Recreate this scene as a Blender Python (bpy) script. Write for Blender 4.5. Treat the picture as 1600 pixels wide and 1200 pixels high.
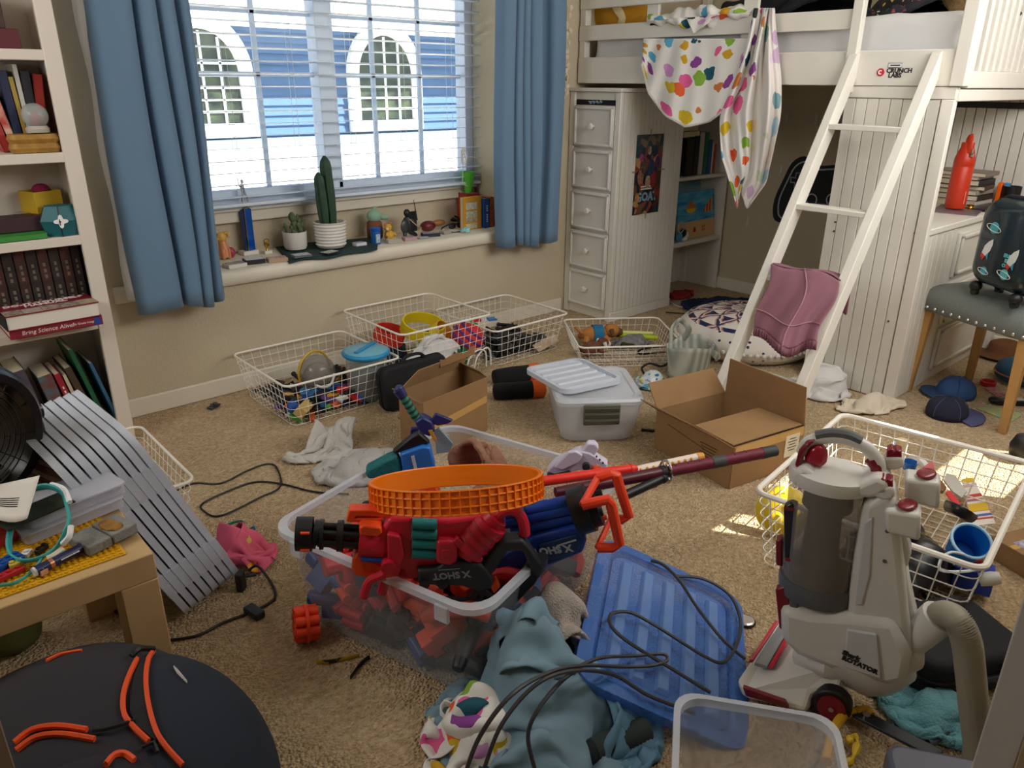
import bpy, math, random, numpy as np
from mathutils import Vector, Matrix
S = bpy.context.scene; COL = S.collection
for o in list(bpy.data.objects): bpy.data.objects.remove(o)
rnd = random.Random(7)
pi = math.pi
# ---------------- camera -------------------------------------------------
H = 1.38; FPX = 1190.5; TILT, YAW, ROLL = 0.37739636, 0.72680583, -0.00759582
def _cam():
 f = Vector((math.sin(YAW)*math.cos(TILT), math.cos(YAW)*math.cos(TILT), -math.sin(TILT)))
 r = Vector((math.cos(YAW), -math.sin(YAW), 0)); d = f.cross(r)
 c, s = math.cos(ROLL), math.sin(ROLL)
 return c*r+s*d, -s*r+c*d, f
CR, CD, CF = _cam()
cam = bpy.data.cameras.new('camera'); co = bpy.data.objects.new('camera', cam); COL.objects.link(co)
cam.sensor_width = 36; cam.lens = FPX/1600*36; cam.clip_start = .02
co.matrix_world = Matrix(((CR.x, -CD.x, -CF.x, 0), (CR.y, -CD.y, -CF.y, 0), (CR.z, -CD.z, -CF.z, H), (0, 0, 0, 1)))
S.camera = co
# ---------------- light --------------------------------------------------
w = bpy.data.worlds.new('World'); S.world = w; w.use_nodes = True
nt = w.node_tree; nt.nodes.clear()
wo = nt.nodes.new('ShaderNodeOutputWorld'); bg = nt.nodes.new('ShaderNodeBackground')
sk = nt.nodes.new('ShaderNodeTexSky'); sk.sky_type = 'HOSEK_WILKIE'; sk.sun_direction = (.43, -.55, .72); sk.turbidity = 3.0; sk.ground_albedo = .5
nt.links.new(sk.outputs[0], bg.inputs[0]); bg.inputs[1].default_value = 3.2
nt.links.new(bg.outputs[0], wo.inputs[0])
SUN_D = Vector((-.42, .66, -.84)).normalized()
sun = bpy.data.lights.new('sun', 'SUN'); sun.energy = 13; sun.angle = .009; sun.color = (1, .93, .82)
so = bpy.data.objects.new('sun', sun); COL.objects.link(so); so.rotation_euler = SUN_D.to_track_quat('-Z', 'Y').to_euler()
def area(name, loc, d, sx, sy, e, col):
 l = bpy.data.lights.new(name, 'AREA'); l.shape = 'RECTANGLE'; l.size = sx; l.size_y = sy; l.energy = e; l.color = col
 o = bpy.data.objects.new(name, l); COL.objects.link(o); o.location = loc
 o.rotation_euler = Vector(d).to_track_quat('-Z', 'Y').to_euler(); return o
# daylight through the window of the near wall, out of view; an added fill light stands at the windowless left wall
area('near_window_daylight', (2.75, .155, 1.75), (0, 1, -.25), 2.3, .9, 46, (1, .985, .97))
area('left_fill_light', (-.80, 2.2, 1.75), (1, .1, -.15), 1.0, .9, 15, (1, .99, .97))
S.view_settings.view_transform = 'Standard'; S.view_settings.look = 'None'; S.view_settings.gamma = 1
S.view_settings.exposure = 0.47
try: S.view_settings.use_curve_mapping = False
except Exception: pass
# ---------------- helpers ------------------------------------------------
def ray(px, py): return ((px-800)/FPX)*CR + ((py-600)/FPX)*CD + CF
def F(px, py, z=0.):                     # point of the sight line on a horizontal plane
 d = ray(px, py); t = (z-H)/d.z; return Vector((d.x*t, d.y*t, z))
def PY(px, py, Y):
 d = ray(px, py); t = Y/d.y; return Vector((d.x*t, Y, H+d.z*t))
def PX(px, py, X):
 d = ray(px, py); t = X/d.x; return Vector((X, d.y*t, H+d.z*t))
def lin(h):
 h = h.lstrip('#'); c = [int(h[i:i+2], 16)/255 for i in (0, 2, 4)]
 return tuple((x/12.92 if x <= .04045 else ((x+.055)/1.055)**2.4) for x in c)+(1,)
MATS = {}
def mat(name, col='#808080', rough=.55, metal=0, clear=None, noise=None, bump=None, col2=None, trans=None, spec=None, sheen=0, emit=None):
 """clear = share of light that passes straight through (thin plastic); noise=(scale, amount) towards col2; bump=(scale,strength)"""
 if name in MATS: return MATS[name]
 m = bpy.data.materials.new(name); m.use_nodes = True; n = m.node_tree.nodes; L = m.node_tree.links
 b = n['Principled BSDF']; b.inputs['Base Color'].default_value = lin(col); b.inputs['Roughness'].default_value = rough; b.inputs['Metallic'].default_value = metal
 if spec is not None: b.inputs['Specular IOR Level'].default_value = spec
 if sheen: b.inputs['Sheen Weight'].default_value = sheen
 if trans: b.inputs['Transmission Weight'].default_value = trans
 if emit: b.inputs['Emission Color'].default_value = lin(col); b.inputs['Emission Strength'].default_value = emit
 if noise or bump: tc = n.new('ShaderNodeTexCoord')
 if noise:
  t = n.new('ShaderNodeTexNoise'); t.inputs['Scale'].default_value = noise[0]; t.inputs['Detail'].default_value = 4
  L.new(tc.outputs['Object'], t.inputs['Vector'])
  r = n.new('ShaderNodeValToRGB'); r.color_ramp.elements[0].position = .5-noise[1]/2-.02; r.color_ramp.elements[1].position = .5+noise[1]/2+.02
  r.color_ramp.elements[0].color = lin(col); r.color_ramp.elements[1].color = lin(col2 or col)
  L.new(t.outputs[0], r.inputs[0]); L.new(r.outputs[0], b.inputs['Base Color'])
 if bump:
  t2 = n.new('ShaderNodeTexNoise'); t2.inputs['Scale'].default_value = bump[0]; t2.inputs['Detail'].default_value = 3
  L.new(tc.outputs['Object'], t2.inputs['Vector'])
  bp = n.new('ShaderNodeBump'); bp.inputs['Strength'].default_value = bump[1]; bp.inputs['Distance'].default_value = .01
  L.new(t2.outputs[0], bp.inputs['Height']); L.new(bp.outputs[0], b.inputs['Normal'])
 if clear is not None:
  tr = n.new('ShaderNodeBsdfTransparent'); mx = n.new('ShaderNodeMixShader'); out = n['Material Output']
  tr.inputs[0].default_value = tuple(.75+.25*c for c in lin(col)[:3])+(1,)
  mx.inputs[0].default_value = clear; L.new(b.outputs[0], mx.inputs[1]); L.new(tr.outputs[0], mx.inputs[2]); L.new(mx.outputs[0], out.inputs[0])
 MATS[name] = m; return m
def cellmat(name, base, cols, scale=8, size=.33, rough=.8, warp=.12, stretch=(1, 1, 1), bump=None, coord='UV', keep=.8):
 """cloth print: random coloured blots, one per cell"""
 if name in MATS: return MATS[name]
 m = bpy.data.materials.new(name); m.use_nodes = True; n = m.node_tree.nodes; L = m.node_tree.links; b = n['Principled BSDF']; b.inputs['Roughness'].default_value = rough
 tc = n.new('ShaderNodeTexCoord'); mp = n.new('ShaderNodeMapping'); mp.inputs['Scale'].default_value = stretch; L.new(tc.outputs[coord], mp.inputs[0])
 nz = n.new('ShaderNodeTexNoise'); nz.inputs['Scale'].default_value = scale*1.6; L.new(mp.outputs[0], nz.inputs['Vector'])
 mv = n.new('ShaderNodeVectorMath'); mv.operation = 'MULTIPLY_ADD'; mv.inputs[1].default_value = (warp,)*3; L.new(nz.outputs['Color'], mv.inputs[0]); L.new(mp.outputs[0], mv.inputs[2])
 v = n.new('ShaderNodeTexVoronoi'); v.inputs['Scale'].default_value = scale; v.inputs['Randomness'].default_value = .75; L.new(mv.outputs[0], v.inputs['Vector'])
 sp = n.new('ShaderNodeSeparateColor'); L.new(v.outputs['Color'], sp.inputs[0])
 r = n.new('ShaderNodeValToRGB'); r.color_ramp.interpolation = 'CONSTANT'
 el = r.color_ramp.elements
 while len(el) < len(cols): el.new(.5)
 for i, c in enumerate(cols): el[i].position = i/len(cols); el[i].color = lin(c)
 L.new(sp.outputs[0], r.inputs[0])
 lt = n.new('ShaderNodeMath'); lt.operation = 'LESS_THAN'; lt.inputs[1].default_value = size; L.new(v.outputs['Distance'], lt.inputs[0])
 l2 = n.new('ShaderNodeMath'); l2.operation = 'LESS_THAN'; l2.inputs[1].default_value = keep; L.new(sp.outputs[1], l2.inputs[0])
 mm = n.new('ShaderNodeMath'); mm.operation = 'MULTIPLY'; L.new(lt.outputs[0], mm.inputs[0]); L.new(l2.outputs[0], mm.inputs[1])
 mx = n.new('ShaderNodeMix'); mx.data_type = 'RGBA'; mx.inputs[6].default_value = lin(base); L.new(mm.outputs[0], mx.inputs[0]); L.new(r.outputs[0], mx.inputs[7])
 L.new(mx.outputs[2], b.inputs['Base Color']); MATS[name] = m; return m
def rotz(a): return Matrix.Rotation(a, 4, 'Z')
def frame(o, x=None, y=None, z=None):
 """matrix with origin o; two axes given, third completed"""
 if z is None: x = Vector(x).normalized(); y = Vector(y); y = (y-x*y.dot(x)).normalized(); z = x.cross(y)
 elif y is None: z = Vector(z).normalized(); x = Vector(x); x = (x-z*x.dot(z)).normalized(); y = z.cross(x)
 else: z = Vector(z).normalized(); y = Vector(y); y = (y-z*y.dot(z)).normalized(); x = y.cross(z)
 return Matrix(((x.x, y.x, z.x, o[0]), (x.y, y.y, z.y, o[1]), (x.z, y.z, z.z, o[2]), (0, 0, 0, 1)))
MW = {}
def T(name, label, cat, loc=(0, 0, 0), rz=0, group=None, m=None, kind=None):
 o = bpy.data.objects.new(name, None); COL.objects.link(o)
 m = m if m is not None else Matrix.Translation(Vector(loc)) @ rotz(rz)
 o.matrix_world = m; o.empty_display_size = .05
 o['label'] = label
 if kind: o['kind'] = kind
 else: o['category'] = cat
 if group: o['group'] = group
 MW[o.name] = m.copy(); return o
def tag(o, label, cat, group=None):
 o['label'] = label; o['category'] = cat
 if group: o['group'] = group
 return o
def struct(o, label=None):
 o['kind'] = 'structure'
 if label: o['label'] = label
 return o
class G:
 def __init__(s): s.v = []; s.f = []; s.uv = None; s.fm = []; s.cm = 0
 def add(s, vs, fs, m=None):
  k = len(s.v); s.v += [tuple(m @ Vector(p)) if m is not None else tuple(p) for p in vs]
  s.f += [tuple(i+k for i in f) for f in fs]; return s
 def box(s, c, d, m=None, r=None):
  x, y, z = [q/2 for q in d]
  vs = [(c[0]+a*x, c[1]+b*y, c[2]+e*z) for e in (-1, 1) for a, b in ((-1, -1), (1, -1), (1, 1), (-1, 1))]
  if r is not None:
   R = r.to_3x3(); vs = [tuple(R @ (Vector(p)-Vector(c))+Vector(c)) for p in vs]
  return s.add(vs, [(3, 2, 1, 0), (4, 5, 6, 7), (0, 1, 5, 4), (1, 2, 6, 5), (2, 3, 7, 6), (3, 0, 4, 7)], m)
 def bx(s, x0, x1, y0, y1, z0, z1, m=None): return s.box(((x0+x1)/2, (y0+y1)/2, (z0+z1)/2), (abs(x1-x0), abs(y1-y0), abs(z1-z0)), m)
 def ring(s, rings, closed=True, cap=True, loop=False, m=None):
  n = len(rings[0]); vs = [p for r in rings for p in r]; fs = []
  R = len(rings)
  for i in range(R if loop else R-1):
   a = i*n; b = ((i+1) % R)*n
   for j in range(n if closed else n-1):
    k = (j+1) % n; fs.append((a+j, a+k, b+k, b+j))
  if cap and not loop and closed: fs.append(tuple(range(n-1, -1, -1))); fs.append(tuple((R-1)*n+j for j in range(n)))
  return s.add(vs, fs, m)
 def tube(s, pts, r, n=6, loop=False, m=None, flat=None, cap=True):
  pts = [Vector(p) for p in pts]; N = len(pts); rs = r if isinstance(r, (list, tuple)) else [r]*N
  tan = []
  for i in range(N):
   a = pts[(i-1) % N] if (loop or i > 0) else pts[i]; b = pts[(i+1) % N] if (loop or i < N-1) else pts[i]
   t = (b-a); tan.append(t.normalized() if t.length > 1e-9 else Vector((0, 0, 1)))
  u = tan[0].orthogonal().normalized()
  if flat is not None: u = Vector(flat[0]); u = (u-tan[0]*u.dot(tan[0])).normalized()
  rings = []
  for i in range(N):
   u = u-tan[i]*u.dot(tan[i]); u.normalize(); v = tan[i].cross(u)
   k = flat[1] if flat else 1
   rings.append([pts[i]+u*math.cos(a)*rs[i]+v*math.sin(a)*rs[i]*k for a in [2*pi*j/n for j in range(n)]])
  return s.ring(rings, loop=loop, m=m, cap=cap)
 def cyl(s, a, b, r, r2=None, n=16, m=None): return s.tube([a, b], [r, r if r2 is None else r2], n, m=m)
 def lathe(s, prof, n=24, m=None, c=(0, 0, 0), cap=True):
  return s.ring([[(c[0]+r*math.cos(2*pi*j/n), c[1]+r*math.sin(2*pi*j/n), c[2]+z) for j in range(n)] for r, z in prof], m=m, cap=cap)
 def ell(s, c, r, n=14, m=None, e=1.0):
  rings = []
  sg = lambda t: math.copysign(abs(t)**e, t)
  for i in range(1, n//2+3):
   a = -pi/2+pi*i/(n//2+3)
   rings.append([(c[0]+r[0]*sg(math.cos(a))*sg(math.cos(2*pi*j/n)), c[1]+r[1]*sg(math.cos(a))*sg(math.sin(2*pi*j/n)), c[2]+r[2]*sg(math.sin(a))) for j in range(n)])
  return s.ring(rings, m=m)
 def prism(s, poly, z0, z1, m=None): return s.ring([[(x, y, z) for x, y in poly] for z in (z0, z1)], m=m)
 def grid(s, fn, nu, nv, uv=True, cu=False):
  k = len(s.v)
  vs = [tuple(fn(i/(nu if cu else nu-1), j/(nv-1))) for i in range(nu) for j in range(nv)]
  fs = []
  for i in range(nu if cu else nu-1):
   for j in range(nv-1): a = i*nv+j; b = ((i+1) % nu)*nv+j; fs.append((a, b, b+1, a+1))
  if uv: s.uv = (s.uv or [(0, 0)]*k)+[(i/(nu-1), j/(nv-1)) for i in range(nu) for j in range(nv)]
  return s.add(vs, fs)
 def build(s, name, material, parent=None, world=False, bevel=None, subd=0, solid=None, smooth=.6, label=None, flip=False, seg=2):
  vs = [Vector(p) for p in s.v]; loc = Vector((0, 0, 0))
  if parent is not None and world:
   im = MW[parent.name].inverted(); vs = [im @ p for p in vs]
  if parent is None:
   a = np.array(s.v); lo = a.min(0); hi = a.max(0); loc = Vector(((lo[0]+hi[0])/2, (lo[1]+hi[1])/2, lo[2])); vs = [p-loc for p in vs]
  me = bpy.data.meshes.new(name); me.from_pydata([tuple(p) for p in vs], [], s.f); me.update()
  if s.uv and len(s.uv) == len(s.v):
   ul = me.uv_layers.new(name='UVMap'); li = np.empty(len(me.loops), dtype=np.int32); me.loops.foreach_get('vertex_index', li)
   ul.data.foreach_set('uv', np.array(s.uv, dtype=np.float32)[li].ravel())
  if smooth:
   me.polygons.foreach_set('use_smooth', [True]*len(me.polygons)); me.set_sharp_from_angle(angle=smooth)
  for mt in (material if isinstance(material, (list, tuple)) else [material]): me.materials.append(mt)
  o = bpy.data.objects.new(name, me); COL.objects.link(o); o.location = loc
  if parent is not None: o.parent = parent; MW[o.name] = MW[parent.name].copy()
  else: MW[o.name] = Matrix.Translation(loc)
  if solid: md = o.modifiers.new('solid', 'SOLIDIFY'); md.thickness = solid; md.offset = 0
  if bevel: md = o.modifiers.new('bevel', 'BEVEL'); md.width = bevel; md.segments = seg; md.limit_method = 'ANGLE'; md.angle_limit = .6
  if subd: md = o.modifiers.new('sub', 'SUBSURF'); md.levels = subd; md.render_levels = subd
  if label: o['label'] = label
  return o
def box(name, material, c, d, parent=None, bevel=.003, m=None, world=False, r=None, **k):
 return G().box(c, d, m, r).build(name, material, parent, world, bevel=bevel, **k)
def inst(o, parent, m, name=None):
 """copy of a part sharing its mesh"""
 c = o.copy(); COL.objects.link(c); c.parent = parent
 c.matrix_local = m; MW[c.name] = MW[parent.name].copy() if parent else m.copy(); return c
def copytree(o, m, label=None):
 c = o.copy(); COL.objects.link(c); c.matrix_world = m; MW[c.name] = m.copy()
 if label: c['label'] = label
 for ch in list(o.children):
  d = ch.copy(); COL.objects.link(d); d.parent = c
  for g in list(ch.children): e = g.copy(); COL.objects.link(e); e.parent = d
 return c
def rrect(w, h, r, n=4, cx=0, cy=0):
 p = []
 for (sx, sy, a0) in ((1, 1, 0), (-1, 1, pi/2), (-1, -1, pi), (1, -1, 1.5*pi)):
  for i in range(n+1): a = a0+pi/2*i/n; p.append((cx+sx*(w/2-r)+r*math.cos(a), cy+sy*(h/2-r)+r*math.sin(a)))
 return p
def text(body, size, material, parent, m, name='lettering', ext=.0006, align='CENTER', shear=0, bold=0, world=False):
 cu = bpy.data.curves.new(name, 'FONT'); cu.body = body; cu.size = size; cu.extrude = ext; cu.align_x = align; cu.align_y = 'CENTER'; cu.shear = shear; cu.offset = bold; cu.resolution_u = 2
 t = bpy.data.objects.new(name, cu); COL.objects.link(t); dg = bpy.context.evaluated_depsgraph_get()
 me = bpy.data.meshes.new_from_object(t.evaluated_get(dg)); bpy.data.objects.remove(t)
 if world: m = MW[parent.name].inverted() @ m
 me.transform(m); me.materials.clear(); me.materials.append(material)
 o = bpy.data.objects.new(name, me); COL.objects.link(o); o.parent = parent; MW[o.name] = MW[parent.name].copy(); return o
def spline(pts, n=8, loop=False):
 P = [Vector(p) for p in pts]; out = []; N = len(P)
 g = lambda i: P[i % N] if loop else P[min(max(i, 0), N-1)]
 for i in range(N if loop else N-1):
  a, b, c, d = g(i-1), g(i), g(i+1), g(i+2)
  for k in range(n):
   t = k/n; out.append(.5*((2*b)+(c-a)*t+(2*a-5*b+4*c-d)*t*t+(3*b-a-3*c+d)*t**3))
 if not loop: out.append(P[-1])
 return out
def cord(name, pts, r, material, label, cat='cord', loop=False):
 return tag(G().tube(spline(pts, 8, loop), r, 6, loop).build(name, material), label, cat)
# ---- cloth: a small mass-and-spring sheet that settles on the floor and on lumps ----
def settle(P, w, h, steps=90, lumps=(), floor=.004, pin=None, iters=6, g=.0018, bend=.25, boxes=(), confine=None):
 P = np.array(P, float); nu, nv = P.shape[:2]; V = np.zeros_like(P); du = w/(nu-1); dv = h/(nv-1)
 def con(a, b, L, k):
  d = b-a; l = np.sqrt((d*d).sum(-1, keepdims=True))+1e-9; c = d*((l-L)/l)*(.5*k); return c
 for st in range(steps):
  V *= .93; V[..., 2] -= g; Q = P.copy(); P += V
  for it in range(iters):
   for s0 in (0, 1):
    a = P[s0:nu-1:2]; b = P[s0+1:nu:2]; c = con(a[:len(b)], b, du, 1); P[s0:nu-1:2][:len(b)] += c; P[s0+1:nu:2] -= c
    a = P[:, s0:nv-1:2]; b = P[:, s0+1:nv:2]; c = con(a[:, :b.shape[1]], b, dv, 1); P[:, s0:nv-1:2][:, :b.shape[1]] += c; P[:, s0+1:nv:2] -= c
   for s0 in range(4):
    a = P[s0:nu-2:4]; b = P[s0+2:nu:4]; k_ = min(len(a), len(b)); c = con(a[:k_], b[:k_], 2*du, bend); P[s0:nu-2:4][:k_] += c; P[s0+2:nu:4][:k_] -= c
    a = P[:, s0:nv-2:4]; b = P[:, s0+2:nv:4]; k_ = min(a.shape[1], b.shape[1]); c = con(a[:, :k_], b[:, :k_], 2*dv, bend); P[:, s0:nv-2:4][:, :k_] += c; P[:, s0+2:nv:4][:, :k_] -= c
   c = con(P[:-1, :-1], P[1:, 1:], math.hypot(du, dv), .3); P[:-1, :-1] += c; P[1:, 1:] -= c
   c = con(P[1:, :-1], P[:-1, 1:], math.hypot(du, dv), .3); P[1:, :-1] += c; P[:-1, 1:] -= c
   if it == 0: hitm = np.zeros(P.shape[:2]+(1,), bool)
   for (cx, cy, cz, rx, ry, rz) in lumps:
    q = (P-np.array((cx, cy, cz)))/np.array((rx, ry, rz)); l = np.sqrt((q*q).sum(-1, keepdims=True))+1e-9
    ins = l < 1; hitm |= ins; P = np.where(ins, np.array((cx, cy, cz))+q/l*np.array((rx, ry, rz)), P)
   for (x0, x1, y0, y1, zt) in boxes:
    ins = (P[..., 0] > x0) & (P[..., 0] < x1) & (P[..., 1] > y0) & (P[..., 1] < y1) & (P[..., 2] < zt) & (P[..., 2] > zt-.12)
    P[..., 2] = np.where(ins, zt, P[..., 2])
   if confine:
    cx, cy, rz_, ax, ay = confine; ca, sa = math.cos(rz_), math.sin(rz_); dx = P[..., 0]-cx; dy = P[..., 1]-cy; lx = dx*ca+dy*sa; ly = -dx*sa+dy*ca
    l = np.sqrt((lx/ax)**2+(ly/ay)**2); f_ = np.where(l > 1, 1/np.maximum(l, 1e-6), 1.); lx = lx*f_; ly = ly*f_; P[..., 0] = cx+lx*ca-ly*sa; P[..., 1] = cy+lx*sa+ly*ca
   P[..., 2] = np.maximum(P[..., 2], floor)
   if pin is not None: P[pin[0]] = pin[1]
  V = (P-Q)*np.where(hitm, .12, 1.); V[..., :2] *= np.where(P[..., 2:3] < floor+.004, .4, 1.)
 return P
def sheet(P, name, material, parent=None, thick=.006, subd=1, uvs=1.0):
 nu, nv = P.shape[:2]; g = G()
 g.grid(lambda u, v: P[round(u*(nu-1)), round(v*(nv-1))], nu, nv)
 if uvs != 1.0: g.uv = [(a*uvs, b*uvs) for a, b in g.uv]
 return g.build(name, material, parent, world=True, solid=thick, subd=subd, smooth=3.2)
def crumple(name, material, label, cat, c, w, h, rz=0, shrink=(.6, .6), seed=1, n=34, lumps=(), z0=.1, steps=90, amp=.05, thick=.006, group=None, boxes=(), bend=.12, floor=.006, uvs=1.0, conf=1.12, fold=.012):
 r = np.random.RandomState(seed); nu = n; nv = max(8, int(n*h/w))
 u, v = np.meshgrid(np.linspace(-.5, .5, nu), np.linspace(-.5, .5, nv), indexing='ij')
 z = np.zeros_like(u)
 X = u*w*shrink[0]; Y = v*h*shrink[1]
 for k in range(9):
  a = r.uniform(0, 2*pi); fr = r.uniform(4, 16); ph = r.uniform(0, 6.3); z += np.sin((u*math.cos(a)+v*math.sin(a))*fr+ph)*amp*(5/fr)
  X += np.sin(v*fr+ph*2)*amp*.6*(4/fr); Y += np.sin(u*fr+ph*3)*amp*.6*(4/fr)
 for k in range(14):
  a = r.uniform(0, 2*pi); fr = r.uniform(18, 46); ph = r.uniform(0, 6.3); z += np.sin((u*math.cos(a)+v*math.sin(a))*fr+ph)*amp*.22
 ca, sa = math.cos(rz), math.sin(rz)
 P = np.stack([c[0]+X*ca-Y*sa, c[1]+X*sa+Y*ca, c[2]+z0+z-z.min()], -1)
 P = settle(P, w, h, steps, lumps, floor, boxes=boxes, bend=bend, confine=(c[0], c[1], rz, w*shrink[0]*.5*conf, h*shrink[1]*.5*conf) if conf else None)
 U = u*w; W = v*h; wp = .9*np.sin(U*9+seed)+.9*np.sin(W*11+2*seed)+.6*np.sin((U+W)*17+seed*3); rd = np.zeros_like(U)
 for k in range(4):
  a = r.uniform(0, pi); f_ = r.uniform(14, 34)*(.5/max(w, .3))**.5; rd += (1-np.abs(np.sin(f_*(U*math.cos(a)+W*math.sin(a))+1.6*wp+k)))**2*(1.2 if k < 2 else .6)
 rd -= rd.mean(); N = np.cross(np.gradient(P, axis=0), np.gradient(P, axis=1)); N /= np.linalg.norm(N, axis=-1, keepdims=True)+1e-9; N *= np.where(N[..., 2:3] < 0, -1, 1)
 P = P+N*(rd*fold)[..., None]; P[..., 2] = np.maximum(P[..., 2], floor)
 o = sheet(P, name, material, None, thick, uvs=uvs); return tag(o, label, cat, group)

def scatter(n, lo, hi, dmin, seed, bias=None, iters=120):
 """n points in a box, pushed apart like settled pieces"""
 r = np.random.RandomState(seed); lo = np.array(lo); hi = np.array(hi); P = lo+(hi-lo)*r.rand(n, 3)
 if bias is not None: m = r.rand(n) < .65; c = (lo+hi)/2; d = ((P-c)[:, :2]*np.array(bias)).sum(1) < 0; f = m & d; P[f, :2] = (2*c-P[f])[:, :2]
 for _ in range(iters):
  D = P[:, None]-P[None]; l = np.sqrt((D*D).sum(-1))+1e-9+np.eye(n)*9; w = np.clip(dmin-l, 0, None)/l; P += (D*w[..., None]).sum(1)*.25; P[:, 2] -= .0006; P = np.clip(P, lo, hi)
 return P
# ================= materials =============================================
WALL = mat('wall_paint', '#ccbfa5', .85, noise=(3, .5), col2='#c4b79c', bump=(90, .35))
def carpetmat():
 m = mat('carpet', '#b0936b', .95); n = m.node_tree.nodes; L = m.node_tree.links; b = n['Principled BSDF']
 tc = n.new('ShaderNodeTexCoord'); mp = n.new('ShaderNodeMapping'); mp.inputs['Scale'].default_value = (1, 1.25, 1); mp.inputs['Rotation'].default_value = (0, 0, .5); L.new(tc.outputs['Object'], mp.inputs[0])
 a = n.new('ShaderNodeTexNoise'); a.inputs['Scale'].default_value = 75; a.inputs['Detail'].default_value = 3; L.new(mp.outputs[0], a.inputs['Vector'])
 c = n.new('ShaderNodeTexNoise'); c.inputs['Scale'].default_value = 3; L.new(tc.outputs['Object'], c.inputs['Vector'])
 v = n.new('ShaderNodeTexVoronoi'); v.inputs['Scale'].default_value = 130; L.new(mp.outputs[0], v.inputs['Vector'])
 r = n.new('ShaderNodeValToRGB'); r.color_ramp.elements[0].position = .3; r.color_ramp.elements[0].color = lin('#bf9f72'); r.color_ramp.elements[1].position = .7; r.color_ramp.elements[1].color = lin('#ebcfa4')
 L.new(a.outputs[0], r.inputs[0])
 mx = n.new('ShaderNodeMix'); mx.data_type = 'RGBA'; mx.blend_type = 'MULTIPLY'; mx.inputs[0].default_value = .22; L.new(r.outputs[0], mx.inputs[6]); L.new(c.outputs[0], mx.inputs[7])
 L.new(mx.outputs[2], b.inputs['Base Color'])
 ad = n.new('ShaderNodeMath'); ad.operation = 'SUBTRACT'; L.new(a.outputs[0], ad.inputs[0]); L.new(v.outputs['Distance'], ad.inputs[1])
 bp = n.new('ShaderNodeBump'); bp.inputs['Strength'].default_value = .9; bp.inputs['Distance'].default_value = .012; L.new(ad.outputs[0], bp.inputs['Height']); L.new(bp.outputs[0], b.inputs['Normal'])
 b.inputs['Sheen Weight'].default_value = .15; b.inputs['Specular IOR Level'].default_value = .1
 return m
CARPET = carpetmat()
WHITE = mat('white_paint', '#e6e2d8', .45, noise=(6, .6), col2='#e0dbd0')
TRIM = mat('trim_paint', '#e2dac8', .5)
SHELFW = mat('shelf_white', '#dfd5c8', .5)
WPL = mat('white_plastic', '#f2f2f0', .4)
WIRE = mat('white_wire', '#f4efe4', .4)
BLACK = mat('black_plastic', '#121214', .45)
BLACKM = mat('black_matte', '#17171b', .85)
CHROME = mat('chrome', '#d8d8d8', .18, 1)
GLASS = mat('window_glass', '#e8f2f8', .03, clear=.93)
BIRCH = mat('birch', '#c6a678', .5, noise=(9, .5), col2='#bd9c6c')
CARD = mat('cardboard', '#9c7a52', .85, noise=(14, .5), col2='#94714a')
CARDL = mat('cardboard_inside', '#967048', .9)
TAPE = mat('packing_tape', '#c99f5e', .25)
CLEAR = mat('clear_plastic', '#dfe4ea', .25, clear=.8)
CLEARM = mat('frosted_plastic', '#e6ebf3', .3, clear=.5)
CLEARB = mat('clear_box', '#dfe4ec', .2, clear=.66)
CLEARL = mat('frosted_lid', '#dfe5f0', .35, clear=.28)
RED = mat('red_plastic', '#d61f2c', .35); ORANGE = mat('orange_plastic', '#ff4a12', .4); ORANGEB = mat('orange_bright', '#ff8a14', .35, clear=.2)
BLUE = mat('blue_plastic', '#1454b8', .35); TEAL = mat('teal_plastic', '#1f8f92', .4); NAVY = mat('navy', '#161c38', .7)
# ================= the room ==============================================
YW = 3.386; XR = 4.72; XL = -.85; YN = .13; ZC = 2.52
struct(G().bx(-2, XR+.2, -1.6, YW+.4, -.06, 0).build('floor', CARPET, smooth=None), 'beige loop carpet')
g = G(); WX0, WX1, WZ1 = .88, 2.96, 2.32
g.bx(XL-.1, WX0, YW, YW+.33, 0, ZC); g.bx(WX1, XR+.1, YW, YW+.33, 0, ZC); g.bx(WX0, WX1, YW, YW+.33, 0, .512); g.bx(WX0, WX1, YW, YW+.33, WZ1, ZC)
g.bx(WX0, WX1, YW+.325, YW+.42, .5, .80); g.bx(WX0, WX1, YW+.325, YW+.42, WZ1, ZC)
struct(g.build('wall_back', WALL, smooth=None), 'beige window wall')
struct(G().bx(XR, XR+.1, YN-.1, YW+.3, 0, ZC).build('wall_right', WALL, smooth=None))
struct(G().bx(XL-.1, XL, -1.6, YW+.3, 0, ZC).build('wall_left', WALL, smooth=None))
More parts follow.
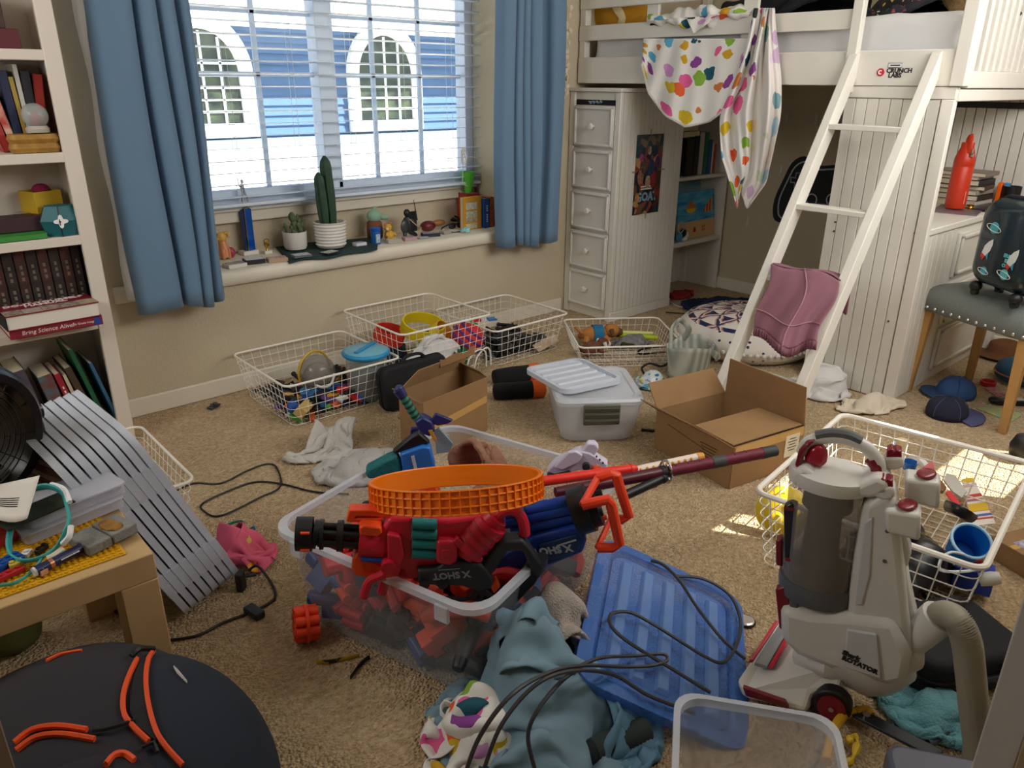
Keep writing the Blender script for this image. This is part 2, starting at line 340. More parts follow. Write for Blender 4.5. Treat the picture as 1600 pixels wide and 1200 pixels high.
# near wall with openings shaped only to throw the sun patches (behind the camera, right of the doorway)
def hole(px, py, z=0., Y=YN):
 p = F(px, py, z); t = (YN-p.y)/SUN_D.y; q = p+SUN_D*t; return q
g = G()
holes = []
for (x0, x1, y0, y1) in ((2.84, 3.36, .62, .88), (1.98, 2.15, 1.05, 1.2), (2.40, 2.56, 1.0, 1.24)):          # sun patches on the carpet, carried back up the sun's path to the wall
 a = Vector((x0, y0, 0)); k = (YN-y0)/SUN_D.y; b = Vector((x0, y1, 0)); k2 = (YN-y1)/SUN_D.y
 za = (a+SUN_D*k).z; zb = (b+SUN_D*k2).z; xa = x0+SUN_D.x*(k+k2)/2; xb = x1+SUN_D.x*(k+k2)/2
 holes.append((xa, xb, za, zb))
def wall_with_holes(g, x0, x1, z0, z1, hs, y0, y1):
 xs = sorted({x0, x1}|{h[0] for h in hs}|{h[1] for h in hs}); zs = sorted({z0, z1}|{h[2] for h in hs}|{h[3] for h in hs})
 for i in range(len(xs)-1):
  for j in range(len(zs)-1):
   cx, cz = (xs[i]+xs[i+1])/2, (zs[j]+zs[j+1])/2
   if not any(h[0] < cx < h[1] and h[2] < cz < h[3] for h in hs): g.bx(xs[i], xs[i+1], y0, y1, zs[j], zs[j+1])
wall_with_holes(g, .86, XR+.1, 0, ZC, holes, YN-.02, YN)
struct(g.build('wall_near', WALL, smooth=None))
struct(G().bx(.866, 1.0, -1.6, .112, 0, ZC).build('wall_hall', WALL, smooth=None)); struct(G().bx(XL-.1, 1.0, -1.7, -1.6, 0, ZC).build('wall_hall_end', WALL, smooth=None))
struct(G().bx(XL-.1, 1.0, -1.7, YN-.1, ZC, ZC+.06).build('ceiling_hall', mat('ceiling_paint', '#efe9dc', .9), smooth=None))
struct(G().bx(XL-.1, XR+.1, YN-.1, YW+.42, ZC, ZC+.06).build('ceiling', mat('ceiling_paint', '#efe9dc', .9), smooth=None))
struct(G().bx(.85, .868, .1, .1386, 0, 2.1).build('trim_1', mat('door_trim', '#bdbbb8', .5), bevel=.002), 'white door jamb at the right edge')
struct(G().bx(.846, .866, .02, .1, 0, 2.1).build('trim_2', mat('door_edge', '#a58d72', .6), bevel=.002), 'tan door edge beside the jamb')
def baseb(name, x0, x1, y0, y1):
 g = G(); g.bx(x0, x1, y0, y1, 0, .085)
 return struct(g.build(name, TRIM, bevel=.006))
baseb('baseboard_back', XL, 3.42, YW-.016, YW); baseb('baseboard_right', XR-.016, XR, YN, YW-.3)
# sill with a rounded nose
g = G(); prof = [(3.345+.03*(1-math.cos(a))*1.0, .545+.034*math.sin(a)) for a in [pi/2-pi*i/10 for i in range(11)]]
prof = [(YW+.33, .579)]+[(3.352-.03*math.cos(a)*0+(-.02)*math.cos(a)+.02, .545+.034*math.sin(a)) for a in [pi/2-pi*i/10 for i in range(11)]]+[(YW+.33, .511)]
g.ring([[(x, y, z) for y, z in prof] for x in (.80, 3.08)])
struct(g.build('trim_3', TRIM, smooth=.5), 'cream windowsill ledge with rounded front edge')
g = G().bx(WX0, WX1, YW+.29, YW+.33, .735, .80); g.bx(WX0, WX1, YW+.27, YW+.33, .79, .805)
struct(g.build('trim_4', TRIM, bevel=.006), 'cream apron trim under the window')
# window
wn = T('window_1', 'white framed window with grid muntins over the ledge', '', ((WX0+WX1)/2, YW+.36, .805), kind='structure')
FR = mat('window_frame_white', '#dfe8f2', .4); MUN = mat('muntin_white', '#cfe0f0', .4)
YG = YW+.355
def wpart(nm, m, x0, x1, y0, y1, z0, z1, b=.004): return G().bx(x0, x1, y0, y1, z0, z1).build(nm, m, wn, True, bevel=b)
xm = PY(498, 100, YG).x
wpart('jamb', FR, WX0, WX0+.05, YG-.05, YG+.04, .80, WZ1); wpart('jamb', FR, WX1-.055, WX1, YG-.05, YG+.04, .80, WZ1)
wpart('head', FR, WX0, WX1, YG-.05, YG+.04, WZ1-.06, WZ1); wpart('sill_rail', FR, WX0, WX1, YG-.05, YG+.04, .80, .85)
wpart('mullion', FR, xm-.035, xm+.04, YG-.055, YG+.04, .80, WZ1)
rx = PY(722, 100, YG).x
wpart('sash_stile', FR, rx, rx+.045, YG-.035, YG+.02, .84, WZ1-.05); wpart('sash_stile', FR, xm+.04, xm+.075, YG-.03, YG+.02, .84, WZ1-.05)
wpart('sash_rail', FR, xm+.04, rx, YG-.03, YG+.02, .845, .885); wpart('sash_rail', FR, WX0+.05, xm-.035, YG-.03, YG+.02, .845, .885)
for px in (303, 403, 583, 655): x = PY(px, 120, YG).x; wpart('muntin', MUN, x-.012, x+.012, YG-.005, YG+.012, .85, WZ1-.05, .002)
for py in (118, 28): z = PY(560, py, YG).z; wpart('muntin', MUN, WX0+.05, xm-.035, YG-.005, YG+.012, z-.011, z+.011, .002); wpart('muntin', MUN, xm+.07, rx, YG-.005, YG+.012, z-.011, z+.011, .002)
wpart('pane', GLASS, WX0+.05, xm-.035, YG+.002, YG+.006, .85, WZ1-.05, None); wpart('pane', GLASS, xm+.07, rx, YG+.002, YG+.006, .85, WZ1-.05, None)
# blind
YB = YW+.245
bl = T('window_blind', 'white slatted window blind with its slats open across the window', 'blind', ((WX0+WX1)/2, YB, .82))
SL = mat('blind_slat', '#e4eef8', .45)
zs0 = .862; dz = .0545; cx = (WX0+WX1)/2; bw = WX1-WX0-.03
sl0 = G().box((0, 0, .0), (bw, .05, .003)).build('slat', SL, bl)
sl0.matrix_local = Matrix.Translation((0, 0, zs0-.82)) @ Matrix.Rotation(-.06, 4, 'X')
i = 1
while zs0+dz*i < WZ1-.07: inst(sl0, bl, Matrix.Translation((0, 0, zs0-.82+dz*i)) @ Matrix.Rotation(-.06+rnd.uniform(-.03, .03), 4, 'X')); i += 1
G().box((0, 0, .006), (bw, .052, .016)).build('bottom_rail', SL, bl, bevel=.004)
G().box((0, 0, WZ1-.82-.03), (bw, .06, .05)).build('head_rail', SL, bl, bevel=.004)
for px in (357, 458, 548, 628, 702):
 x = PY(px, 150, YB).x-cx; g = G()
 for dy in (-.026, .026): g.cyl((x, dy, .01), (x, dy, WZ1-.85), .0011, n=5)
 for k in range(26): g.cyl((x, -.026, .04+dz*k), (x, .026, .04+dz*k), .0008, n=4)
 g.build('ladder_cord', WPL, bl)
pa = PY(722, 245, YB-.03); g = G(); lm = MW[bl.name].inverted()
for k in range(7):
 a = k*.9; g.tube([lm @ (pa+Vector((math.cos(a+t)*.02*(1-.2*t), -.005*k, .045-.03*t*1.0+.008*math.sin(a*2)))) for t in (0, .7, 1.4, 2.1, 2.8)], .0025, 5)
g.tube([lm @ (pa+Vector(p)) for p in ((0, 0, .03), (.004, 0, -.05), (.002, 0, -.13), (-.02, -.01, -.15), (.03, -.01, -.165))], .002, 5)
g.build('pull_cord', mat('cord_cream', '#e9e0cc', .8), bl)
# ---------------- neighbouring house ----------------
YH = 9.0
SID = mat('blue_siding', '#44658f', .8); HTR = mat('house_trim', '#eef3f8', .6)
nb = T('house', 'neighbouring blue sided house with arched white windows seen through the window', 'house', (5, YH, .3))
zb = PY(500, 224, YH).z; zt = PY(500, 66, YH).z+.2
n = 12; sb = None
for k in range(n):
 z0 = zb+(zt-zb)*k/n; z1 = zb+(zt-zb)*(k+1)/n
 if sb is None:
  g = G(); g.add([(-6, 0, 0), (8, 0, 0), (8, .03, z1-z0), (-6, .03, z1-z0), (-6, .2, 0), (8, .2, 0), (8, .2, z1-z0), (-6, .2, z1-z0)], [(0, 1, 2, 3), (4, 7, 6, 5), (0, 4, 5, 1), (3, 2, 6, 7)])
  sb = g.build('siding_board', SID, nb, smooth=None)
  sb.matrix_local = Matrix.Translation((0, 0, z0-.3))
 else: inst(sb, nb, Matrix.Translation((0, 0, z0-.3)))
def hp(nm, m, x0, x1, y0, y1, z0, z1, par=nb): return G().bx(x0, x1, y0, y1, z0, z1).build(nm, m, par, True)
zf0, zf1 = PY(500, 46, YH-.5).z, PY(500, 20, YH-.5).z
hp('fascia', HTR, -2, 14, YH-.55, YH-.5, zf0, zf1); hp('soffit', HTR, -2, 14, YH-.5, YH+.1, zf0+.02, zf0+.06)
g = G(); g.add([(-2, YH-.56, zf1), (14, YH-.56, zf1), (14, YH+3, zf1+1.1), (-2, YH+3, zf1+1.1)], [(0, 1, 2, 3)]); g.build('roof', mat('pale_roof', '#f1eee6', .9), nb, True, smooth=None)
hp('base_band', mat('base_band', '#7d9bc0', .8), -2, 14, YH-.08, YH, PY(500, 226, YH).z, PY(500, 212, YH).z)  # paler blue band along the foot of the siding
HGL = mat('house_glass', '#1d2422', .35, noise=(7, .3), col2='#48543e', spec=.2)  # foliage reflection painted into the glass colour as green noise
def archwin(cx, hw, z0, zsp, fw):
 """arched window: half width hw, straight to zsp, then a half round"""
 w = None
 o = hp('window', HGL, cx-hw+.01, cx+hw-.01, YH-.03, YH, z0+.01, zsp)
 def outl(h, n=18): return [(cx-h, z0)]+[(cx-h*math.cos(pi*i/n), zsp+h*1.15*math.sin(pi*i/n)) for i in range(n+1)]+[(cx+h, z0)]
 a = outl(hw+fw); b = outl(hw); N = len(a); g = G()
 a[0] = (a[0][0], z0-fw); a[-1] = (a[-1][0], z0-fw)
 for y in (YH-.10,): pass
 r = [[(x, YH-.09, z) for x, z in a], [(x, YH-.09, z) for x, z in b], [(x, YH+.01, z) for x, z in b], [(x, YH+.01, z) for x, z in a]]
 g.ring(r, closed=True, cap=False, loop=True); g.build('window_trim', HTR, o, True, smooth=.5)
 g = G(); top = [(x, z) for x, z in outl(hw)][1:-1]
 g.ring([[(x, y, z) for x, z in top] for y in (YH-.03, YH)]); g.build('arch_pane', HGL, o, True, smooth=None)
 for k in range(1, 4):
  x = cx-hw+2*hw*k/4; G().bx(x-.012, x+.012, YH-.05, YH-.03, z0, zsp+hw*1.1*math.sin(math.acos(min(1, abs(x-cx)/hw)))).build('muntin', HTR, o, True)
 nz = 5
 for k in range(1, nz+1):
  z = z0+(zsp-z0)*k/4; hwk = hw if z <= zsp else hw*math.sqrt(max(0, 1-((z-zsp)/(hw*1.15))**2))
  G().bx(cx-hwk, cx+hwk, YH-.05, YH-.03, z-.012, z+.012).build('muntin', HTR, o, True)
a = PY(560, 188, YH); b = PY(643, 188, YH); archwin((a.x+b.x)/2, (b.x-a.x)/2, a.z, PY(600, 118, YH).z, .13)
hw_ = (b.x-a.x)/2; c_ = PY(380, 192, YH); archwin(c_.x-hw_, hw_, c_.z, PY(340, 118, YH).z, .15)
g = G(); g.add([(-6, 3.9, -.2), (14, 3.9, -.2), (14, YH, zb), (-6, YH, zb)], [(0, 1, 2, 3)])
tag(g.build('patio_slab', mat('pale_concrete', '#f3efe6', .9), smooth=None), 'pale sunlit patio between the window and the blue house', 'patio')
# ---------------- curtains ----------------
CUR = mat('curtain_blue', '#65839f', .85, bump=(900, .05), sheen=.2); LIN_ = mat('curtain_lining', '#dde0e2', .9)
def curtain(label, prof, z0, z1, lin=None):
 c = T('curtain', label, 'curtain', (prof[len(prof)//2][0], YW-.1, z0))
 p = spline([(x, y, 0) for x, y in prof], 6); N = len(p)
 g = G()
 def fn(u, v):
  q = p[min(N-1, round(u*(N-1)))]; t = v
  k = 1+.06*math.sin(3*t+7*u)
  ym = YW-.13; return (q.x+.012*math.sin(2.2*t*3+u*5)*(.3+t*.7), ym+(q.y-ym)*k, z1+(z0+.012*math.sin(u*7)-z1)*t)
 g.grid(fn, N, 30); f = g.build('fabric', CUR, c, True, solid=.004, subd=0, smooth=3.2)
 if lin:
  g = G(); g.grid(lambda u, v: (lin[0]+(lin[1]-lin[0])*u+.006*math.sin(v*25), lin[2]+(lin[3]-lin[2])*u, z1+(z0+.06-z1)*v), 4, 40)
  g.build('lining', LIN_, c, True, solid=.003, smooth=3.2)
 return c
PL = [(.845, 3.25), (.87, 3.205), (.94, 3.20), (1.0, 3.21), (1.02, 3.28), (1.03, 3.23), (1.07, 3.205), (1.095, 3.225), (1.10, 3.285), (1.11, 3.235), (1.14, 3.215), (1.16, 3.235), (1.165, 3.285), (1.18, 3.245), (1.205, 3.235), (1.23, 3.29)]
curtain('blue curtain with pale lining edge, left of the window beside the bookshelf', PL, .485, 2.42, (.825, .875, 3.275, 3.22))
PR = [(2.80, 3.30), (2.81, 3.235), (2.87, 3.22), (2.89, 3.285), (2.90, 3.23), (2.935, 3.225), (2.945, 3.28), (2.955, 3.235), (2.985, 3.225), (2.995, 3.28), (3.01, 3.235), (3.06, 3.215), (3.075, 3.29), (3.13, 3.275), (3.15, 3.22), (3.21, 3.215), (3.25, 3.24), (3.29, 3.30)]
curtain('blue curtain right of the window beside the white loft bed', PR, .50, 2.42)
# ---------------- right wall: decal, hooks ----------------
DEC = mat('decal_black', '#14171b', .7); DECW = mat('decal_line', '#aebac6', .7)
def PR_(px, py, d=.002): return PX(px, py, XR-d)
out = [(1258, 244), (1238, 254), (1224, 280), (1210, 312), (1208, 338), (1216, 347), (1228, 345), (1240, 328), (1250, 322), (1290, 322), (1318, 330), (1330, 345), (1345, 340), (1350, 310), (1345, 275), (1330, 258), (1300, 258), (1280, 258)]
dc = T('wall_decal', 'black game controller wall decal with pale outlines behind the ladder', 'decal', PR_(1270, 345))
pp = [PR_(*p) for p in out]; g = G(); g.ring([[(XR-d, p.y, p.z) for p in spline(pp, 4, True)] for d in (.0005, .003)]); g.build('sticker', DEC, dc, True, smooth=None)
cen = sum(pp, Vector())/len(pp)
ins = [cen+(p-cen)*.86 for p in pp]; ins = [Vector((XR-.004, p.y, p.z)) for p in ins]; G().tube(spline(ins, 5, True), .006, 4, True).build('outline', DECW, dc, True)
def rg(px, py, r):
 c = PX(px, py, XR-.004); return [c+Vector((0, r*math.cos(a), r*math.sin(a))) for a in [2*pi*i/14 for i in range(14)]]
G().tube(rg(1268, 312, .035), .005, 4, True).build('thumb_ring', DECW, dc, True); G().tube(rg(1300, 312, .035), .005, 4, True).build('thumb_ring', DECW, dc, True)
x0 = PX(1246, 282, XR-.004); q = .022; pts = []
for a, b in ((-1, 3), (1, 3), (1, 1), (3, 1), (3, -1), (1, -1), (1, -3), (-1, -3), (-1, -1), (-3, -1), (-3, 1), (-1, 1)): pts.append(x0+Vector((0, a*q*.7, b*q*.7)))
G().tube(pts, .004, 4, True).build('direction_pad', DECW, dc, True)
HK = mat('hook_clear', '#f3f0e8', .3, clear=.3)
for k, (px, py) in enumerate(((1229, 185), (1275, 186), (1170, 195), (1220, 267), (1168, 345), (1206, 215))):
 p = PX(px, py, XR-.008); g = G(); g.box((p.x+.004, p.y, p.z), (.006, .018, .07)); g.box((p.x-.006, p.y, p.z-.022), (.012, .012, .012))
 tag(g.build('wall_hook', HK, bevel=.003), 'small clear adhesive hook stuck on the wall under the loft bed', 'hook', 'clear adhesive hooks')
# shell string beside the right curtain
sh = T('shell_garland', 'hanging string of small white shells between curtain and loft bed', 'garland', (3.36, 3.33, 1.25))
g = G(); p0 = PY(886, 0, 3.33); p1 = PY(882, 150, 3.33); g.tube([p0+Vector((0, 0, .6)), p0, p1], .0012, 4); g.build('string', mat('twine', '#b79a70', .9), sh, True)
g = G(); g.ell((0, 0, 0), (.016, .006, .014), 8); s0 = g.build('shell', mat('shell', '#dccdb8', .4), sh)
r = random.Random(3); first = True
for k in range(30):
 t = k/29; p = p0.lerp(p1, t**.9)+Vector((r.uniform(-.03, .03)*(1 if t < .75 else .2), r.uniform(-.02, .01), r.uniform(-.01, .01)))
 M = Matrix.Translation(MW[sh.name].inverted() @ p) @ Matrix.Rotation(r.uniform(0, 3), 4, 'Y') @ Matrix.Rotation(r.uniform(-.6, .6), 4, 'X')
 if first: s0.matrix_local = M; first = False
 else: inst(s0, sh, M)
# ================= loft bed, ladder, furniture on the right ===============
LX = 3.5; LY0, LY1 = 1.27, 3.375
def lz(px, py): return PX(px, py, LX).z
def ly(px, py): return PX(px, py, LX).y
lb = T('loft_bed', 'white wooden loft bed with guard rails along the right wall', 'loft bed', (4.1, 2.3, 0))
def lp(nm, x0, x1, y0, y1, z0, z1, b=.004, m=WHITE, p=lb): return G().bx(x0, x1, y0, y1, z0, z1).build(nm, m, p, True, bevel=b)
zA, zB = lz(901, 130), lz(901, 90); zC, zD = lz(902, 64.5), lz(902, 41); zE = lz(902, 16)
yO = ly(1332, 40)
lp('side_board', LX, LX+.025, LY0, LY1, zA, zB); lp('guard_rail', LX, LX+.022, yO, LY1, zC, zD); lp('guard_rail', LX, LX+.022, yO, LY1, zE, zE+.09)
lp('post', LX+.005, LX+.05, LY1-.045, LY1, zA, 2.0); lp('post', LX-.02, LX+.02, yO-.045, yO, zA-.03, 2.0)
for px in (1015, 1167): y = ly(px, 30); lp('rail_upright', LX+.022, LX+.042, y-.04, y+.04, zA+.02, zE+.09)
lp('post', LX-.012, LX+.055, LY0-.025, LY0+.03, zA, 2.0)
lp('side_beam', LX+.004, LX+.04, LY0, ly(1325, 140)+.02, zA-.05, zA-.002)
# near end: balusters facing the camera
e0, e1 = PY(1490, 138, LY0).z, PY(1490, 110, LY0).z
lp('end_rail', LX+.055, XR-.05, LY0-.02, LY0+.012, e0, e1); lp('end_beam', LX+.02, XR-.05, LY0-.01, LY0+.02, e0-.05, e0-.004)
b0 = lp('baluster', LX+.075, LX+.105, LY0-.014, LY0+.006, e1, e1+.5)
for k in range(1, 14): inst(b0, lb, Matrix.Translation((k*.076, 0, 0)))
lp('post', XR-.06, XR-.01, LY0-.025, LY0+.03, 0, 2.0); lp('post', XR-.06, XR-.01, LY1-.05, LY1, 0, 2.0)
lp('back_board', XR-.04, XR-.012, LY0, LY1, zA, zB+.2)
lp('slat_base', LX+.03, XR-.04, LY0+.03, LY1-.05, zA+.03, zA+.045)
# beadboard side panel below the near end, plank by plank
yP0, yP1 = LY0, 1.73
lp('panel_backing', LX+.028, LX+.034, yP0, yP1, 0, zA-.05, None)
lp('panel_stile', LX+.004, LX+.03, yP0, yP0+.052, 0, zA-.05)
npl = 8
for k in range(npl):
 a = yP0+.056+(yP1-yP0-.056)*k/npl; b = yP0+.056+(yP1-yP0-.056)*(k+1)/npl; lp('plank', LX+.01, LX+.028, a+.0013, b-.0013, .004, zA-.052, .0025)
SCREW = mat('screw_dark', '#55504a', .5)
for px, py in ((1305, 347), (1303, 361), (1430, 364), (1428, 380), (1388, 502), (1388, 627), (1381, 625)):
 p = PX(px, py, LX+.008); G().cyl((p.x+.004, p.y, p.z), (p.x-.002, p.y, p.z), .005, n=8).build('screw', SCREW, lb, True)
# name plate on the side board
p = PX(1392, 109, LX-.001); wm = frame(p, (0, -1, 0), (0, 0, 1)); INK = mat('ink_black', '#1c1c1e', .6)
q = PX(1403, 109, LX-.001); text('CRUNCH', .025, INK, lb, frame(PX(1405, 110.5, LX-.001), (0, -1, 0), (0, 0, 1)), bold=.001, world=True)
text('LABS', .025, INK, lb, frame(PX(1398, 118, LX-.001), (0, -1, 0), (0, 0, 1)), bold=.001, world=True)
q = PX(1376, 113, LX-.001); g = G(); g.lathe([(0.0005, 0), (.016, 0), (.016, .002), (.0005, .002)], 20, frame(q, (0, -1, 0), (0, 0, 1))); g.build('red_emblem', mat('emblem_red', '#c8202c', .5), lb, True)
g = G(); g.tube([frame(q, (0, -1, 0), (0, 0, 1)) @ Vector((.007*math.cos(a), .007*math.sin(a), .003)) for a in [.8+4.6*i/9 for i in range(10)]], .003, 5); g.build('emblem_mark', WPL, lb, True)
q = PX(1399, 102, LX-.001); g = G().box((q.x, q.y, q.z), (.002, .06, .018)); g.build('small_plate', WPL, lb, True); G().tube([(q.x-.0015, q.y+sy*.029, q.z+sz*.0085) for sy, sz in ((-1, -1), (1, -1), (1, 1), (-1, 1))], .0013, 4, True).build('plate_border', INK, lb, True); G().box((q.x-.0015, q.y, q.z), (.001, .04, .005)).build('plate_print', INK, lb, True)
# mattress
g = G(); zm0, zm1 = zA+.046, PX(1400, 22, LX+.06).z
def mf(u, v):
 a = 2*pi*u; return None
pol = rrect(XR-LX-.13, LY1-LY0-.12, .06, 5)
for z, k in (): pass
r = random.Random(5); rings = []
for i, (zz, ins) in enumerate([(zm0, .02), (zm0+.02, 0), (zm0+(zm1-zm0)*.35, -.012), (zm0+(zm1-zm0)*.55, .006), (zm0+(zm1-zm0)*.8, -.008), (zm1-.02, .005), (zm1, .03)]):
 P = []
 big = []
 for j in range(len(pol)):
  a, b = pol[j], pol[(j+1) % len(pol)]
  L_ = math.hypot(b[0]-a[0], b[1]-a[1]); n_ = max(1, int(L_/.06))
  for t in range(n_): big.append((a[0]+(b[0]-a[0])*t/n_, a[1]+(b[1]-a[1])*t/n_))
 for (x, y) in big:
  l = math.hypot(x, y); d = ins+.008*math.sin(y*31+i*2.1)+.006*math.sin(y*57+x*40+i); P.append((4.1+.01+x*(1-d/l), (LY0+LY1)/2+y*(1-d/l), zz+(.006*math.sin(y*23) if i > 3 else 0)))
 rings.append(P)
g.ring(rings); tag(g.build('mattress', mat('sheet_white', '#e2e0dd', .9, noise=(4, .6), col2='#d5d7d8'), smooth=1.2), 'white sheeted mattress on the loft bed', 'mattress')
# bedding lumps on the mattress
DARKF = cellmat('dark_floral', '#14151d', ['#20335e', '#c9a94c', '#7c2f3b', '#3d5a44', '#d9d3c2', '#101018'], 34, .3, coord='Object', warp=.02)
BEDD = mat('bedding_navy', '#14161f', .9)
crumple('comforter', DARKF, 'dark floral comforter heaped at the ladder end of the loft bed', 'comforter', (4.05, 1.62, zm1), .9, .8, 0, (.85, .8), 3, 30, lumps=((4.05, 1.6, zm1, .35, .3, .16),), z0=.12, floor=zm1+.008, amp=.05, thick=.02)
crumple('blanket', BEDD, 'black blanket bunched behind the guard rail of the loft bed', 'blanket', (4.12, 2.4, zm1), .9, 1.0, 0, (.75, .7), 4, 30, lumps=((4.05, 2.35, zm1, .27, .45, .19),), z0=.14, floor=zm1+.008, amp=.06, thick=.02)
c = PX(965, 28, 3.75); g = G(); yc = T('plush_cushion', 'yellow plush cushion with a cream stripe behind the far guard rail', 'plush', (c.x, c.y, zm1))
g.ell((c.x, c.y, zm1+.11), (.12, .24, .11), 20, e=.8); g.build('body', mat('plush_yellow', '#c98f22', .95), yc, True, smooth=2)
sp = [(c.x-.001+.121*-math.cos(a)*.97-0, c.y-.10+.03*math.sin(4*a), zm1+.11+.112*math.sin(a)*.97) for a in [-1.3+2.6*i/12 for i in range(13)]]
g = G(); g.tube(sp, .022, 6, flat=((0, 1, 0), .3)); g.build('stripe', mat('plush_cream', '#e9d9a8', .95), yc, True)
fx = PY(1560, 40, 1.55); g = G(); r = random.Random(8)
g.ell((4.02, 1.5, zm1+.17), (.15, .11, .16), 16)
g.v = [(x+r.uniform(-.012, .012), y+r.uniform(-.012, .012), z+r.uniform(-.012, .012)) for x, y, z in g.v]
tag(g.build('fur_pillow', mat('fur_blonde', '#c79a5c', 1, noise=(30, .6), col2='#e3c38c', bump=(60, 1)), smooth=2, subd=2), 'shaggy blonde fur pillow behind the balusters at the near end', 'pillow')
# ---------------- ladder ----------------
LT = 3.52; T1 = PX(1340, 85, LT); T2 = PX(1468, 90, LT)
def foot(t, px, py):
 q = PY(px, py, t.y); d = (q-t); return t+d*(-t.z/d.z)
F1 = foot(T1, 1146, 575); F2 = foot(T2, 1258, 590)
F2.x = F1.x = (F1.x+F2.x)/2; ldir = (T1-F1).normalized(); nrm = Vector((-ldir.z, 0, ldir.x)).normalized()
T2 = F2+ldir*((T1-F1).length)
ld = T('ladder', 'white wooden ladder leaning on the loft bed opening', 'ladder', ((F1.x+F2.x)/2, (F1.y+F2.y)/2, 0))
for f_, t_ in ((F1, T1), (F2, T2)):
 M = frame(f_, ldir, (0, 1, 0)); Ln = (t_-f_).length; g = G()
 s0 = [(0, -.02, -.0), (0, .017, 0)]
 g.ring([[(0, -.02, -.035), (.02, -.02, .045), (.02, .02, .045), (0, .02, -.035)], [(Ln-.05, -.02, -.035), (Ln-.02, -.02, .035), (Ln-.02, .02, .035), (Ln-.05, .02, -.035)], [(Ln, -.02, -.012), (Ln+.005, -.02, .014), (Ln+.005, .02, .014), (Ln, .02, -.012)]], m=M)
 g.v = [(x, y, max(z, .003)) for x, y, z in g.v]
 g.build('stile', WHITE, ld, True, bevel=.004, smooth=None)
def onlad(z, y): t = z/T1.z; return Vector((F1.x+(T1.x-F1.x)*t, y, z))
RZ = []
for px, py in ((1300, 197), (1250, 320), (1203, 430), (1160, 565)):
 q = PY(px, py, T1.y); RZ.append(q.z); c = onlad(q.z, (F1.y+F2.y)/2)
 g = G().box((0, 0, 0), (abs(F1.y-F2.y)-.03, .075, .022), frame(c, (0, 1, 0), (1, 0, 0))); g.build('rung', WHITE, ld, True, bevel=.003)
for f_ in (F1, F2):
 for z in RZ[:3]:
  c = onlad(z, f_.y-.018 if f_ is F2 else f_.y-.018); G().cyl((c.x, c.y+.002, c.z), (c.x, c.y-.001, c.z), .004, n=8).build('screw', SCREW, ld, True)
# pink sweatshirt over the third rung
def LP(px, py, d):       # point of the sight line on the ladder's front plane moved out by d
 o = onlad(.5, 0)-nrm*0; nn = nrm if nrm.x < 0 else -nrm; o = o+nn*(.045+d); rr = ray(px, py); t = (o-Vector((0, 0, H))).dot(nn)/rr.dot(nn); return Vector((0, 0, H))+rr*t
def swf(u, v):
 tl, tr, br, bl = (1204, 404), (1312, 442), (1278, 536), (1180, 512)
 if v < .12: pass
 x = (tl[0]*(1-u)+tr[0]*u)*(1-v)+(bl[0]*(1-u)+br[0]*u)*v; y = (tl[1]*(1-u)+tr[1]*u)*(1-v)+(bl[1]*(1-u)+br[1]*u)*v
 y += 8*math.sin(u*5+1)*(1-v)-6*math.sin(u*9)*v+ (14*math.sin(pi*u)*v); x += 5*math.sin(v*6)
 d = .012+.018*math.sin(u*11+v*3)*v+.01*math.sin(u*23+v*5)*v+.03*math.sin(pi*u)*(v**.5)
 p = LP(x, y, d); return p
SW = mat('sweat_pink', '#9a6a76', .95, noise=(7, .7), col2='#875a68', bump=(300, .2))
sw = T('sweatshirt', 'faded pink sweatshirt draped over the ladder rung', 'sweatshirt', onlad(RZ[2], T1.y-.15))
g = G(); g.grid(swf, 24, 22); g.build('front', SW, sw, True, solid=.008, subd=1, smooth=3.2)
def swr(u, v): q = swf(u, 1); return q+Vector((0, 0, -.035*v))+Vector((.004*math.sin(u*150), 0, 0))
g = G(); g.grid(swr, 90, 3); g.build('ribbed_hem', mat('sweat_rib', '#8b5a69', .95), sw, True, solid=.012, smooth=3.2)
def swb(u, v): q = swf(u, 0); bk = Vector((.11, 0, -.02)); return q+bk*min(1, v*2.5)+Vector((.02, 0, -1))*max(0, v-.4)*.25+Vector((.015*math.sin(u*9), 0, 0))
g = G(); g.grid(swb, 20, 10); g.build('back', SW, sw, True, solid=.008, subd=1, smooth=3.2)
sm = [swf(.5+.06*math.sin(t*4), t)+nrm*(-.0 if nrm.x > 0 else .0)+Vector((-.006, 0, .003)) for t in [i/12 for i in range(13)]]
G().tube(sm, .003, 5).build('seam', mat('sweat_seam', '#ad7f8a', .9), sw, True)
sm = [swf(t, .72)+Vector((-.007, 0, .003)) for t in [i/16 for i in range(17)]]; G().tube(sm, .003, 5).build('seam', mat('sweat_seam', '#ad7f8a', .9), sw, True)
# ---------------- printed blanket hanging over the rail ----------------
PRT = cellmat('animal_print', '#e8e5df', ['#0f5566', '#5aa6c8', '#8a3f93', '#e8632f', '#d3a01c', '#86b03a', '#d59bd0', '#c9773a', '#e4609a', '#20242c', '#d9b71f'], 11, .38, warp=.05, keep=.85)
PRT2 = cellmat('animal_print_faded', '#e3dcd6', ['#7ea3ab', '#a9c4d2', '#c7abc8', '#e4bfb0', '#dfd1a6', '#c4cfae', '#dfc9de', '#e3ccb9'], 9, .38, warp=.05, keep=.8)
bk = T('blanket', 'white blanket printed with colourful animal shapes hanging over the guard rail', 'blanket', PX(1100, 198, LX-.06))
botc = [(1003, 100), (1014, 145), (1040, 180), (1072, 198), (1108, 190), (1138, 168), (1163, 125), (1190, 75)]
def lerp2(P, u):
 t = u*(len(P)-1); i = min(int(t), len(P)-2); f = t-i; return P[i][0]*(1-f)+P[i+1][0]*f, P[i][1]*(1-f)+P[i+1][1]*f
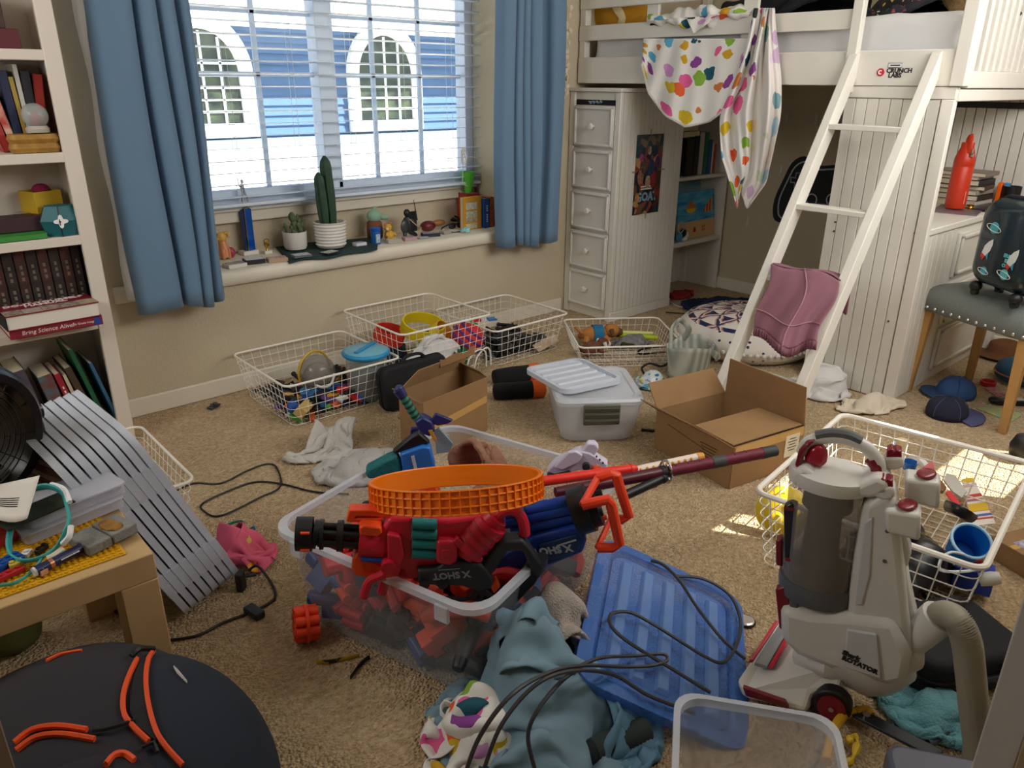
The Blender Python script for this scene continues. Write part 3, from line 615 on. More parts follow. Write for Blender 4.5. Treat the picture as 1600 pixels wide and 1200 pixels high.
def swag(u, v):
 tx, ty = 1005+183*u, 60; bx_, by_ = lerp2(botc, u); x = tx*(1-v)+bx_*v; y = ty*(1-v)+by_*v
 k = (1-u)**1.5
 d = .03+.03*math.sin(pi*u)*v+(.018*math.sin(u*40+v*2)*k+.008*math.sin(u*19+1))*(.4+.6*v)
 return PX(x, y, LX-d)
g = G(); g.grid(swag, 60, 24); g.uv = [(a*.75, b*.42) for a, b in g.uv]; g.build('swag', PRT, bk, True, solid=.006, subd=1, smooth=3.2)
hm = [swag(u, 1)+Vector((-.004, 0, 0)) for u in [i/40 for i in range(41)]]; G().tube(hm, .006, 6).build('hem', mat('hem_grey', '#cfcac2', .9), bk, True)
rows = [(12, 1178, 1214), (60, 1166, 1218), (120, 1150, 1220), (180, 1127, 1219), (240, 1128, 1210), (280, 1138, 1202), (312, 1150, 1172)]
def tail(u, v):
 t = v*(len(rows)-1); i = min(int(t), len(rows)-2); f = t-i; a, b = rows[i], rows[i+1]
 y = a[0]*(1-f)+b[0]*f; x0 = a[1]*(1-f)+b[1]*f; x1 = a[2]*(1-f)+b[2]*f
 y += 14*math.sin(u*8+1)*v*v; k = .35+.65*math.sin(pi*min(1, v+.1))
 d = .055+(.028*math.sin(u*17+v*2.5)+.014*math.sin(u*37-v*4))*k
 return PX(x0+(x1-x0)*u+3*math.sin(v*9+u*4), y, LX-d)
def tailA(u, v): return tail(u*.55, v)
def tailB(u, v): return tail(.5+u*.5, v)+Vector((-.006, 0, 0))
g = G(); g.grid(tailA, 34, 34); g.uv = [(a*.25+2, b*1.0) for a, b in g.uv]; g.build('tail', PRT, bk, True, solid=.006, subd=1, smooth=3.2)
g = G(); g.grid(tailB, 34, 34); g.uv = [(a*.25+5, b*1.0) for a, b in g.uv]; g.build('tail_reverse', PRT2, bk, True, solid=.006, subd=1, smooth=3.2, label='paler reverse side of the blanket')
def roll(u, v):
 x, y = 1020+158*u, 34-14*u; c = PX(x, y, LX+.03); a = 2*pi*v; r_ = .045+.009*math.sin(u*23+v*7)+.006*math.sin(u*51+v*9)+.01*math.sin(a*3+u*9)
 r_ *= .35+.65*math.sin(pi*min(1, max(0, u*.9+.08)))**.4
 return c+Vector((-math.cos(a)*r_*1.3, 0, math.sin(a)*r_))
g = G(); g.grid(roll, 50, 25); g.uv = [(a*.6+7, b*.3) for a, b in g.uv]; g.build('bunched_fold', PRT, bk, True, smooth=3.2, subd=1)
def tri(u, v): return PX(1072+ (1125-1072)*u+ (12)*v*(1-u), 28+ v*26*(1-u)-6*u, LX-.03-.012*math.sin(u*9+v*4))
g = G(); g.grid(tri, 16, 10); g.uv = [(a*.25+9, b*.15) for a, b in g.uv]; g.build('corner', PRT, bk, True, solid=.006, subd=1, smooth=3.2)
# ---------------- chest of drawers under the far end ----------------
CX0, CY0 = 3.45, 2.985; ctop = PY(977, 138, CY0).z; CX1 = 4.05
ch = T('chest_of_drawers', 'tall white five drawer chest under the far end of the loft bed', 'drawers', ((CX0+CX1)/2, (CY0+YW)/2, 0))
def cp(nm, x0, x1, y0, y1, z0, z1, b=.004, m=WHITE, p=ch): return G().bx(x0, x1, y0, y1, z0, z1).build(nm, m, p, True, bevel=b)
CGR = mat('drawer_white', '#dbd8d2', .45)
cp('body', CX0+.015, CX1, CY0+.012, YW-.005, 0, ctop-.02); cp('top', CX0-.008, CX1, CY0-.006, YW-.003, ctop-.02, ctop)
cp('corner_stile', CX0+.0, CX0+.03, CY0+.0, CY0+.04, 0, ctop-.02); cp('corner_stile', CX0, CX0+.02, YW-.045, YW-.005, 0, ctop-.02)
d0, d1 = .022, PX(893, 160, CX0).z; dh = (d1-.06)/5
yA, yB = CY0+.045, YW-.05
for k in range(5):
 z0 = .055+dh*k; dr = cp('drawer', CX0-.002, CX0+.016, yA, yB, z0+.005, z0+dh-.008, .004, CGR)
 for nm, a in (('top', (yA+.004, yB-.004, z0+dh-.03, z0+dh-.014)), ('bottom', (yA+.004, yB-.004, z0+.01, z0+.026)), ('left', (yA+.004, yA+.02, z0+.01, z0+dh-.014)), ('right', (yB-.02, yB-.004, z0+.01, z0+dh-.014))):
  cp('moulding', CX0-.014, CX0, a[0], a[1], a[2], a[3], .006, CGR, dr)
 g = G(); g.lathe([(.007, 0), (.008, .012), (.017, .02), (.019, .028), (.013, .036), (.0005, .038)], 16, frame(((CX0-.002), (yA+yB)/2, z0+dh/2), (0, 1, 0), (0, 0, 1), None) @ Matrix.Rotation(pi, 4, 'X')); g.build('knob', WHITE, dr, True)
n = 15
for k in range(n):
 a = CX0+.032+(CX1-CX0-.034)*k/n; b = CX0+.032+(CX1-CX0-.034)*(k+1)/n; cp('plank', a+.0015, b-.0015, CY0, CY0+.011, .06, ctop-.022, .0015)
cp('plinth', CX0+.005, CX1, CY0-.003, CY0+.01, 0, .058)
# black strip painted as gap shade above the top drawer, with blue cloth
cp('gap_shade_strip', CX0+.01, CX0+.016, yA, yB, d1-.01, d1+.018, None, BLACKM)
g = G(); yy = (yA+yB)/2
tag(G().tube([(CX0+.004, yy-.05+.1*t, d1+.006+.004*math.sin(t*20)) for t in [i/12 for i in range(13)]], [.006+.003*math.sin(i*2) for i in range(13)], 6).build('sock', mat('cloth_bluegrey', '#5b7288', .9, noise=(60, .5), col2='#93a9ba')), 'blue grey cloth caught above the top drawer of the chest', 'cloth')
# poster
def posterm():
 m = mat('poster_print', '#33261f', .35); n = m.node_tree.nodes; L = m.node_tree.links; b = n['Principled BSDF']
 tc = n.new('ShaderNodeTexCoord'); v = n.new('ShaderNodeTexVoronoi'); v.inputs['Scale'].default_value = 24; L.new(tc.outputs['Object'], v.inputs['Vector'])
 r = n.new('ShaderNodeValToRGB'); el = r.color_ramp.elements; r.color_ramp.interpolation = 'CONSTANT'
 cs = ['#17131a', '#4a2f22', '#223240', '#6e4a32', '#2a1c2a', '#8f3a2c', '#b58a5c', '#1d1a22', '#5b3a4c']
 while len(el) < len(cs): el.new(.5)
 for i, c in enumerate(cs): el[i].position = i/len(cs); el[i].color = lin(c)
 sp = n.new('ShaderNodeSeparateColor'); L.new(v.outputs['Color'], sp.inputs[0]); L.new(sp.outputs[0], r.inputs[0])
 xyz = n.new('ShaderNodeSeparateXYZ'); L.new(tc.outputs['Object'], xyz.inputs[0])
 r2 = n.new('ShaderNodeValToRGB'); r2.color_ramp.elements[0].position = .3; r2.color_ramp.elements[0].color = (0, 0, 0, 1); r2.color_ramp.elements[1].position = .42; r2.color_ramp.elements[1].color = (1, 1, 1, 1); L.new(xyz.outputs[2], r2.inputs[0])
 mx = n.new('ShaderNodeMix'); mx.data_type = 'RGBA'; mx.inputs[7].default_value = lin('#3f6470');
 mm = n.new('ShaderNodeMath'); mm.operation = 'MULTIPLY'; mm.inputs[1].default_value = .55; L.new(r2.outputs[0], mm.inputs[0]); L.new(mm.outputs[0], mx.inputs[0]); L.new(r.outputs[0], mx.inputs[6]); L.new(mx.outputs[2], b.inputs['Base Color']); return m
pa, pb, pc = PY(996, 211, CY0-.004), PY(1042, 208, CY0-.004), PY(988, 337, CY0-.004); pw = .245; ph = pa.z-pc.z
x0 = pa.x; po = T('poster', 'dark film poster with blue grey title letters taped to the chest side', 'poster', (x0+pw/2, CY0-.003, pc.z))
G().bx(-pw/2, pw/2, -.0015, 0, 0, ph).build('sheet', posterm(), po, smooth=None)
text('GOAT', .07, mat('poster_letters', '#7d9cb5', .5), po, Matrix.Translation((0, -.002, .1)) @ Matrix.Rotation(pi/2, 4, 'X'), bold=.003)
for z_ in (.163, .149): G().box((-.01, -.002, z_), (.1, .001, .008)).build('print_line', mat('poster_white', '#d8d4c8', .5), po)
PB = [('#c98f6a', -.07, .22, .035), ('#b02a35', .05, .2, .04), ('#d7b48a', .0, .19, .03), ('#6c3c86', .08, .3, .03), ('#d05aa0', -.07, .33, .02), ('#2b4e78', .02, .27, .04), ('#a33b30', .09, .12, .03), ('#e0a35a', -.09, .1, .025), ('#e9d6b8', 0, .37, .02), ('#7c5b48', -.05, .28, .04)]
for i, (c_, x_, z_, r_) in enumerate(PB): g = G(); g.lathe([(r_, 0), (r_*.98, .0012), (.001, .0014)], 12, Matrix.Translation((x_, -.0015, z_)) @ Matrix.Rotation(pi/2, 4, 'X') @ Matrix.Diagonal((.8, 1.25, 1, 1))); g.build('printed_figure', mat('poster_fig%d' % i, c_, .5, noise=(60, .5), col2='#241a1c'), po)
TP = mat('tape_tab', '#9c8d78', .4)
for x_, z_, h_ in ((0, ph+.012, 1), (0, -.012, 1), (-pw/2-.012, ph*.55, 0), (pw/2+.012, ph*.55, 0)): G().box((x_, -.002, z_), (.008 if h_ else .035, .001, .035 if h_ else .008)).build('tape', TP, po)
# ---------------- bookcase facing the room beside the chest ----------------
BX0, BX1, BY0, BY1 = CX1+.004, XR-.02, 3.06, YW-.005
bc = T('bookcase', 'white open bookcase tucked under the loft bed beside the chest', 'bookcase', ((BX0+BX1)/2, (BY0+BY1)/2, 0))
s1 = PY(1060, 279, BY0).z; s2 = PY(1051, 382, BY0).z
for nm, a in (('side_panel', (BX0, BX0+.02, BY0, BY1, 0, ctop-.02)), ('side_panel', (BX1-.02, BX1, BY0, BY1, 0, ctop-.02)), ('top_panel', (BX0, BX1, BY0, BY1, ctop-.02, ctop)), ('shelf', (BX0+.02, BX1-.02, BY0+.005, BY1-.01, s1-.022, s1)), ('shelf', (BX0+.02, BX1-.02, BY0+.0, BY1-.01, s2-.03, s2))): cp(nm, *a, p=bc)
for k in range(10): a = BX0+.02+(BX1-BX0-.04)*k/10; cp('back_plank', a+.0015, a+(BX1-BX0-.04)/10-.0015, BY1-.012, BY1, 0, ctop-.02, .0015, WHITE, bc)
PAGE = mat('book_pages', '#d9cdb2', .9)
def book(label, col, c, w, d, h, m=None, rough=.5, group=None, title=None, tcol='#e8e0d0', M=None, spine='-y', col2=None):
 """w thickness (x), d depth (y), h height (z); spine towards -y"""
 M = M if M is not None else Matrix.Translation(Vector(c))
 t = T('book', label, 'book', m=M, group=group); cv = mat('cover_'+col+(col2 or ''), col, rough, noise=(25, .3) if col2 else None, col2=col2)
 g = G(); th = min(.003, w*.12); g.bx(-w/2, -w/2+th, -d/2, d/2, 0, h); g.bx(w/2-th, w/2, -d/2, d/2, 0, h); g.bx(-w/2, w/2, -d/2, -d/2+th, 0, h); g.build('cover', cv, t, bevel=.001)
 G().bx(-w/2+th, w/2-th, -d/2+th, d/2-.004, .003, h-.003).build('pages', PAGE, t)
 if title: [G().bx(-w*.12, w*.12, -d/2-.0006, -d/2, h*(.2+.075*q), h*(.245+.075*q)).build('title_print', mat('ttl_'+tcol, tcol, .6), t) for q in range(8) if q != 4]
 return t
bz = s1+.001; x = PY(1067, 275, BY0+.05).x
for i, (lab, col, w_, h_, t_) in enumerate((('thick black book with a bronze emblem on the loft bookcase', '#1b1716', .085, .24, None), ('black book beside the silver one on the loft bookcase', '#121114', .05, .25, None), ('silver covered book standing on the loft bookcase', '#b7b5ae', .05, .27, None), ('dark green spined book on the loft bookcase', '#0d6b4c', .045, .27, None), ('navy blue book on the loft bookcase', '#2a4f8a', .04, .22, None), ('thin pale book at the right of the loft bookcase', '#d8cfc0', .018, .2, None), ('thin red book at the right of the loft bookcase', '#b23a22', .022, .19, None))):
 book(lab, col, (x+w_/2, BY0+.12, bz), w_, .16, h_); x += w_+.004
for k in range(3):
 xx = PY(1080, 230, BY0+.06).x-.02; M = Matrix.Translation((xx+k*-.008, BY0+.12, bz+.243+k*.037)) @ Matrix.Rotation(pi/2, 4, 'Y'); M = Matrix.Translation((xx-.09-k*.012, BY0+.12, bz+.262+k*.038)) @ Matrix.Rotation(pi/2, 4, 'Y')
 book(['cream book lying lowest on the black books of the loft bookcase', 'cream book lying between two others on the loft bookcase', 'cream book lying topmost on the loft bookcase'][k], '#d8c8a6', None, .035, .15, .17-.014*k, M=M)
# painting leaning on the lower shelf
def seam():
 m = mat('sea_painting', '#3a9ccf', .6); n = m.node_tree.nodes; L = m.node_tree.links; b = n['Principled BSDF']
 tc = n.new('ShaderNodeTexCoord'); nz = n.new('ShaderNodeTexNoise'); mp = n.new('ShaderNodeMapping'); mp.inputs['Scale'].default_value = (4, 1, 22); L.new(tc.outputs['Object'], mp.inputs[0]); L.new(mp.outputs[0], nz.inputs['Vector']); nz.inputs['Scale'].default_value = 1.6
 r = n.new('ShaderNodeValToRGB'); r.color_ramp.elements[0].color = lin('#1f86c4'); r.color_ramp.elements[0].position = .35; r.color_ramp.elements[1].color = lin('#62b9dc'); r.color_ramp.elements[1].position = .65; L.new(nz.outputs[0], r.inputs[0])
 xyz = n.new('ShaderNodeSeparateXYZ'); L.new(tc.outputs['Object'], xyz.inputs[0]); gt = n.new('ShaderNodeMath'); gt.operation = 'GREATER_THAN'; gt.inputs[1].default_value = .115; L.new(xyz.outputs[2], gt.inputs[0])
 mx = n.new('ShaderNodeMix'); mx.data_type = 'RGBA'; mx.inputs[6].default_value = lin('#d6b07c'); L.new(gt.outputs[0], mx.inputs[0]); L.new(r.outputs[0], mx.inputs[7]); L.new(mx.outputs[2], b.inputs['Base Color']); return m
cxp = PY(1092, 330, BY0+.06); cw, chh = .42, .31
cM = Matrix.Translation((cxp.x-.02, BY0+.05, s2+.001)) @ Matrix.Rotation(-.14, 4, 'X')
cv = T('canvas_painting', 'childs painted canvas of a blue sea with a yellow fish and a striped fish', 'painting', m=cM)
G().bx(-cw/2, cw/2, -.009, .009, 0, chh).build('canvas', seam(), cv, bevel=.001)
def flat(nm, col, pts, par, y=-.0105): g = G(); g.ring([[(a, yy, b) for a, b in pts] for yy in (-.009, y)]); return g.build(nm, mat('paint_'+col, col, .7), par, smooth=None)
flat('fish_body', '#e4c414', [(-.06+.055*math.cos(a), .2+.03*math.sin(a)) for a in [pi+pi*i/9 for i in range(10)]], cv); flat('fish_top', '#c8762f', [(-.11, .2), (-.012, .2), (-.03, .235), (-.05, .245), (-.065, .262), (-.085, .232)], cv)
for k in range(6): flat('stripe', ['#c73a22', '#e2a33c'][k % 2], [(.075+.017*k, .165), (.092+.017*k, .165), (.1+.017*k, .19+.014*min(k+1, 5)), (.085+.017*k, .18+.014*min(k, 5))], cv)
flat('red_shape', '#b8242b', [(-.045, .04), (-.01, .042), (-.015, .062), (-.025, .078), (-.04, .06)], cv)
for a, b in ((.06, .06), (.08, .065), (.058, .04), (.078, .042)): flat('red_dash', '#b8242b', [(a, b), (a+.01, b), (a+.008, b+.014), (a+.002, b+.014)], cv)
for k in range(2):
 M = Matrix.Translation((cxp.x+.01+.008*k, BY0+.078+.024*k, s2+.001)) @ Matrix.Rotation(-.14, 4, 'X')
 o = G().bx(-cw/2, cw/2, -.008, .008, 0, .27-.01*k).build('canvas_board', mat('canvas_green%d' % k, ['#5a8a3c', '#1c2622'][k], .7), None); o.matrix_world = M @ Matrix.Translation((0, 0, 0)); tag(o, ['green edged canvas leaning behind the sea painting', 'black edged canvas leaning rearmost behind the sea painting'][k], 'canvas')
M = Matrix.Translation((cxp.x+.01, BY0+.14, s2+.001)) @ Matrix.Rotation(-.2, 4, 'X'); o = G().bx(-.2, .2, -.003, .003, 0, .36).build('drawing', mat('drawing_blue', '#8fb9c4', .7)); o.matrix_world = M; tag(o, 'pale blue drawing sheet standing behind the sea painting', 'drawing')
# small toy on the shelf
p = PY(1062, 366, BY0+.02); tt = T('toy_figure', 'small blue black and white toy on the loft bookcase shelf', 'toy', (p.x, BY0+.025, s2))
G().ell((0, 0, .035), (.03, .02, .035), 12).build('body', mat('toy_blue', '#3f9ad0', .3), tt); G().ell((.045, 0, .055), (.03, .02, .03), 12).build('head', BLACK, tt); G().ell((.07, -.004, .04), (.022, .018, .026), 12).build('face', WPL, tt); G().tube([(.0+.035*math.cos(a), -.01, .1+.035*math.sin(a)) for a in [2*pi*i/14 for i in range(14)]], .004, 6, True).build('hoop', mat('toy_pale', '#9fc6d4', .3), tt); G().ell((.055, 0, .012), (.035, .02, .012), 10).build('foot', WPL, tt)
# ---------------- desk under the near end ----------------
DZ = PY(1450, 361, LY0).z; DZT = PY(1450, 352, LY0+.0).z
dk = T('desk', 'white desk with beadboard back under the near end of the loft bed', 'desk', (4.1, 1.55, 0))
def dp(nm, x0, x1, y0, y1, z0, z1, b=.004, m=WHITE, p=dk): return G().bx(x0, x1, y0, y1, z0, z1).build(nm, m, p, True, bevel=b)
YD1 = 1.715
dp('desk_top', LX+.036, XR-.06, LY0+.004, YD1, DZ-.028, DZ); dp('back_panel', LX+.036, XR-.06, YD1+.012, YD1+.02, 0, zA-.05, None)
n = 18; wv = (XR-.1-LX)/n
for k in range(n): a = LX+.04+wv*k; dp('back_plank', a+.0025, a+wv-.0025, YD1, YD1+.012, DZ, zA-.05, .002)
for k in range(9): a = LY0+.01+.049*k; dp('wall_plank', XR-.062, XR-.05, a+.002, a+.047, DZ, zA-.05, .002)
dp('side_panel', LX+.036, 3.90, LY0+.02, LY0+.03, .0, DZ-.03, .002)
for k in range(6): a = LX+.04+.06*k; dp('front_plank', a+.0015, a+.0585, LY0+.012, LY0+.02, .004, DZ-.03, .0015)
ped = dp('pedestal', 3.905, XR-.065, LY0+.02, YD1-.05, 0, DZ-.03)
for k in range(3):
 z0 = .06+k*(DZ-.1)/3; z1 = z0+(DZ-.1)/3-.02; dr = dp('drawer', 3.93, XR-.09, LY0+.004, LY0+.02, z0, z1, .004)
 for a in ((3.94, XR-.1, z1-.03, z1-.012), (3.94, XR-.1, z0+.012, z0+.03), (3.94, 3.958, z0+.012, z1-.012)): dp('moulding', a[0], a[1], LY0-.008, LY0+.004, a[2], a[3], .005, WHITE, dr)
dp('light_bar', XR-.085, XR-.064, LY0+.01, YD1-.01, zA-.105, zA-.075, .004, BLACK)
# things on the desk
DY = LY0+.2
def deskpt(px, py): return F(px, py, DZ)
p = PY(1490, 330, LY0+.16); bt = T('water_bottle', 'orange red steel water bottle with strap handle on the desk', 'bottle', (p.x, LY0+.16, DZ+.012))
ORB = mat('bottle_orange', '#c93416', .4)
hB = PY(1505, 212, LY0+.16).z-DZ-.012; rB = .047
G().lathe([(rB*.96, 0), (rB, .006), (rB, hB*.56), (rB*.98, hB*.565), (rB*.98, hB*.6), (rB, hB*.605), (rB*.98, hB*.68), (rB*.9, hB*.72)], 28).build('body', ORB, bt)
G().lathe([(rB*.9, hB*.72), (rB*.72, hB*.8), (rB*.62, hB*.83), (rB*.6, hB*.9), (rB*.3, hB*.905)], 24).build('cap', ORB, bt)
G().tube(spline([(-.03, -.02, hB*.76), (-.028, -.02, hB*.9), (-.015, -.01, hB*.985), (.01, .0, hB), (.022, .01, hB*.94), (.022, .012, hB*.84)], 6), .012, 6, flat=((0, 1, 0), .35)).build('strap', ORB, bt)
G().cyl((-.03, -.034, hB*.74), (-.03, -.044, hB*.74), .009).build('rivet', CHROME, bt); G().box((-.03, -.036, hB*.775), (.013, .004, .035)).build('strap_clip', CHROME, bt)
G().box((-.018, -rB+.0035, hB*.16), (.006, .002, .06)).build('maker_mark', mat('bottle_mark', '#e8a08c', .5), bt)
for i, (lab, col, z_, w_, d_, h_, r_) in enumerate((('thin printed magazine under the orange bottle on the desk', '#5a4a52', 0, .3, .2, .006, .2), ('dark glossy folder lying on the desk behind the bottle', '#26242c', .0, .28, .2, .012, -.1))):
 pp_ = (4.42, LY0+.12, DZ) if i else (p.x, LY0+.14, DZ); o = G().box((0, 0, h_/2), (w_, d_, h_), rotz(r_)).build('magazine' if not i else 'folder', mat('mag%d' % i, col, .3, noise=(20, .5), col2='#8c7f88' if not i else '#3c3540')); o.location = pp_; tag(o, lab, 'magazine' if not i else 'folder')
r = random.Random(2); z = DZ+.0005
BKC = ['#c6bdb0', '#3a332f', '#a59a90', '#5c4a43', '#2a2a30', '#b3a7a5', '#8f7d75']
NM = ['lowest', 'second lowest', 'third lowest', 'middle', 'third highest', 'second highest', 'topmost']
for k in range(7):
 h_ = r.uniform(.014, .03); o = book('book lying %s in the stack at the desk back' % NM[k], BKC[k], None, h_, .24+r.uniform(-.02, .03), .2, M=Matrix.Translation((4.60+r.uniform(-.008, .008), LY0+.24, z+h_/2)) @ Matrix.Rotation(r.uniform(-.1, .1), 4, 'Z') @ Matrix.Rotation(-pi/2, 4, 'Y')); z += h_+.0006
for px, col, lab in ((1548, '#f0660c', 'orange rounded plastic case standing on the desk'), (1561, '#3f86b8', 'blue rounded plastic case standing behind the orange one')):
 q = F(px, 318, DZ); g = G(); g.prism([(a, b+.058) for a, b in rrect(.042, .115, .019, 5)], -.011, .011, Matrix.Rotation(pi/2, 4, 'X')); o = g.build('plastic_case', mat('case_'+col, col, .35), bevel=.003); o.location = (min(q.x, 4.6), q.y-.035, DZ); tag(o, lab, 'case')
q = F(1578, 321, DZ); cu = T('mug', 'black mug standing at the right of the desk', 'mug', (min(q.x, 4.6), q.y, DZ)); G().lathe([(.038, 0), (.041, .004), (.043, .10), (.040, .10), (.038, .01), (.001, .008)], 26).build('body', BLACK, cu); G().tube(spline([(.04, 0, .085), (.066, 0, .08), (.07, 0, .05), (.06, 0, .025), (.04, 0, .02)], 5), .006, 8).build('handle', BLACK, cu)
o = G().lathe([(.001, 0), (.03, 0), (.032, .006), (.016, .01), (.012, .018), (.018, .026), (.001, .03)], 20).build('trinket', mat('brass', '#c9a24a', .25, 1)); q = PY(1513, 322, LY0+.12); o.location = (q.x, LY0+.11, DZ); tag(o, 'small brass trinket beside the orange bottle', 'trinket')
# ---------------- chair and suitcase ----------------
UPH = mat('grey_linen', '#6d7370', .9, noise=(160, .5), col2='#7d837f', bump=(400, .25)); OAK = mat('chair_oak', '#bd9156', .5, noise=(12, .5), col2='#ab8049')
cs = F(1425, 632); st = T('upholstered_stool', 'grey upholstered stool with nailhead trim and pale wooden legs beside the desk', 'stool', (3.85, 1.0, 0))
SZ = .47
sa = F(1432, 478, SZ-.05); sb_ = F(1600, 532, SZ-.05); ex = (sb_-sa); ex.z = 0; ex.normalize(); ey = Vector((-ex.y, ex.x, 0))
if ey.x < 0: ey = -ey
# seat outline in the frame (ex along the front edge towards the camera side, ey away)
sM = frame(sa, ex, ey) if ex.cross(ey).z > 0 else Matrix(((ex.x, ey.x, 0, sa.x), (ex.y, ey.y, 0, sa.y), (0, 0, 1, sa.z), (0, 0, 0, 1)))
W_, D_ = .56, .45; rings = []
for z, ins in ((-.01, .012), (0, 0), (.05, -.004), (.085, .008), (.105, .035), (.118, .08), (.124, .14)):
 rings.append([tuple(sM @ Vector((x+W_/2, y+D_/2, z))) for x, y in rrect(W_-2*ins, D_-2*ins, max(.03, .06-ins*.2), 5)])
g = G(); g.ring(rings); g.build('seat', UPH, st, True, smooth=1.2)
nl = G(); nl.ell((0, 0, 0), (.008, .008, .008), 8); nb_ = nl.build('nail', CHROME, st)
first = True; imst = MW[st.name].inverted()
for k in range(13):
 for side in (0, 1):
  v = Vector((.02+k*.043, -.003, .012)) if side == 0 else Vector((-.003, .02+k*.034, .012))
  M = Matrix.Translation(imst @ (sM @ v))
  if first: nb_.matrix_local = M; first = False
  else: inst(nb_, st, M)
for (u, v) in ((.04, .04), (.04, D_-.04), (W_-.04, .04), (W_-.04, D_-.04)):
 p = sM @ Vector((u, v, 0)); g = G(); sp = Vector(((p-(sM @ Vector((W_/2, D_/2, 0)))).x, (p-(sM @ Vector((W_/2, D_/2, 0)))).y, 0)).normalized()*.02
 a, b = .022, .016; top = [(p.x-a, p.y-a, sa.z-.008), (p.x+a, p.y-a, sa.z-.008), (p.x+a, p.y+a, sa.z-.008), (p.x-a, p.y+a, sa.z-.008)]; q = p+sp; bot = [(q.x-b, q.y-b, 0), (q.x+b, q.y-b, 0), (q.x+b, q.y+b, 0), (q.x-b, q.y+b, 0)]
 g.ring([bot, top]); g.build('leg', OAK, st, True, bevel=.003, smooth=None)
# suitcase standing on the stool
CASE = cellmat('space_print', '#1b2a31', ['#3aa0ae', '#e9e9e2', '#c8303c', '#2f6f86', '#f0efe8', '#5fb4bd'], 13, .2, rough=.18, coord='Object', warp=.03, keep=.45)
zs = SZ+.066; pc_ = F(1555, 478, zs); su = T('suitcase', 'small dark space print suitcase standing on the grey stool', 'suitcase', m=Matrix.Translation((pc_.x+.12, pc_.y+.0, zs)) @ rotz(-.55))
hs, ws, ds = .36, .30, .19
rings = []
for y, ins in ((-ds/2, .045), (-ds/2+.012, .02), (-ds/2+.04, .004), (-.012, 0), (.012, 0), (ds/2-.04, .004), (ds/2-.012, .02), (ds/2, .045)):
 rings.append([(x, y, z+hs/2+.055) for x, z in rrect(ws-2*ins, hs-2*ins, .06, 6)])
suR = Matrix.Rotation(pi/2, 4, 'Z'); g = G(); g.ring([[tuple(suR @ Vector(p)) for p in r_] for r_ in rings]); g.build('shell', CASE, su, smooth=1)
g = G(); g.tube([tuple(suR @ Vector((x, 0, z+hs/2+.055))) for x, z in rrect(ws+.004, hs+.004, .06, 6)], .011, 8, True); g.build('zip_band', BLACKM, su)
for a, b in ((-1, -1), (-1, 1), (1, -1), (1, 1)):
 x, y = a*(ds/2-.035), b*(ws/2-.04); wl = G(); wl.ell((x, y, .04), (.026, .026, .024), 10); k = wl.build('wheel_mount', BLACK, su); G().cyl((x-.009, y, .017), (x+.009, y, .017), .017, n=16).build('wheel', BLACK, k)
def pl(col, y, z, r_, nm='planet', ring=None):
 X = -ds/2-.0006; g = G(); g.lathe([(r_, 0), (r_*.9, .002), (.001, .0025)], 18, Matrix(((0, 0, -1, X), (1, 0, 0, y), (0, 1, 0, z), (0, 0, 0, 1)))); o = g.build(nm, mat('print_'+col, col, .3), su)
 if ring: G().tube([(X-.003, y+r_*1.7*math.cos(a)*.95, z+r_*.55*math.sin(a)+r_*.3*math.cos(a)) for a in [2*pi*i/20 for i in range(20)]], .0016, 4, True).build('planet_ring', mat('print_cream', '#d9dccf', .4), o)
pl('#3fa3b5', .045, .30, .024, ring=1); pl('#3fa3b5', .05, .12, .018, ring=1); pl('#57b7c0', -.06, .13, .022, ring=1)
X = -ds/2-.001
def flatx(nm, col, pts, par): g = G(); g.ring([[(x_, a, b) for a, b in pts] for x_ in (X, X-.002)]); return g.build(nm, mat('print_'+col, col, .35), par, smooth=None)
for (oy, oz) in ((.055, .215), (-.085, .2)):
 rk = flatx('rocket', '#dfe3e0', [(oy+a*.9-b*.45, oz+b*.9+a*.45) for a, b in ((-.012, -.03), (.012, -.03), (.018, 0), (.012, .025), (0, .045), (-.012, .025), (-.018, 0))], su)
 flatx('flame', '#d5332e', [(oy+a*.9-b*.45, oz+b*.9+a*.45) for a, b in ((-.012, -.032), (.012, -.032), (.006, -.05), (0, -.042), (-.008, -.055))], rk); flatx('fin', '#3c93b5', [(oy+a*.9-b*.45, oz+b*.9+a*.45) for a, b in ((-.016, -.01), (-.03, -.035), (-.012, -.028))], rk)
for i, s_ in enumerate(('ER&', 'IE', 'ON')): text(s_, .02, mat('print_teal', '#5fc0cc', .4), su, Matrix(((0, 0, -1, X-.001), (-1, 0, 0, -.055), (0, 1, 0, .205-.02*i), (0, 0, 0, 1))), bold=.0008)
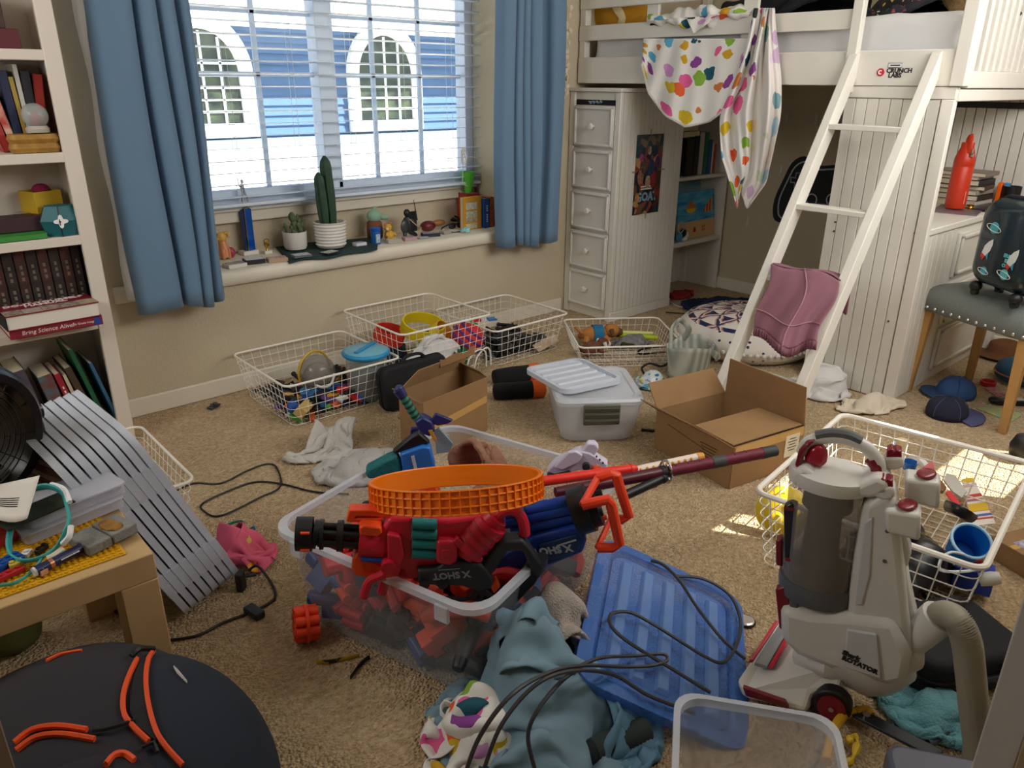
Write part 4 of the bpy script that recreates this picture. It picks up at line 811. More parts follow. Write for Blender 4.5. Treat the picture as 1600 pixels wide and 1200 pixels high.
# ---------------- floor cushion, laundry and bits under the bed ----------------
def mandala():
 m = mat('mandala', '#e6ddd2', .9); n = m.node_tree.nodes; L = m.node_tree.links; b = n['Principled BSDF']
 tc = n.new('ShaderNodeTexCoord'); xyz = n.new('ShaderNodeSeparateXYZ'); L.new(tc.outputs['Object'], xyz.inputs[0])
 at = n.new('ShaderNodeMath'); at.operation = 'ARCTAN2'; L.new(xyz.outputs[1], at.inputs[0]); L.new(xyz.outputs[0], at.inputs[1])
 an = n.new('ShaderNodeMath'); an.operation = 'MULTIPLY'; an.inputs[1].default_value = 12/(2*pi); L.new(at.outputs[0], an.inputs[0])
 cmb = n.new('ShaderNodeCombineXYZ'); L.new(xyz.outputs[0], cmb.inputs[0]); L.new(xyz.outputs[1], cmb.inputs[1]); ln = n.new('ShaderNodeVectorMath'); ln.operation = 'LENGTH'; L.new(cmb.outputs[0], ln.inputs[0])
 rr = n.new('ShaderNodeMath'); rr.operation = 'MULTIPLY'; rr.inputs[1].default_value = 10; L.new(ln.outputs['Value'], rr.inputs[0])
 # petals: rows of pointed cells, every second row shifted by half a petal
 fl = n.new('ShaderNodeMath'); fl.operation = 'FLOOR'; L.new(rr.outputs[0], fl.inputs[0]); hf = n.new('ShaderNodeMath'); hf.operation = 'MULTIPLY_ADD'; hf.inputs[1].default_value = .5; L.new(fl.outputs[0], hf.inputs[0]); L.new(an.outputs[0], hf.inputs[2])
 fa = n.new('ShaderNodeMath'); fa.operation = 'PINGPONG'; fa.inputs[1].default_value = .5; L.new(hf.outputs[0], fa.inputs[0])
 fr = n.new('ShaderNodeMath'); fr.operation = 'FRACT'; L.new(rr.outputs[0], fr.inputs[0])
 nz = n.new('ShaderNodeTexNoise'); nz.inputs['Scale'].default_value = 24; L.new(tc.outputs['Object'], nz.inputs['Vector'])
 s = n.new('ShaderNodeMath'); s.operation = 'MULTIPLY_ADD'; s.inputs[1].default_value = .55; L.new(fr.outputs[0], s.inputs[0]); L.new(fa.outputs[0], s.inputs[2])
 s2_ = n.new('ShaderNodeMath'); s2_.operation = 'MULTIPLY_ADD'; s2_.inputs[1].default_value = .3; L.new(nz.outputs[0], s2_.inputs[0]); L.new(s.outputs[0], s2_.inputs[2])
 r = n.new('ShaderNodeValToRGB'); el = r.color_ramp.elements; r.color_ramp.interpolation = 'CONSTANT'
 cs_ = [(0, '#1d2a52'), (.36, '#24325e'), (.46, '#c98a72'), (.53, '#e9d9cd'), (.62, '#2a3865'), (.72, '#d9a58e'), (.8, '#ece4da')]
 while len(el) < len(cs_): el.new(.5)
 for i, (p_, c) in enumerate(cs_): el[i].position = p_; el[i].color = lin(c)
 L.new(s2_.outputs[0], r.inputs[0])
 gt = n.new('ShaderNodeMath'); gt.operation = 'GREATER_THAN'; gt.inputs[1].default_value = .33; L.new(ln.outputs['Value'], gt.inputs[0])
 mx = n.new('ShaderNodeMix'); mx.data_type = 'RGBA'; L.new(gt.outputs[0], mx.inputs[0]); L.new(r.outputs[0], mx.inputs[6])
 v = n.new('ShaderNodeTexVoronoi'); v.inputs['Scale'].default_value = 26; L.new(tc.outputs['Object'], v.inputs['Vector']); lt = n.new('ShaderNodeMath'); lt.operation = 'LESS_THAN'; lt.inputs[1].default_value = .2; L.new(v.outputs['Distance'], lt.inputs[0])
 m2 = n.new('ShaderNodeMix'); m2.data_type = 'RGBA'; m2.inputs[6].default_value = lin('#e9e2d8'); m2.inputs[7].default_value = lin('#2a3458'); L.new(lt.outputs[0], m2.inputs[0]); L.new(m2.outputs[2], mx.inputs[7])
 L.new(mx.outputs[2], b.inputs['Base Color']); return m
fc = T('floor_cushion', 'round floor cushion with navy and salmon mandala print behind the ladder', 'cushion', (3.70, 2.18, 0))
R_ = .39
prof = [(R_*.55, 0), (R_*.85, .008), (R_*.98, .05), (R_, .085), (R_*.97, .12), (R_*.86, .165), (R_*.65, .20), (R_*.4, .218), (R_*.15, .222), (.01, .216)]
g = G(); g.lathe(prof, 48); g.build('body', mandala(), fc, smooth=2)
pm = G(); pm.ell((0, 0, 0), (.011, .011, .011), 7); pm0 = pm.build('pompom', mat('pompom', '#ece6dc', 1), fc)
for k in range(72):
 a = 2*pi*k/72; M = Matrix.Translation(((R_+.006)*math.cos(a), (R_+.006)*math.sin(a), .078))
 if k == 0: pm0.matrix_local = M
 else: inst(pm0, fc, M)
NVC = mat('navy_fabric', '#17244f', .9, noise=(40, .5), col2='#0f1936')
p = F(1130, 462); crumple('jersey', NVC, 'navy blue clothes lying on the floor under the loft bed', 'clothes', (4.25, 2.72, 0), .62, .5, -.7, (.75, .7), 11, 30, lumps=((4.25, 2.72, 0, .2, .13, .07),), z0=.08, amp=.04)
crumple('cloth', mat('red_fabric', '#8f231f', .9), 'red cloth on the floor under the bookcase shelf', 'cloth', (4.3, 3.08, 0), .32, .22, .2, (.7, .7), 12, 20, lumps=((4.3, 3.08, 0, .09, .06, .04),), z0=.05, amp=.03)
cord('charging_cable', [F(1045, 470)+Vector((0, 0, .004)), F(1062, 480)+Vector((0, 0, .004)), F(1095, 480)+Vector((0, 0, .004)), F(1118, 468)+Vector((0, 0, .004)), Vector((4.15, 2.62, .012))], .003, WPL, 'white charging cable on the carpet beside the navy clothes')
# white laundry by the ladder foot
WCL = mat('white_cloth', '#d7d3cc', .95, noise=(5, .6), col2='#c9c7c4'); GCL = mat('grey_cloth', '#b6b4b1', .95)
p = F(1297, 622); crumple('clothes', WCL, 'pale grey clothes heaped at the foot of the ladder by the white panel', 'clothes', (p.x+.06, p.y+.08, 0), .62, .5, .4, (.5, .55), 21, 32, lumps=((p.x+.05, p.y+.06, 0, .11, .10, .13),), z0=.16, amp=.05, thick=.009)
p = F(1345, 640); crumple('sock', mat('sock_cream', '#d8cbb6', .95), 'cream ribbed socks lying before the white beadboard panel', 'sock', (p.x+.05, p.y-.02, 0), .40, .22, -.5, (.8, .7), 22, 26, lumps=((p.x+.05, p.y-.02, 0, .13, .05, .06),), z0=.06, amp=.03, thick=.008)
# ================= left side: bookshelf, table, lids ======================
SY = 3.12; BK1 = YW-.02
bs = T('bookshelf', 'tall white bookshelf full of books at the left wall end', 'bookshelf', (.1, (SY+YW)/2, 0))
def sp_(nm, x0, x1, y0, y1, z0, z1, b=.003, p=bs, m=SHELFW): return G().bx(x0, x1, y0, y1, z0, z1).build(nm, m, p, True, bevel=b)
SXR, SXL = .72, -.55
sp_('side_panel', SXR-.03, SXR, SY+.01, BK1, 0, 2.1); sp_('face_stile', SXR-.055, SXR, SY, SY+.02, 0, 2.1); sp_('side_panel', SXL, SXL+.03, SY, BK1, 0, 2.1)
sp_('back_panel', SXL, SXR, BK1, YW-.001, 0, 2.1, None); sp_('top', SXL, SXR, SY, BK1, 2.07, 2.1); sp_('plinth', SXL, SXR, SY+.005, SY+.02, 0, .08)
SHZ = [PY(60, y, SY).z for y in (77, 240, 375, 517)]
for z in SHZ+[.1]: sp_('shelf', SXL+.03, SXR-.03, SY+.004, BK1, z-.034, z)
sp_('shelf', SXL+.03, SXR-.03, SY+.004, BK1, 1.83, 1.86)
def shx(px, py, Y): return PY(px, py, Y).x
# top visible shelf
z = SHZ[0]+.001
tag(box('storage_box', mat('maroon_box', '#5c1d26', .6), (.35, SY+.11, z+.03), (.52, .18, .06)), 'maroon flat box on the top visible bookshelf shelf', 'box')
tag(box('storage_box', mat('dark_box', '#2a2326', .6, noise=(14, .4), col2='#4c302c'), (.40, SY+.12, z+.06+.055), (.36, .15, .11)), 'dark patterned box on top of the maroon one on the bookshelf', 'box')
g = G(); g.ell((.33, SY+.1, z+.2), (.07, .05, .03), 14); tag(g.build('trinket_dish', mat('dish_brown', '#6b5334', .4)), 'brown dish on the dark box of the top bookshelf shelf', 'dish')
# second shelf
z = SHZ[1]+.001
for lab, col, px, w_, h_, lean, col2 in (('red leaning book at the left of the second bookshelf shelf', '#a3302b', 3, .03, .19, .22, None), ('red white patterned book leaning on the second bookshelf shelf', '#b53a33', 13, .028, .185, .16, '#d9b3a0'), ('navy spined book standing on the second bookshelf shelf', '#1b2447', 25, .03, .26, .05, None), ('yellow spined book on the second bookshelf shelf', '#a98d3c', 34, .018, .24, .04, None), ('white spined book on the second bookshelf shelf', '#c9c6bd', 42, .014, .28, .02, None), ('dark book behind the snow globe', '#22242c', 50, .03, .26, -.02, None), ('red book right of the snow globe on the bookshelf', '#a8362c', 60, .03, .25, -.09, None)):
 x = shx(px, 205, SY+.15); book(lab, col, None, w_, .15, h_, M=Matrix.Translation((x, SY+.17, z+.004)) @ Matrix.Rotation(-lean, 4, 'Y'), col2=col2)
gx = shx(60, 205, SY+.05); gl = T('snow_globe', 'snow globe with a red figure on the gold box of the bookshelf', 'snow globe', (gx, SY+.055, z+.065))
G().lathe([(.036, 0), (.038, .012), (.03, .022)], 20).build('base', mat('globe_base', '#b9b2a4', .4), gl); G().ell((0, 0, .055), (.042, .042, .042), 18).build('globe', mat('globe_glass', '#cfd6d6', .05, clear=.6), gl); G().ell((0, 0, .045), (.018, .016, .025), 10).build('figure', mat('globe_red', '#a83b2c', .6), gl)
g = G(); gx = shx(54, 225, SY+.05)
for k in range(2): g.ring([[(gx+x*(1-.06*i*(0 if k else 0)), SY+.055+y, z+.03*k+zz) for x, y in rrect(.155-.01*abs(1-i), .085-.01*abs(1-i), .02, 4)] for i, zz in ((0, .001), (1, .015), (2, .031))])
tag(g.build('jewelry_box', mat('gold_fabric', '#b4863a', .5, noise=(30, .4), col2='#8d6526')), 'gold padded box under the snow globe on the bookshelf', 'box')
# third shelf
z = SHZ[2]+.001
def obox(nm, m, c, w_, d_, h_, rz, label, cat, t=.004):
 o = T(nm, label, cat, c, rz); G().bx(-w_/2, w_/2, -d_/2, d_/2, 0, t).build('bottom', m, o)
 for a in ((-w_/2, w_/2, -d_/2, -d_/2+t), (-w_/2, w_/2, d_/2-t, d_/2), (-w_/2, -w_/2+t, -d_/2+t, d_/2-t), (w_/2-t, w_/2, -d_/2+t, d_/2-t)): G().bx(*a, 0, h_).build('wall', m, o, bevel=.001)
 return o
x = shx(68, 330, SY+.17); tag(box('riser_box', mat('grey_box', '#b6b0a8', .7), (x, SY+.17, z+.035), (.16, .13, .07)), 'pale box under the yellow one on the bookshelf', 'box')
obox('yellow_box', mat('yellow_card', '#c9a51e', .6), (x, SY+.17, z+.0705), .1, .1, .078, .35, 'open yellow box on the third bookshelf shelf', 'box')
g = G(); g.ell((x+.01, SY+.19, z+.15), (.03, .03, .02), 12); tag(g.build('cloth_flower', mat('magenta_cloth', '#a32a58', .9), smooth=2), 'magenta cloth tucked in the yellow box on the bookshelf', 'cloth')
x = shx(98, 350, SY+.04); M = Matrix.Translation((x, SY+.055, z)); tb = T('teal_box', 'teal faceted box with black edges and a white leaf mark on the bookshelf', 'box', m=M)
R8 = [(.06, 0), (.075, .055), (.052, .105)]; rings = [[(r_*math.cos(2*pi*i/6+.3), r_*.8*math.sin(2*pi*i/6+.3), zz) for i in range(6)] for r_, zz in R8]
g = G(); g.ring(rings); g.build('body', mat('teal_card', '#17616b', .5), tb, smooth=None)
for i in range(6): G().tube([rings[0][i], rings[1][i], rings[2][i]], .002, 4).build('edge', BLACK, tb)
g = G(); g.prism([(.018*math.cos(a)*(1+.35*math.cos(4*a)), .018*math.sin(a)*(1+.35*math.cos(4*a))) for a in [2*pi*i/24 for i in range(24)]], 0, .002, Matrix.Translation((-.012, -.055, .055)) @ Matrix.Rotation(pi/2, 4, 'X')); g.build('leaf_mark', WPL, tb)
x = shx(28, 355, SY+.06); tag(box('purple_box', mat('plum_box', '#3c2029', .6), (x-.03, SY+.11, z+.022+.025), (.24, .10, .05)), 'dark plum box on the green book of the bookshelf', 'box')
book('bright green book lying at the front of the third bookshelf shelf', '#3f8f3c', None, .02, .12, .26, M=Matrix.Translation((x+.075, SY+.065, z+.0105)) @ Matrix.Rotation(-pi/2, 4, 'Y'), title=None)
# fourth shelf : black set and two big books in front
z = SHZ[3]+.001; SETM = [('#15181a', '#3a2a26'), ('#191d1c', '#5a2a24')]
x = shx(128, 440, SY+.14); PLC = ['rightmost', 'second from the right', 'third from the right', 'fourth from the right', 'fifth from the right', 'sixth from the right', 'seventh from the right', 'eighth from the right']
for k in range(8):
 w_ = .036 if k else .03; book('dark illustrated book of the black set, %s' % PLC[k], SETM[k % 2][0], None, w_, .14, .29, M=Matrix.Translation((x-w_/2-.0, SY+.155, z)), col2=SETM[k % 2][1], title='* * * * * *', tcol='#6f6a5c'); x -= w_+.001
xr = shx(157, 505, SY-.02)
zr = z-.0; bw = .30
b1 = book('red hardback science book lying under the manual on the bookshelf', '#8d1c33', None, .034, .2, .30, M=Matrix.Translation((xr-.0, SY+.065-.03, zr+.017)) @ Matrix.Rotation(-pi/2, 4, 'Y'))
text('Bring Science Alive!', .021, mat('title_white', '#efe6e2', .6), b1, Matrix.Translation((0, -.101, .15+.03)) @ Matrix.Rotation(pi/2, 4, 'X') @ Matrix.Rotation(-pi/2, 4, 'Z') @ Matrix.Rotation(pi, 4, 'Z') @ Matrix.Rotation(pi, 4, 'Z'), shear=.15, ext=.0004)
text('7th Grade Integrated', .011, mat('title_white', '#efe6e2', .6), b1, Matrix.Translation((0, -.101, .055)) @ Matrix.Rotation(pi/2, 4, 'X') @ Matrix.Rotation(-pi/2, 4, 'Z') @ Matrix.Rotation(pi, 4, 'Z') @ Matrix.Rotation(pi, 4, 'Z'), ext=.0004)
G().bx(-.014, .014, -.1015, -.1, .006, .03).build('spine_badge', mat('badge_blue', '#33408f', .5), b1)
b2 = T('book', 'thick red do-it-yourself manual lying on top of the science book', 'book', m=Matrix.Translation((xr-.155, SY+.06-.03, zr+.0345)) @ rotz(.03))
G().bx(-.15, .145, -.1, .1, .003, .049).build('pages', mat('white_pages', '#e4ddd2', .9), b2); cvm = mat('manual_cover', '#7d1a26', .4)
G().bx(-.153, .15, -.103, .103, .049, .053).build('cover', cvm, b2); G().bx(-.153, .15, -.103, .103, 0, .003).build('back_cover', cvm, b2); G().bx(-.153, -.149, -.103, .103, 0, .053).build('spine', BLACKM, b2)
for s_, y_ in (('DO-IT-YOURSELF', .03), ('MANUAL', .002)): text(s_, .034, mat('title_white', '#efe6e2', .6), b2, Matrix.Translation((0, y_, .0535)), bold=.001)
for k, c_ in enumerate(('#5a3b33', '#9a8f86', '#6a2520', '#31302e', '#8a7a2c')): G().bx(-.15+.06*k, -.092+.06*k, -.1, -.03-.006*(k % 2), .053, .0536).build('cover_picture', mat('pic%d' % k, c_, .4, noise=(60, .5), col2='#c9bfb2'), b2)
# bottom shelf
z = .101
def leanbook(lab, col, px, py, w_, d_, h_, lean, yaw=0, yo=.12, col2=None, title=None):
 q = PY(px, py, SY+.05); return book(lab, col, None, w_, d_, h_, M=Matrix.Translation((q.x, SY+yo, z+.006)) @ rotz(yaw) @ Matrix.Rotation(-lean, 4, 'Y'), col2=col2, title=title)
leanbook('tall blue folder leaning at the right of the bottom shelf', '#2f6285', 180, 645, .012, .2, .26, .22, 0)
leanbook('green spined book leaning on the bottom bookshelf shelf', '#145a36', 160, 640, .016, .2, .33, .22, 0)
leanbook('brown book leaning on the bottom bookshelf shelf', '#4a3826', 146, 640, .026, .19, .26, .24, 0)
leanbook('thin cream book leaning on the bottom bookshelf shelf', '#cdbfa6', 132, 640, .012, .18, .23, .2, 0)
leanbook('red paperback with pale title leaning on the bottom shelf', '#9c2030', 122, 640, .022, .18, .24, .2, 0, title='STORIES')
leanbook('red topped picture book on the bottom bookshelf shelf', '#7a2a1e', 100, 640, .05, .17, .24, .17, 0, col2='#3f7078')
leanbook('grey violet binder standing on the bottom bookshelf shelf', '#4b4756', 62, 640, .055, .19, .28, .17, 0)
leanbook('black binder at the left of the bottom bookshelf shelf', '#17171a', 35, 640, .05, .19, .28, .16, 0)
leanbook('dark green binder half hidden by the fan on the bottom shelf', '#20302a', 10, 640, .05, .19, .29, .16, 0)
# ---------------- table with studded plate ----------------
TX1, TY0, TZ = .342, 1.52, .45; TW = .58
tb = T('side_table', 'birch veneer side table with square legs at the left edge', 'table', (TX1-TW/2, TY0+TW/2, 0))
G().bx(TX1-TW, TX1, TY0, TY0+TW, TZ-.062, TZ).build('table_top', BIRCH, tb, True, bevel=.003)
for x, y in ((TX1-.076, TY0), (TX1-.076, TY0+TW-.076), (TX1-TW, TY0), (TX1-TW, TY0+TW-.076)): G().bx(x, x+.076, y, y+.076, 0, TZ-.0625).build('leg', BIRCH, tb, True, bevel=.003)
pt = T('stud_plate', 'yellow studded building plate on the side table', 'building plate', (TX1-.3, TY0+.2, TZ+.0005)); YEL = mat('yellow_plate', '#dba514', .35)
px0, px1, py0, py1 = TX1-.52, TX1-.045, TY0+.03, TY0+.33
G().bx(px0, px1, py0, py1, TZ+.0005, TZ+.004).build('plate', YEL, pt, True, bevel=.001)
g = G(); P_ = .0115; nx, ny = int((px1-px0)/P_), int((py1-py0)/P_)
for i in range(nx):
 for j in range(ny): x, y = px0+(i+.5)*P_, py0+(j+.5)*P_; g.ring([[(x+.0036*math.cos(a), y+.0036*math.sin(a), zz) for a in [2*pi*k/7 for k in range(7)]] for zz in (TZ+.004, TZ+.0068)])
g.build('stud', YEL, pt, True)['kind'] = 'stuff'
ZT = TZ+.0075
# rock block
c = F(163, 842, ZT); bk_ = T('stone_tile', 'rough grey tile with a rust gold patch on the yellow plate', 'tile', (c.x, c.y, ZT), .28)
ROCK = mat('grey_stone', '#6f706c', .8, noise=(40, .5), col2='#8d8d87', bump=(60, .6))
G().bx(-.055, -.004, -.04, .04, 0, .022).build('half', ROCK, bk_, bevel=.003); G().bx(-.002, .055, -.04, .04, 0, .024).build('half', ROCK, bk_, bevel=.003)
g = G(); r = random.Random(4); g.ring([[(.018+a*.018*k+r.uniform(-.003, .003), b*.034*k+r.uniform(-.003, .003), zz) for a, b in [(math.cos(t), math.sin(t)) for t in [2*pi*i/14 for i in range(14)]]] for k, zz in ((1, .0235), (.92, .0265))]); g.build('rust_patch', mat('rust', '#a8762c', .6, noise=(50, .5), col2='#6f4a1e', bump=(80, .8)), bk_)
# navy torch
a = F(55, 893, ZT+.011); b = F(128, 856, ZT+.011); pn = T('torch', 'navy blue pocket torch with copper ring lying on the yellow plate', 'torch', (a.x, a.y, ZT)); NVB = mat('navy_metal', '#1a2350', .35)
L_ = (b-a); n1 = L_.normalized()
G().cyl(a, b, .0105, n=14).build('barrel', NVB, pn, True); G().cyl(a+L_*.28, a+L_*.36, .0112, n=14).build('ring', mat('copper', '#c98a62', .3, .8), pn, True); G().cyl(a-n1*.004, a, .009, .0105, 14).build('end_cap', mat('cap_white', '#d4d6da', .3), pn, True); G().tube([a+L_*.45+Vector((.006, -.009, .003)), a+L_*.85+Vector((.006, -.009, .003))], .0018, 5).build('clip', CHROME, pn, True)
# compartment boxes
c = F(108, 812, ZT); r = random.Random(9)
CB = mat('bead_box', '#dfe0ea', .25, clear=.5)
def cbox(z, lab, dx, dy):
 o = T('bead_organizer', lab, 'organizer', (c.x+dx, c.y+dy, z), .18); g = G(); g.ring([[(x, y, zz) for x, y in rrect(.21, .12, .012, 3)] for zz in (0, .02)], cap=True); g.build('tray', CB, o)
 G().prism(rrect(.215, .125, .014, 3), .0205, .026).build('lid', CB, o, bevel=.001)
 for k in range(3): G().bx(-.053+.053*k-.0006, -.053+.053*k+.0006, -.058, .058, .0005, .0195).build('divider', CB, o)
 for k in range(4):
  col = ['#55565e', '#8c2b33', '#b9b6c4', '#494b6b'][k]; g = G()
  for q in range(14): g.ell((-.08+.053*k+r.uniform(-.018, .018), r.uniform(-.045, .045), .005+r.uniform(0, .006)), (.006, .006, .004), 6)
  g.build('beads', mat('bead_'+col, col, .4), o)['kind'] = 'stuff'
cbox(ZT, 'clear compartment box of beads, lower of two on the table', 0, .02); cbox(ZT+.0265, 'clear compartment box of beads, upper of two on the table', .012, .035)
# goggles
gg = T('swim_goggles', 'teal swim goggles with white trim lying over the bead boxes', 'goggles', (c.x-.05, c.y-.05, ZT)); TEALR = mat('teal_rubber', '#3fa9a6', .5)
def gp(px, py, z): return F(px, py, z)
lo = [gp(42, 768, .545), gp(72, 760, .55), (gp(95, 768, .545)), gp(104, 790, .535), gp(108, 812, .525), gp(100, 835, .505), gp(88, 855, .482), gp(62, 872, .475), gp(35, 876, .475), gp(18, 866, .475), gp(14, 845, .49), gp(20, 812, .51), gp(28, 785, .535)]
G().tube(spline(lo, 5, True), .0085, 8, True, flat=((0, 0, 1), .45)).build('frame', TEALR, gg, True)
for i_, (a_, b_) in enumerate(((0, 5), (4, 9))): pass
G().tube(spline([gp(80, 757, .552), gp(100, 765, .55), gp(109, 785, .54)], 5), .006, 6).build('trim', WPL, gg, True); G().tube(spline([gp(111, 822, .52), gp(108, 838, .507), gp(98, 850, .492)], 5), .006, 6).build('trim', WPL, gg, True)
G().tube(spline([gp(98, 858, .478), gp(84, 868, .476), gp(74, 873, .474)], 5), .0065, 6).build('buckle', mat('buckle_cream', '#d9d3c0', .5), gg, True)
G().tube(spline([gp(66, 872, .474), gp(50, 893, .466), gp(25, 910, .464), (gp(0, 915, .464)), gp(-30, 922, .464)], 6), .0045, 6, flat=((0, 0, 1), .5)).build('strap', TEALR, gg, True)
G().tube(spline([gp(14, 812, .5), gp(2, 815, .5), gp(-15, 835, .49), gp(-20, 860, .475)], 6), .008, 6, flat=((0, 0, 1), .5)).build('strap', TEALR, gg, True)
# card, papers, bricks
cc = F(55, 805, .508); o = G().box((0, 0, 0), (.14, .07, .003), rotz(.28)).build('card', mat('card_black', '#17191a', .4, noise=(30, .3), col2='#2c3320')); o.location = (cc.x, cc.y, .5165); tag(o, 'black card lying on the bead boxes inside the goggles', 'card')
g = G()
def ppf(u, v):
 a = [gp(-60, 770, .55), gp(62, 743, .60), gp(42, 808, .545), gp(-70, 810, .53)]
 q = (a[0]*(1-u)+a[1]*u)*(1-v)+(a[3]*(1-u)+a[2]*u)*v; return q+Vector((0, 0, .012*math.sin(u*6)*v))
g.grid(ppf, 12, 8); pap = T('paper_sheet', 'crumpled white paper with small print on the pile at the left edge', 'paper', gp(0, 790, .53)); g.build('sheet', mat('paper', '#e3dcd3', .8), pap, True, solid=.0008, smooth=3.2)
for k in range(5): G().tube([ppf(.55+.25*t, .45+.05*k)+Vector((0, 0, .0012)) for t in (0, .5, 1)], .0009, 4).build('print_line', INK, pap, True)
CLR = {'red': '#b5222b', 'blue': '#1d4f9c', 'yellow': '#c6b24a', 'green': '#2f6b5a', 'skin': '#d3a27c', 'white': '#e5e2dc', 'black': '#15151a'}
def brick(lab, c, w_, d_, h_, px, py, rz, z=None, group=None):
 q = F(px, py, ZT if z is None else z); o = T('toy_brick', lab, 'toy brick', (q.x, q.y, ZT if z is None else z), rz, group); m = mat('brick_'+c, CLR[c], .35)
 G().bx(-w_/2, w_/2, -d_/2, d_/2, 0, h_).build('body', m, o, bevel=.001)
 for i in range(max(1, round(w_/.016))):
  for j in range(max(1, round(d_/.016))): x, y = -w_/2+(i+.5)*w_/max(1, round(w_/.016)), -d_/2+(j+.5)*d_/max(1, round(d_/.016)); G().cyl((x, y, h_), (x, y, h_+.003), .005, n=8).build('stud', m, o)
 return o
brick('red toy brick at the left edge of the table', 'red', .05, .03, .04, 5, 848, .4); brick('blue toy brick plate beside the goggles strap', 'blue', .06, .03, .02, 12, 888, .3); brick('red flat toy brick in front of the blue one', 'red', .07, .02, .01, 8, 903, .3)
brick('yellow green toy brick under the goggles strap', 'yellow', .025, .02, .018, 27, 889, .1); brick('peach toy brick beside the torch', 'skin', .016, .012, .012, 68, 897, .4); brick('white toy brick inside the goggles', 'white', .022, .016, .01, 42, 868, .9); brick('black toy brick piece inside the goggles', 'black', .03, .01, .012, 66, 862, .7)
# pink pile beside the fan
c = F(105, 742, TZ);
for k in range(5):
 o = G().box((0, 0, .008), (.11, .2, .014), rotz(.25+.05*k)).build('booklet', mat('pinkbk%d' % (k % 2), ['#b07f90', '#d8c9c4'][k % 2], .7)); o.location = (c.x-.01, c.y+.03, TZ+.001+.0165*k); tag(o, ['pink booklet lowest of the pile behind the bead boxes', 'pale booklet second in the pile behind the bead boxes', 'pink booklet in the middle of the pile behind the bead boxes', 'pale booklet near the top of the pile behind the bead boxes', 'pink booklet on top of the pile behind the bead boxes'][k], 'booklet')
# fan
fn_ = T('desk_fan', 'black table fan with rounded drum housing at the left edge', 'fan', (.085, 1.98, TZ+.001), .3)
FB = mat('fan_black', '#101114', .28); ax = Matrix.Translation((0, 0, .185)) @ Matrix.Scale(1.08, 4) @ Matrix.Rotation(.25, 4, 'Z') @ Matrix.Rotation(pi/2, 4, 'X')
pr = [(.135, -.09), (.152, -.08), (.162, -.05), (.166, 0), (.164, .04), (.156, .07), (.142, .085), (.128, .08), (.125, .05), (.125, -.05)]
g = G(); g.ring([[(r_*math.cos(2*pi*j/40), r_*math.sin(2*pi*j/40), z_) for j in range(40)] for r_, z_ in pr], loop=True, m=ax); g.build('drum', FB, fn_, smooth=1)
for k in range(8): r_ = .02+.013*k; G().tube([ax @ Vector((r_*math.cos(a), r_*math.sin(a), .072)) for a in [2*pi*j/28 for j in range(28)]], .0018, 5, True).build('grille_ring', FB, fn_)
for k in range(12): a = 2*pi*k/12; G().tube([ax @ Vector((.015*math.cos(a), .015*math.sin(a), .07)), ax @ Vector((.126*math.cos(a+.25), .126*math.sin(a+.25), .07))], .0015, 4).build('grille_spoke', FB, fn_)
G().cyl(ax @ Vector((0, 0, .06)), ax @ Vector((0, 0, .08)), .022, n=18).build('hub', FB, fn_)
for k in range(3):
 a0 = 2*pi*k/3; g = G(); g.grid(lambda u, v: ax @ Vector(((.02+.095*u)*math.cos(a0+v*1.1), (.02+.095*u)*math.sin(a0+v*1.1), .0+.04*v)), 5, 5, uv=False); g.build('blade', FB, fn_, solid=.003)
G().lathe([(.10, 0), (.105, .008), (.08, .02), (.03, .03)], 24).build('base', FB, fn_)
for s_ in (-1, 1):
 g = G(); g.tube(spline([(s_*.05, 0, .015), (s_*.13, 0, .04), (s_*.178, 0, .11), (s_*.18, 0, .18)], 5), .02, 8, flat=((0, 1, 0), .5)); g.build('yoke_arm', FB, fn_); G().cyl((s_*.165, 0, .18), (s_*.192, 0, .18), .024, n=18).build('pivot_knob', FB, fn_)
# ---------------- lids leaning on the table ----------------
Pb = Vector((.655, 1.935, 0)); Lv = Vector((.425, 1.885, .55))-Pb; Wv = Vector((-.04, .40, .02)); LID = CLEARL
lid0 = None
for k in range(8):
 o_ = Pb+Vector((-.0245*k, -.012*k, .0))
 M = frame(o_, Wv, Lv)
 lab = 'frosted storage box lid leaning on the side table, %s' % ['rightmost of the row', 'second from the right', 'third from the right', 'fourth from the right', 'fifth from the right', 'sixth from the right', 'seventh from the right', 'leftmost of the row'][k]
 if lid0 is None:
  lid0 = T('storage_cover', lab, 'lid', m=M, group='lids leaning on the side table'); w_, l_ = .40, .62
  G().prism(rrect(w_-.02, l_-.02, .06, 5, w_/2, l_/2), 0, .003).build('plate', LID, lid0)
  a_ = rrect(w_, l_, .07, 6, w_/2, l_/2); b_ = rrect(w_-.016, l_-.016, .062, 6, w_/2, l_/2)
  g = G(); g.ring([[(x, y, -.006) for x, y in a_], [(x, y, .012) for x, y in a_], [(x, y, .012) for x, y in b_], [(x, y, -.006) for x, y in b_]], loop=True); g.build('rim', LID, lid0, smooth=.6)
  for q in range(4): G().bx(.06+.08*q, .085+.08*q, .08, l_-.08, .003, .008).build('rib', LID, lid0, bevel=.002)
  for q in (.25, .75): G().bx(-.004, .006, l_*q-.04, l_*q+.04, -.008, .014).build('clip', CLEARM, lid0, bevel=.001)
 else: copytree(lid0, M, lab)
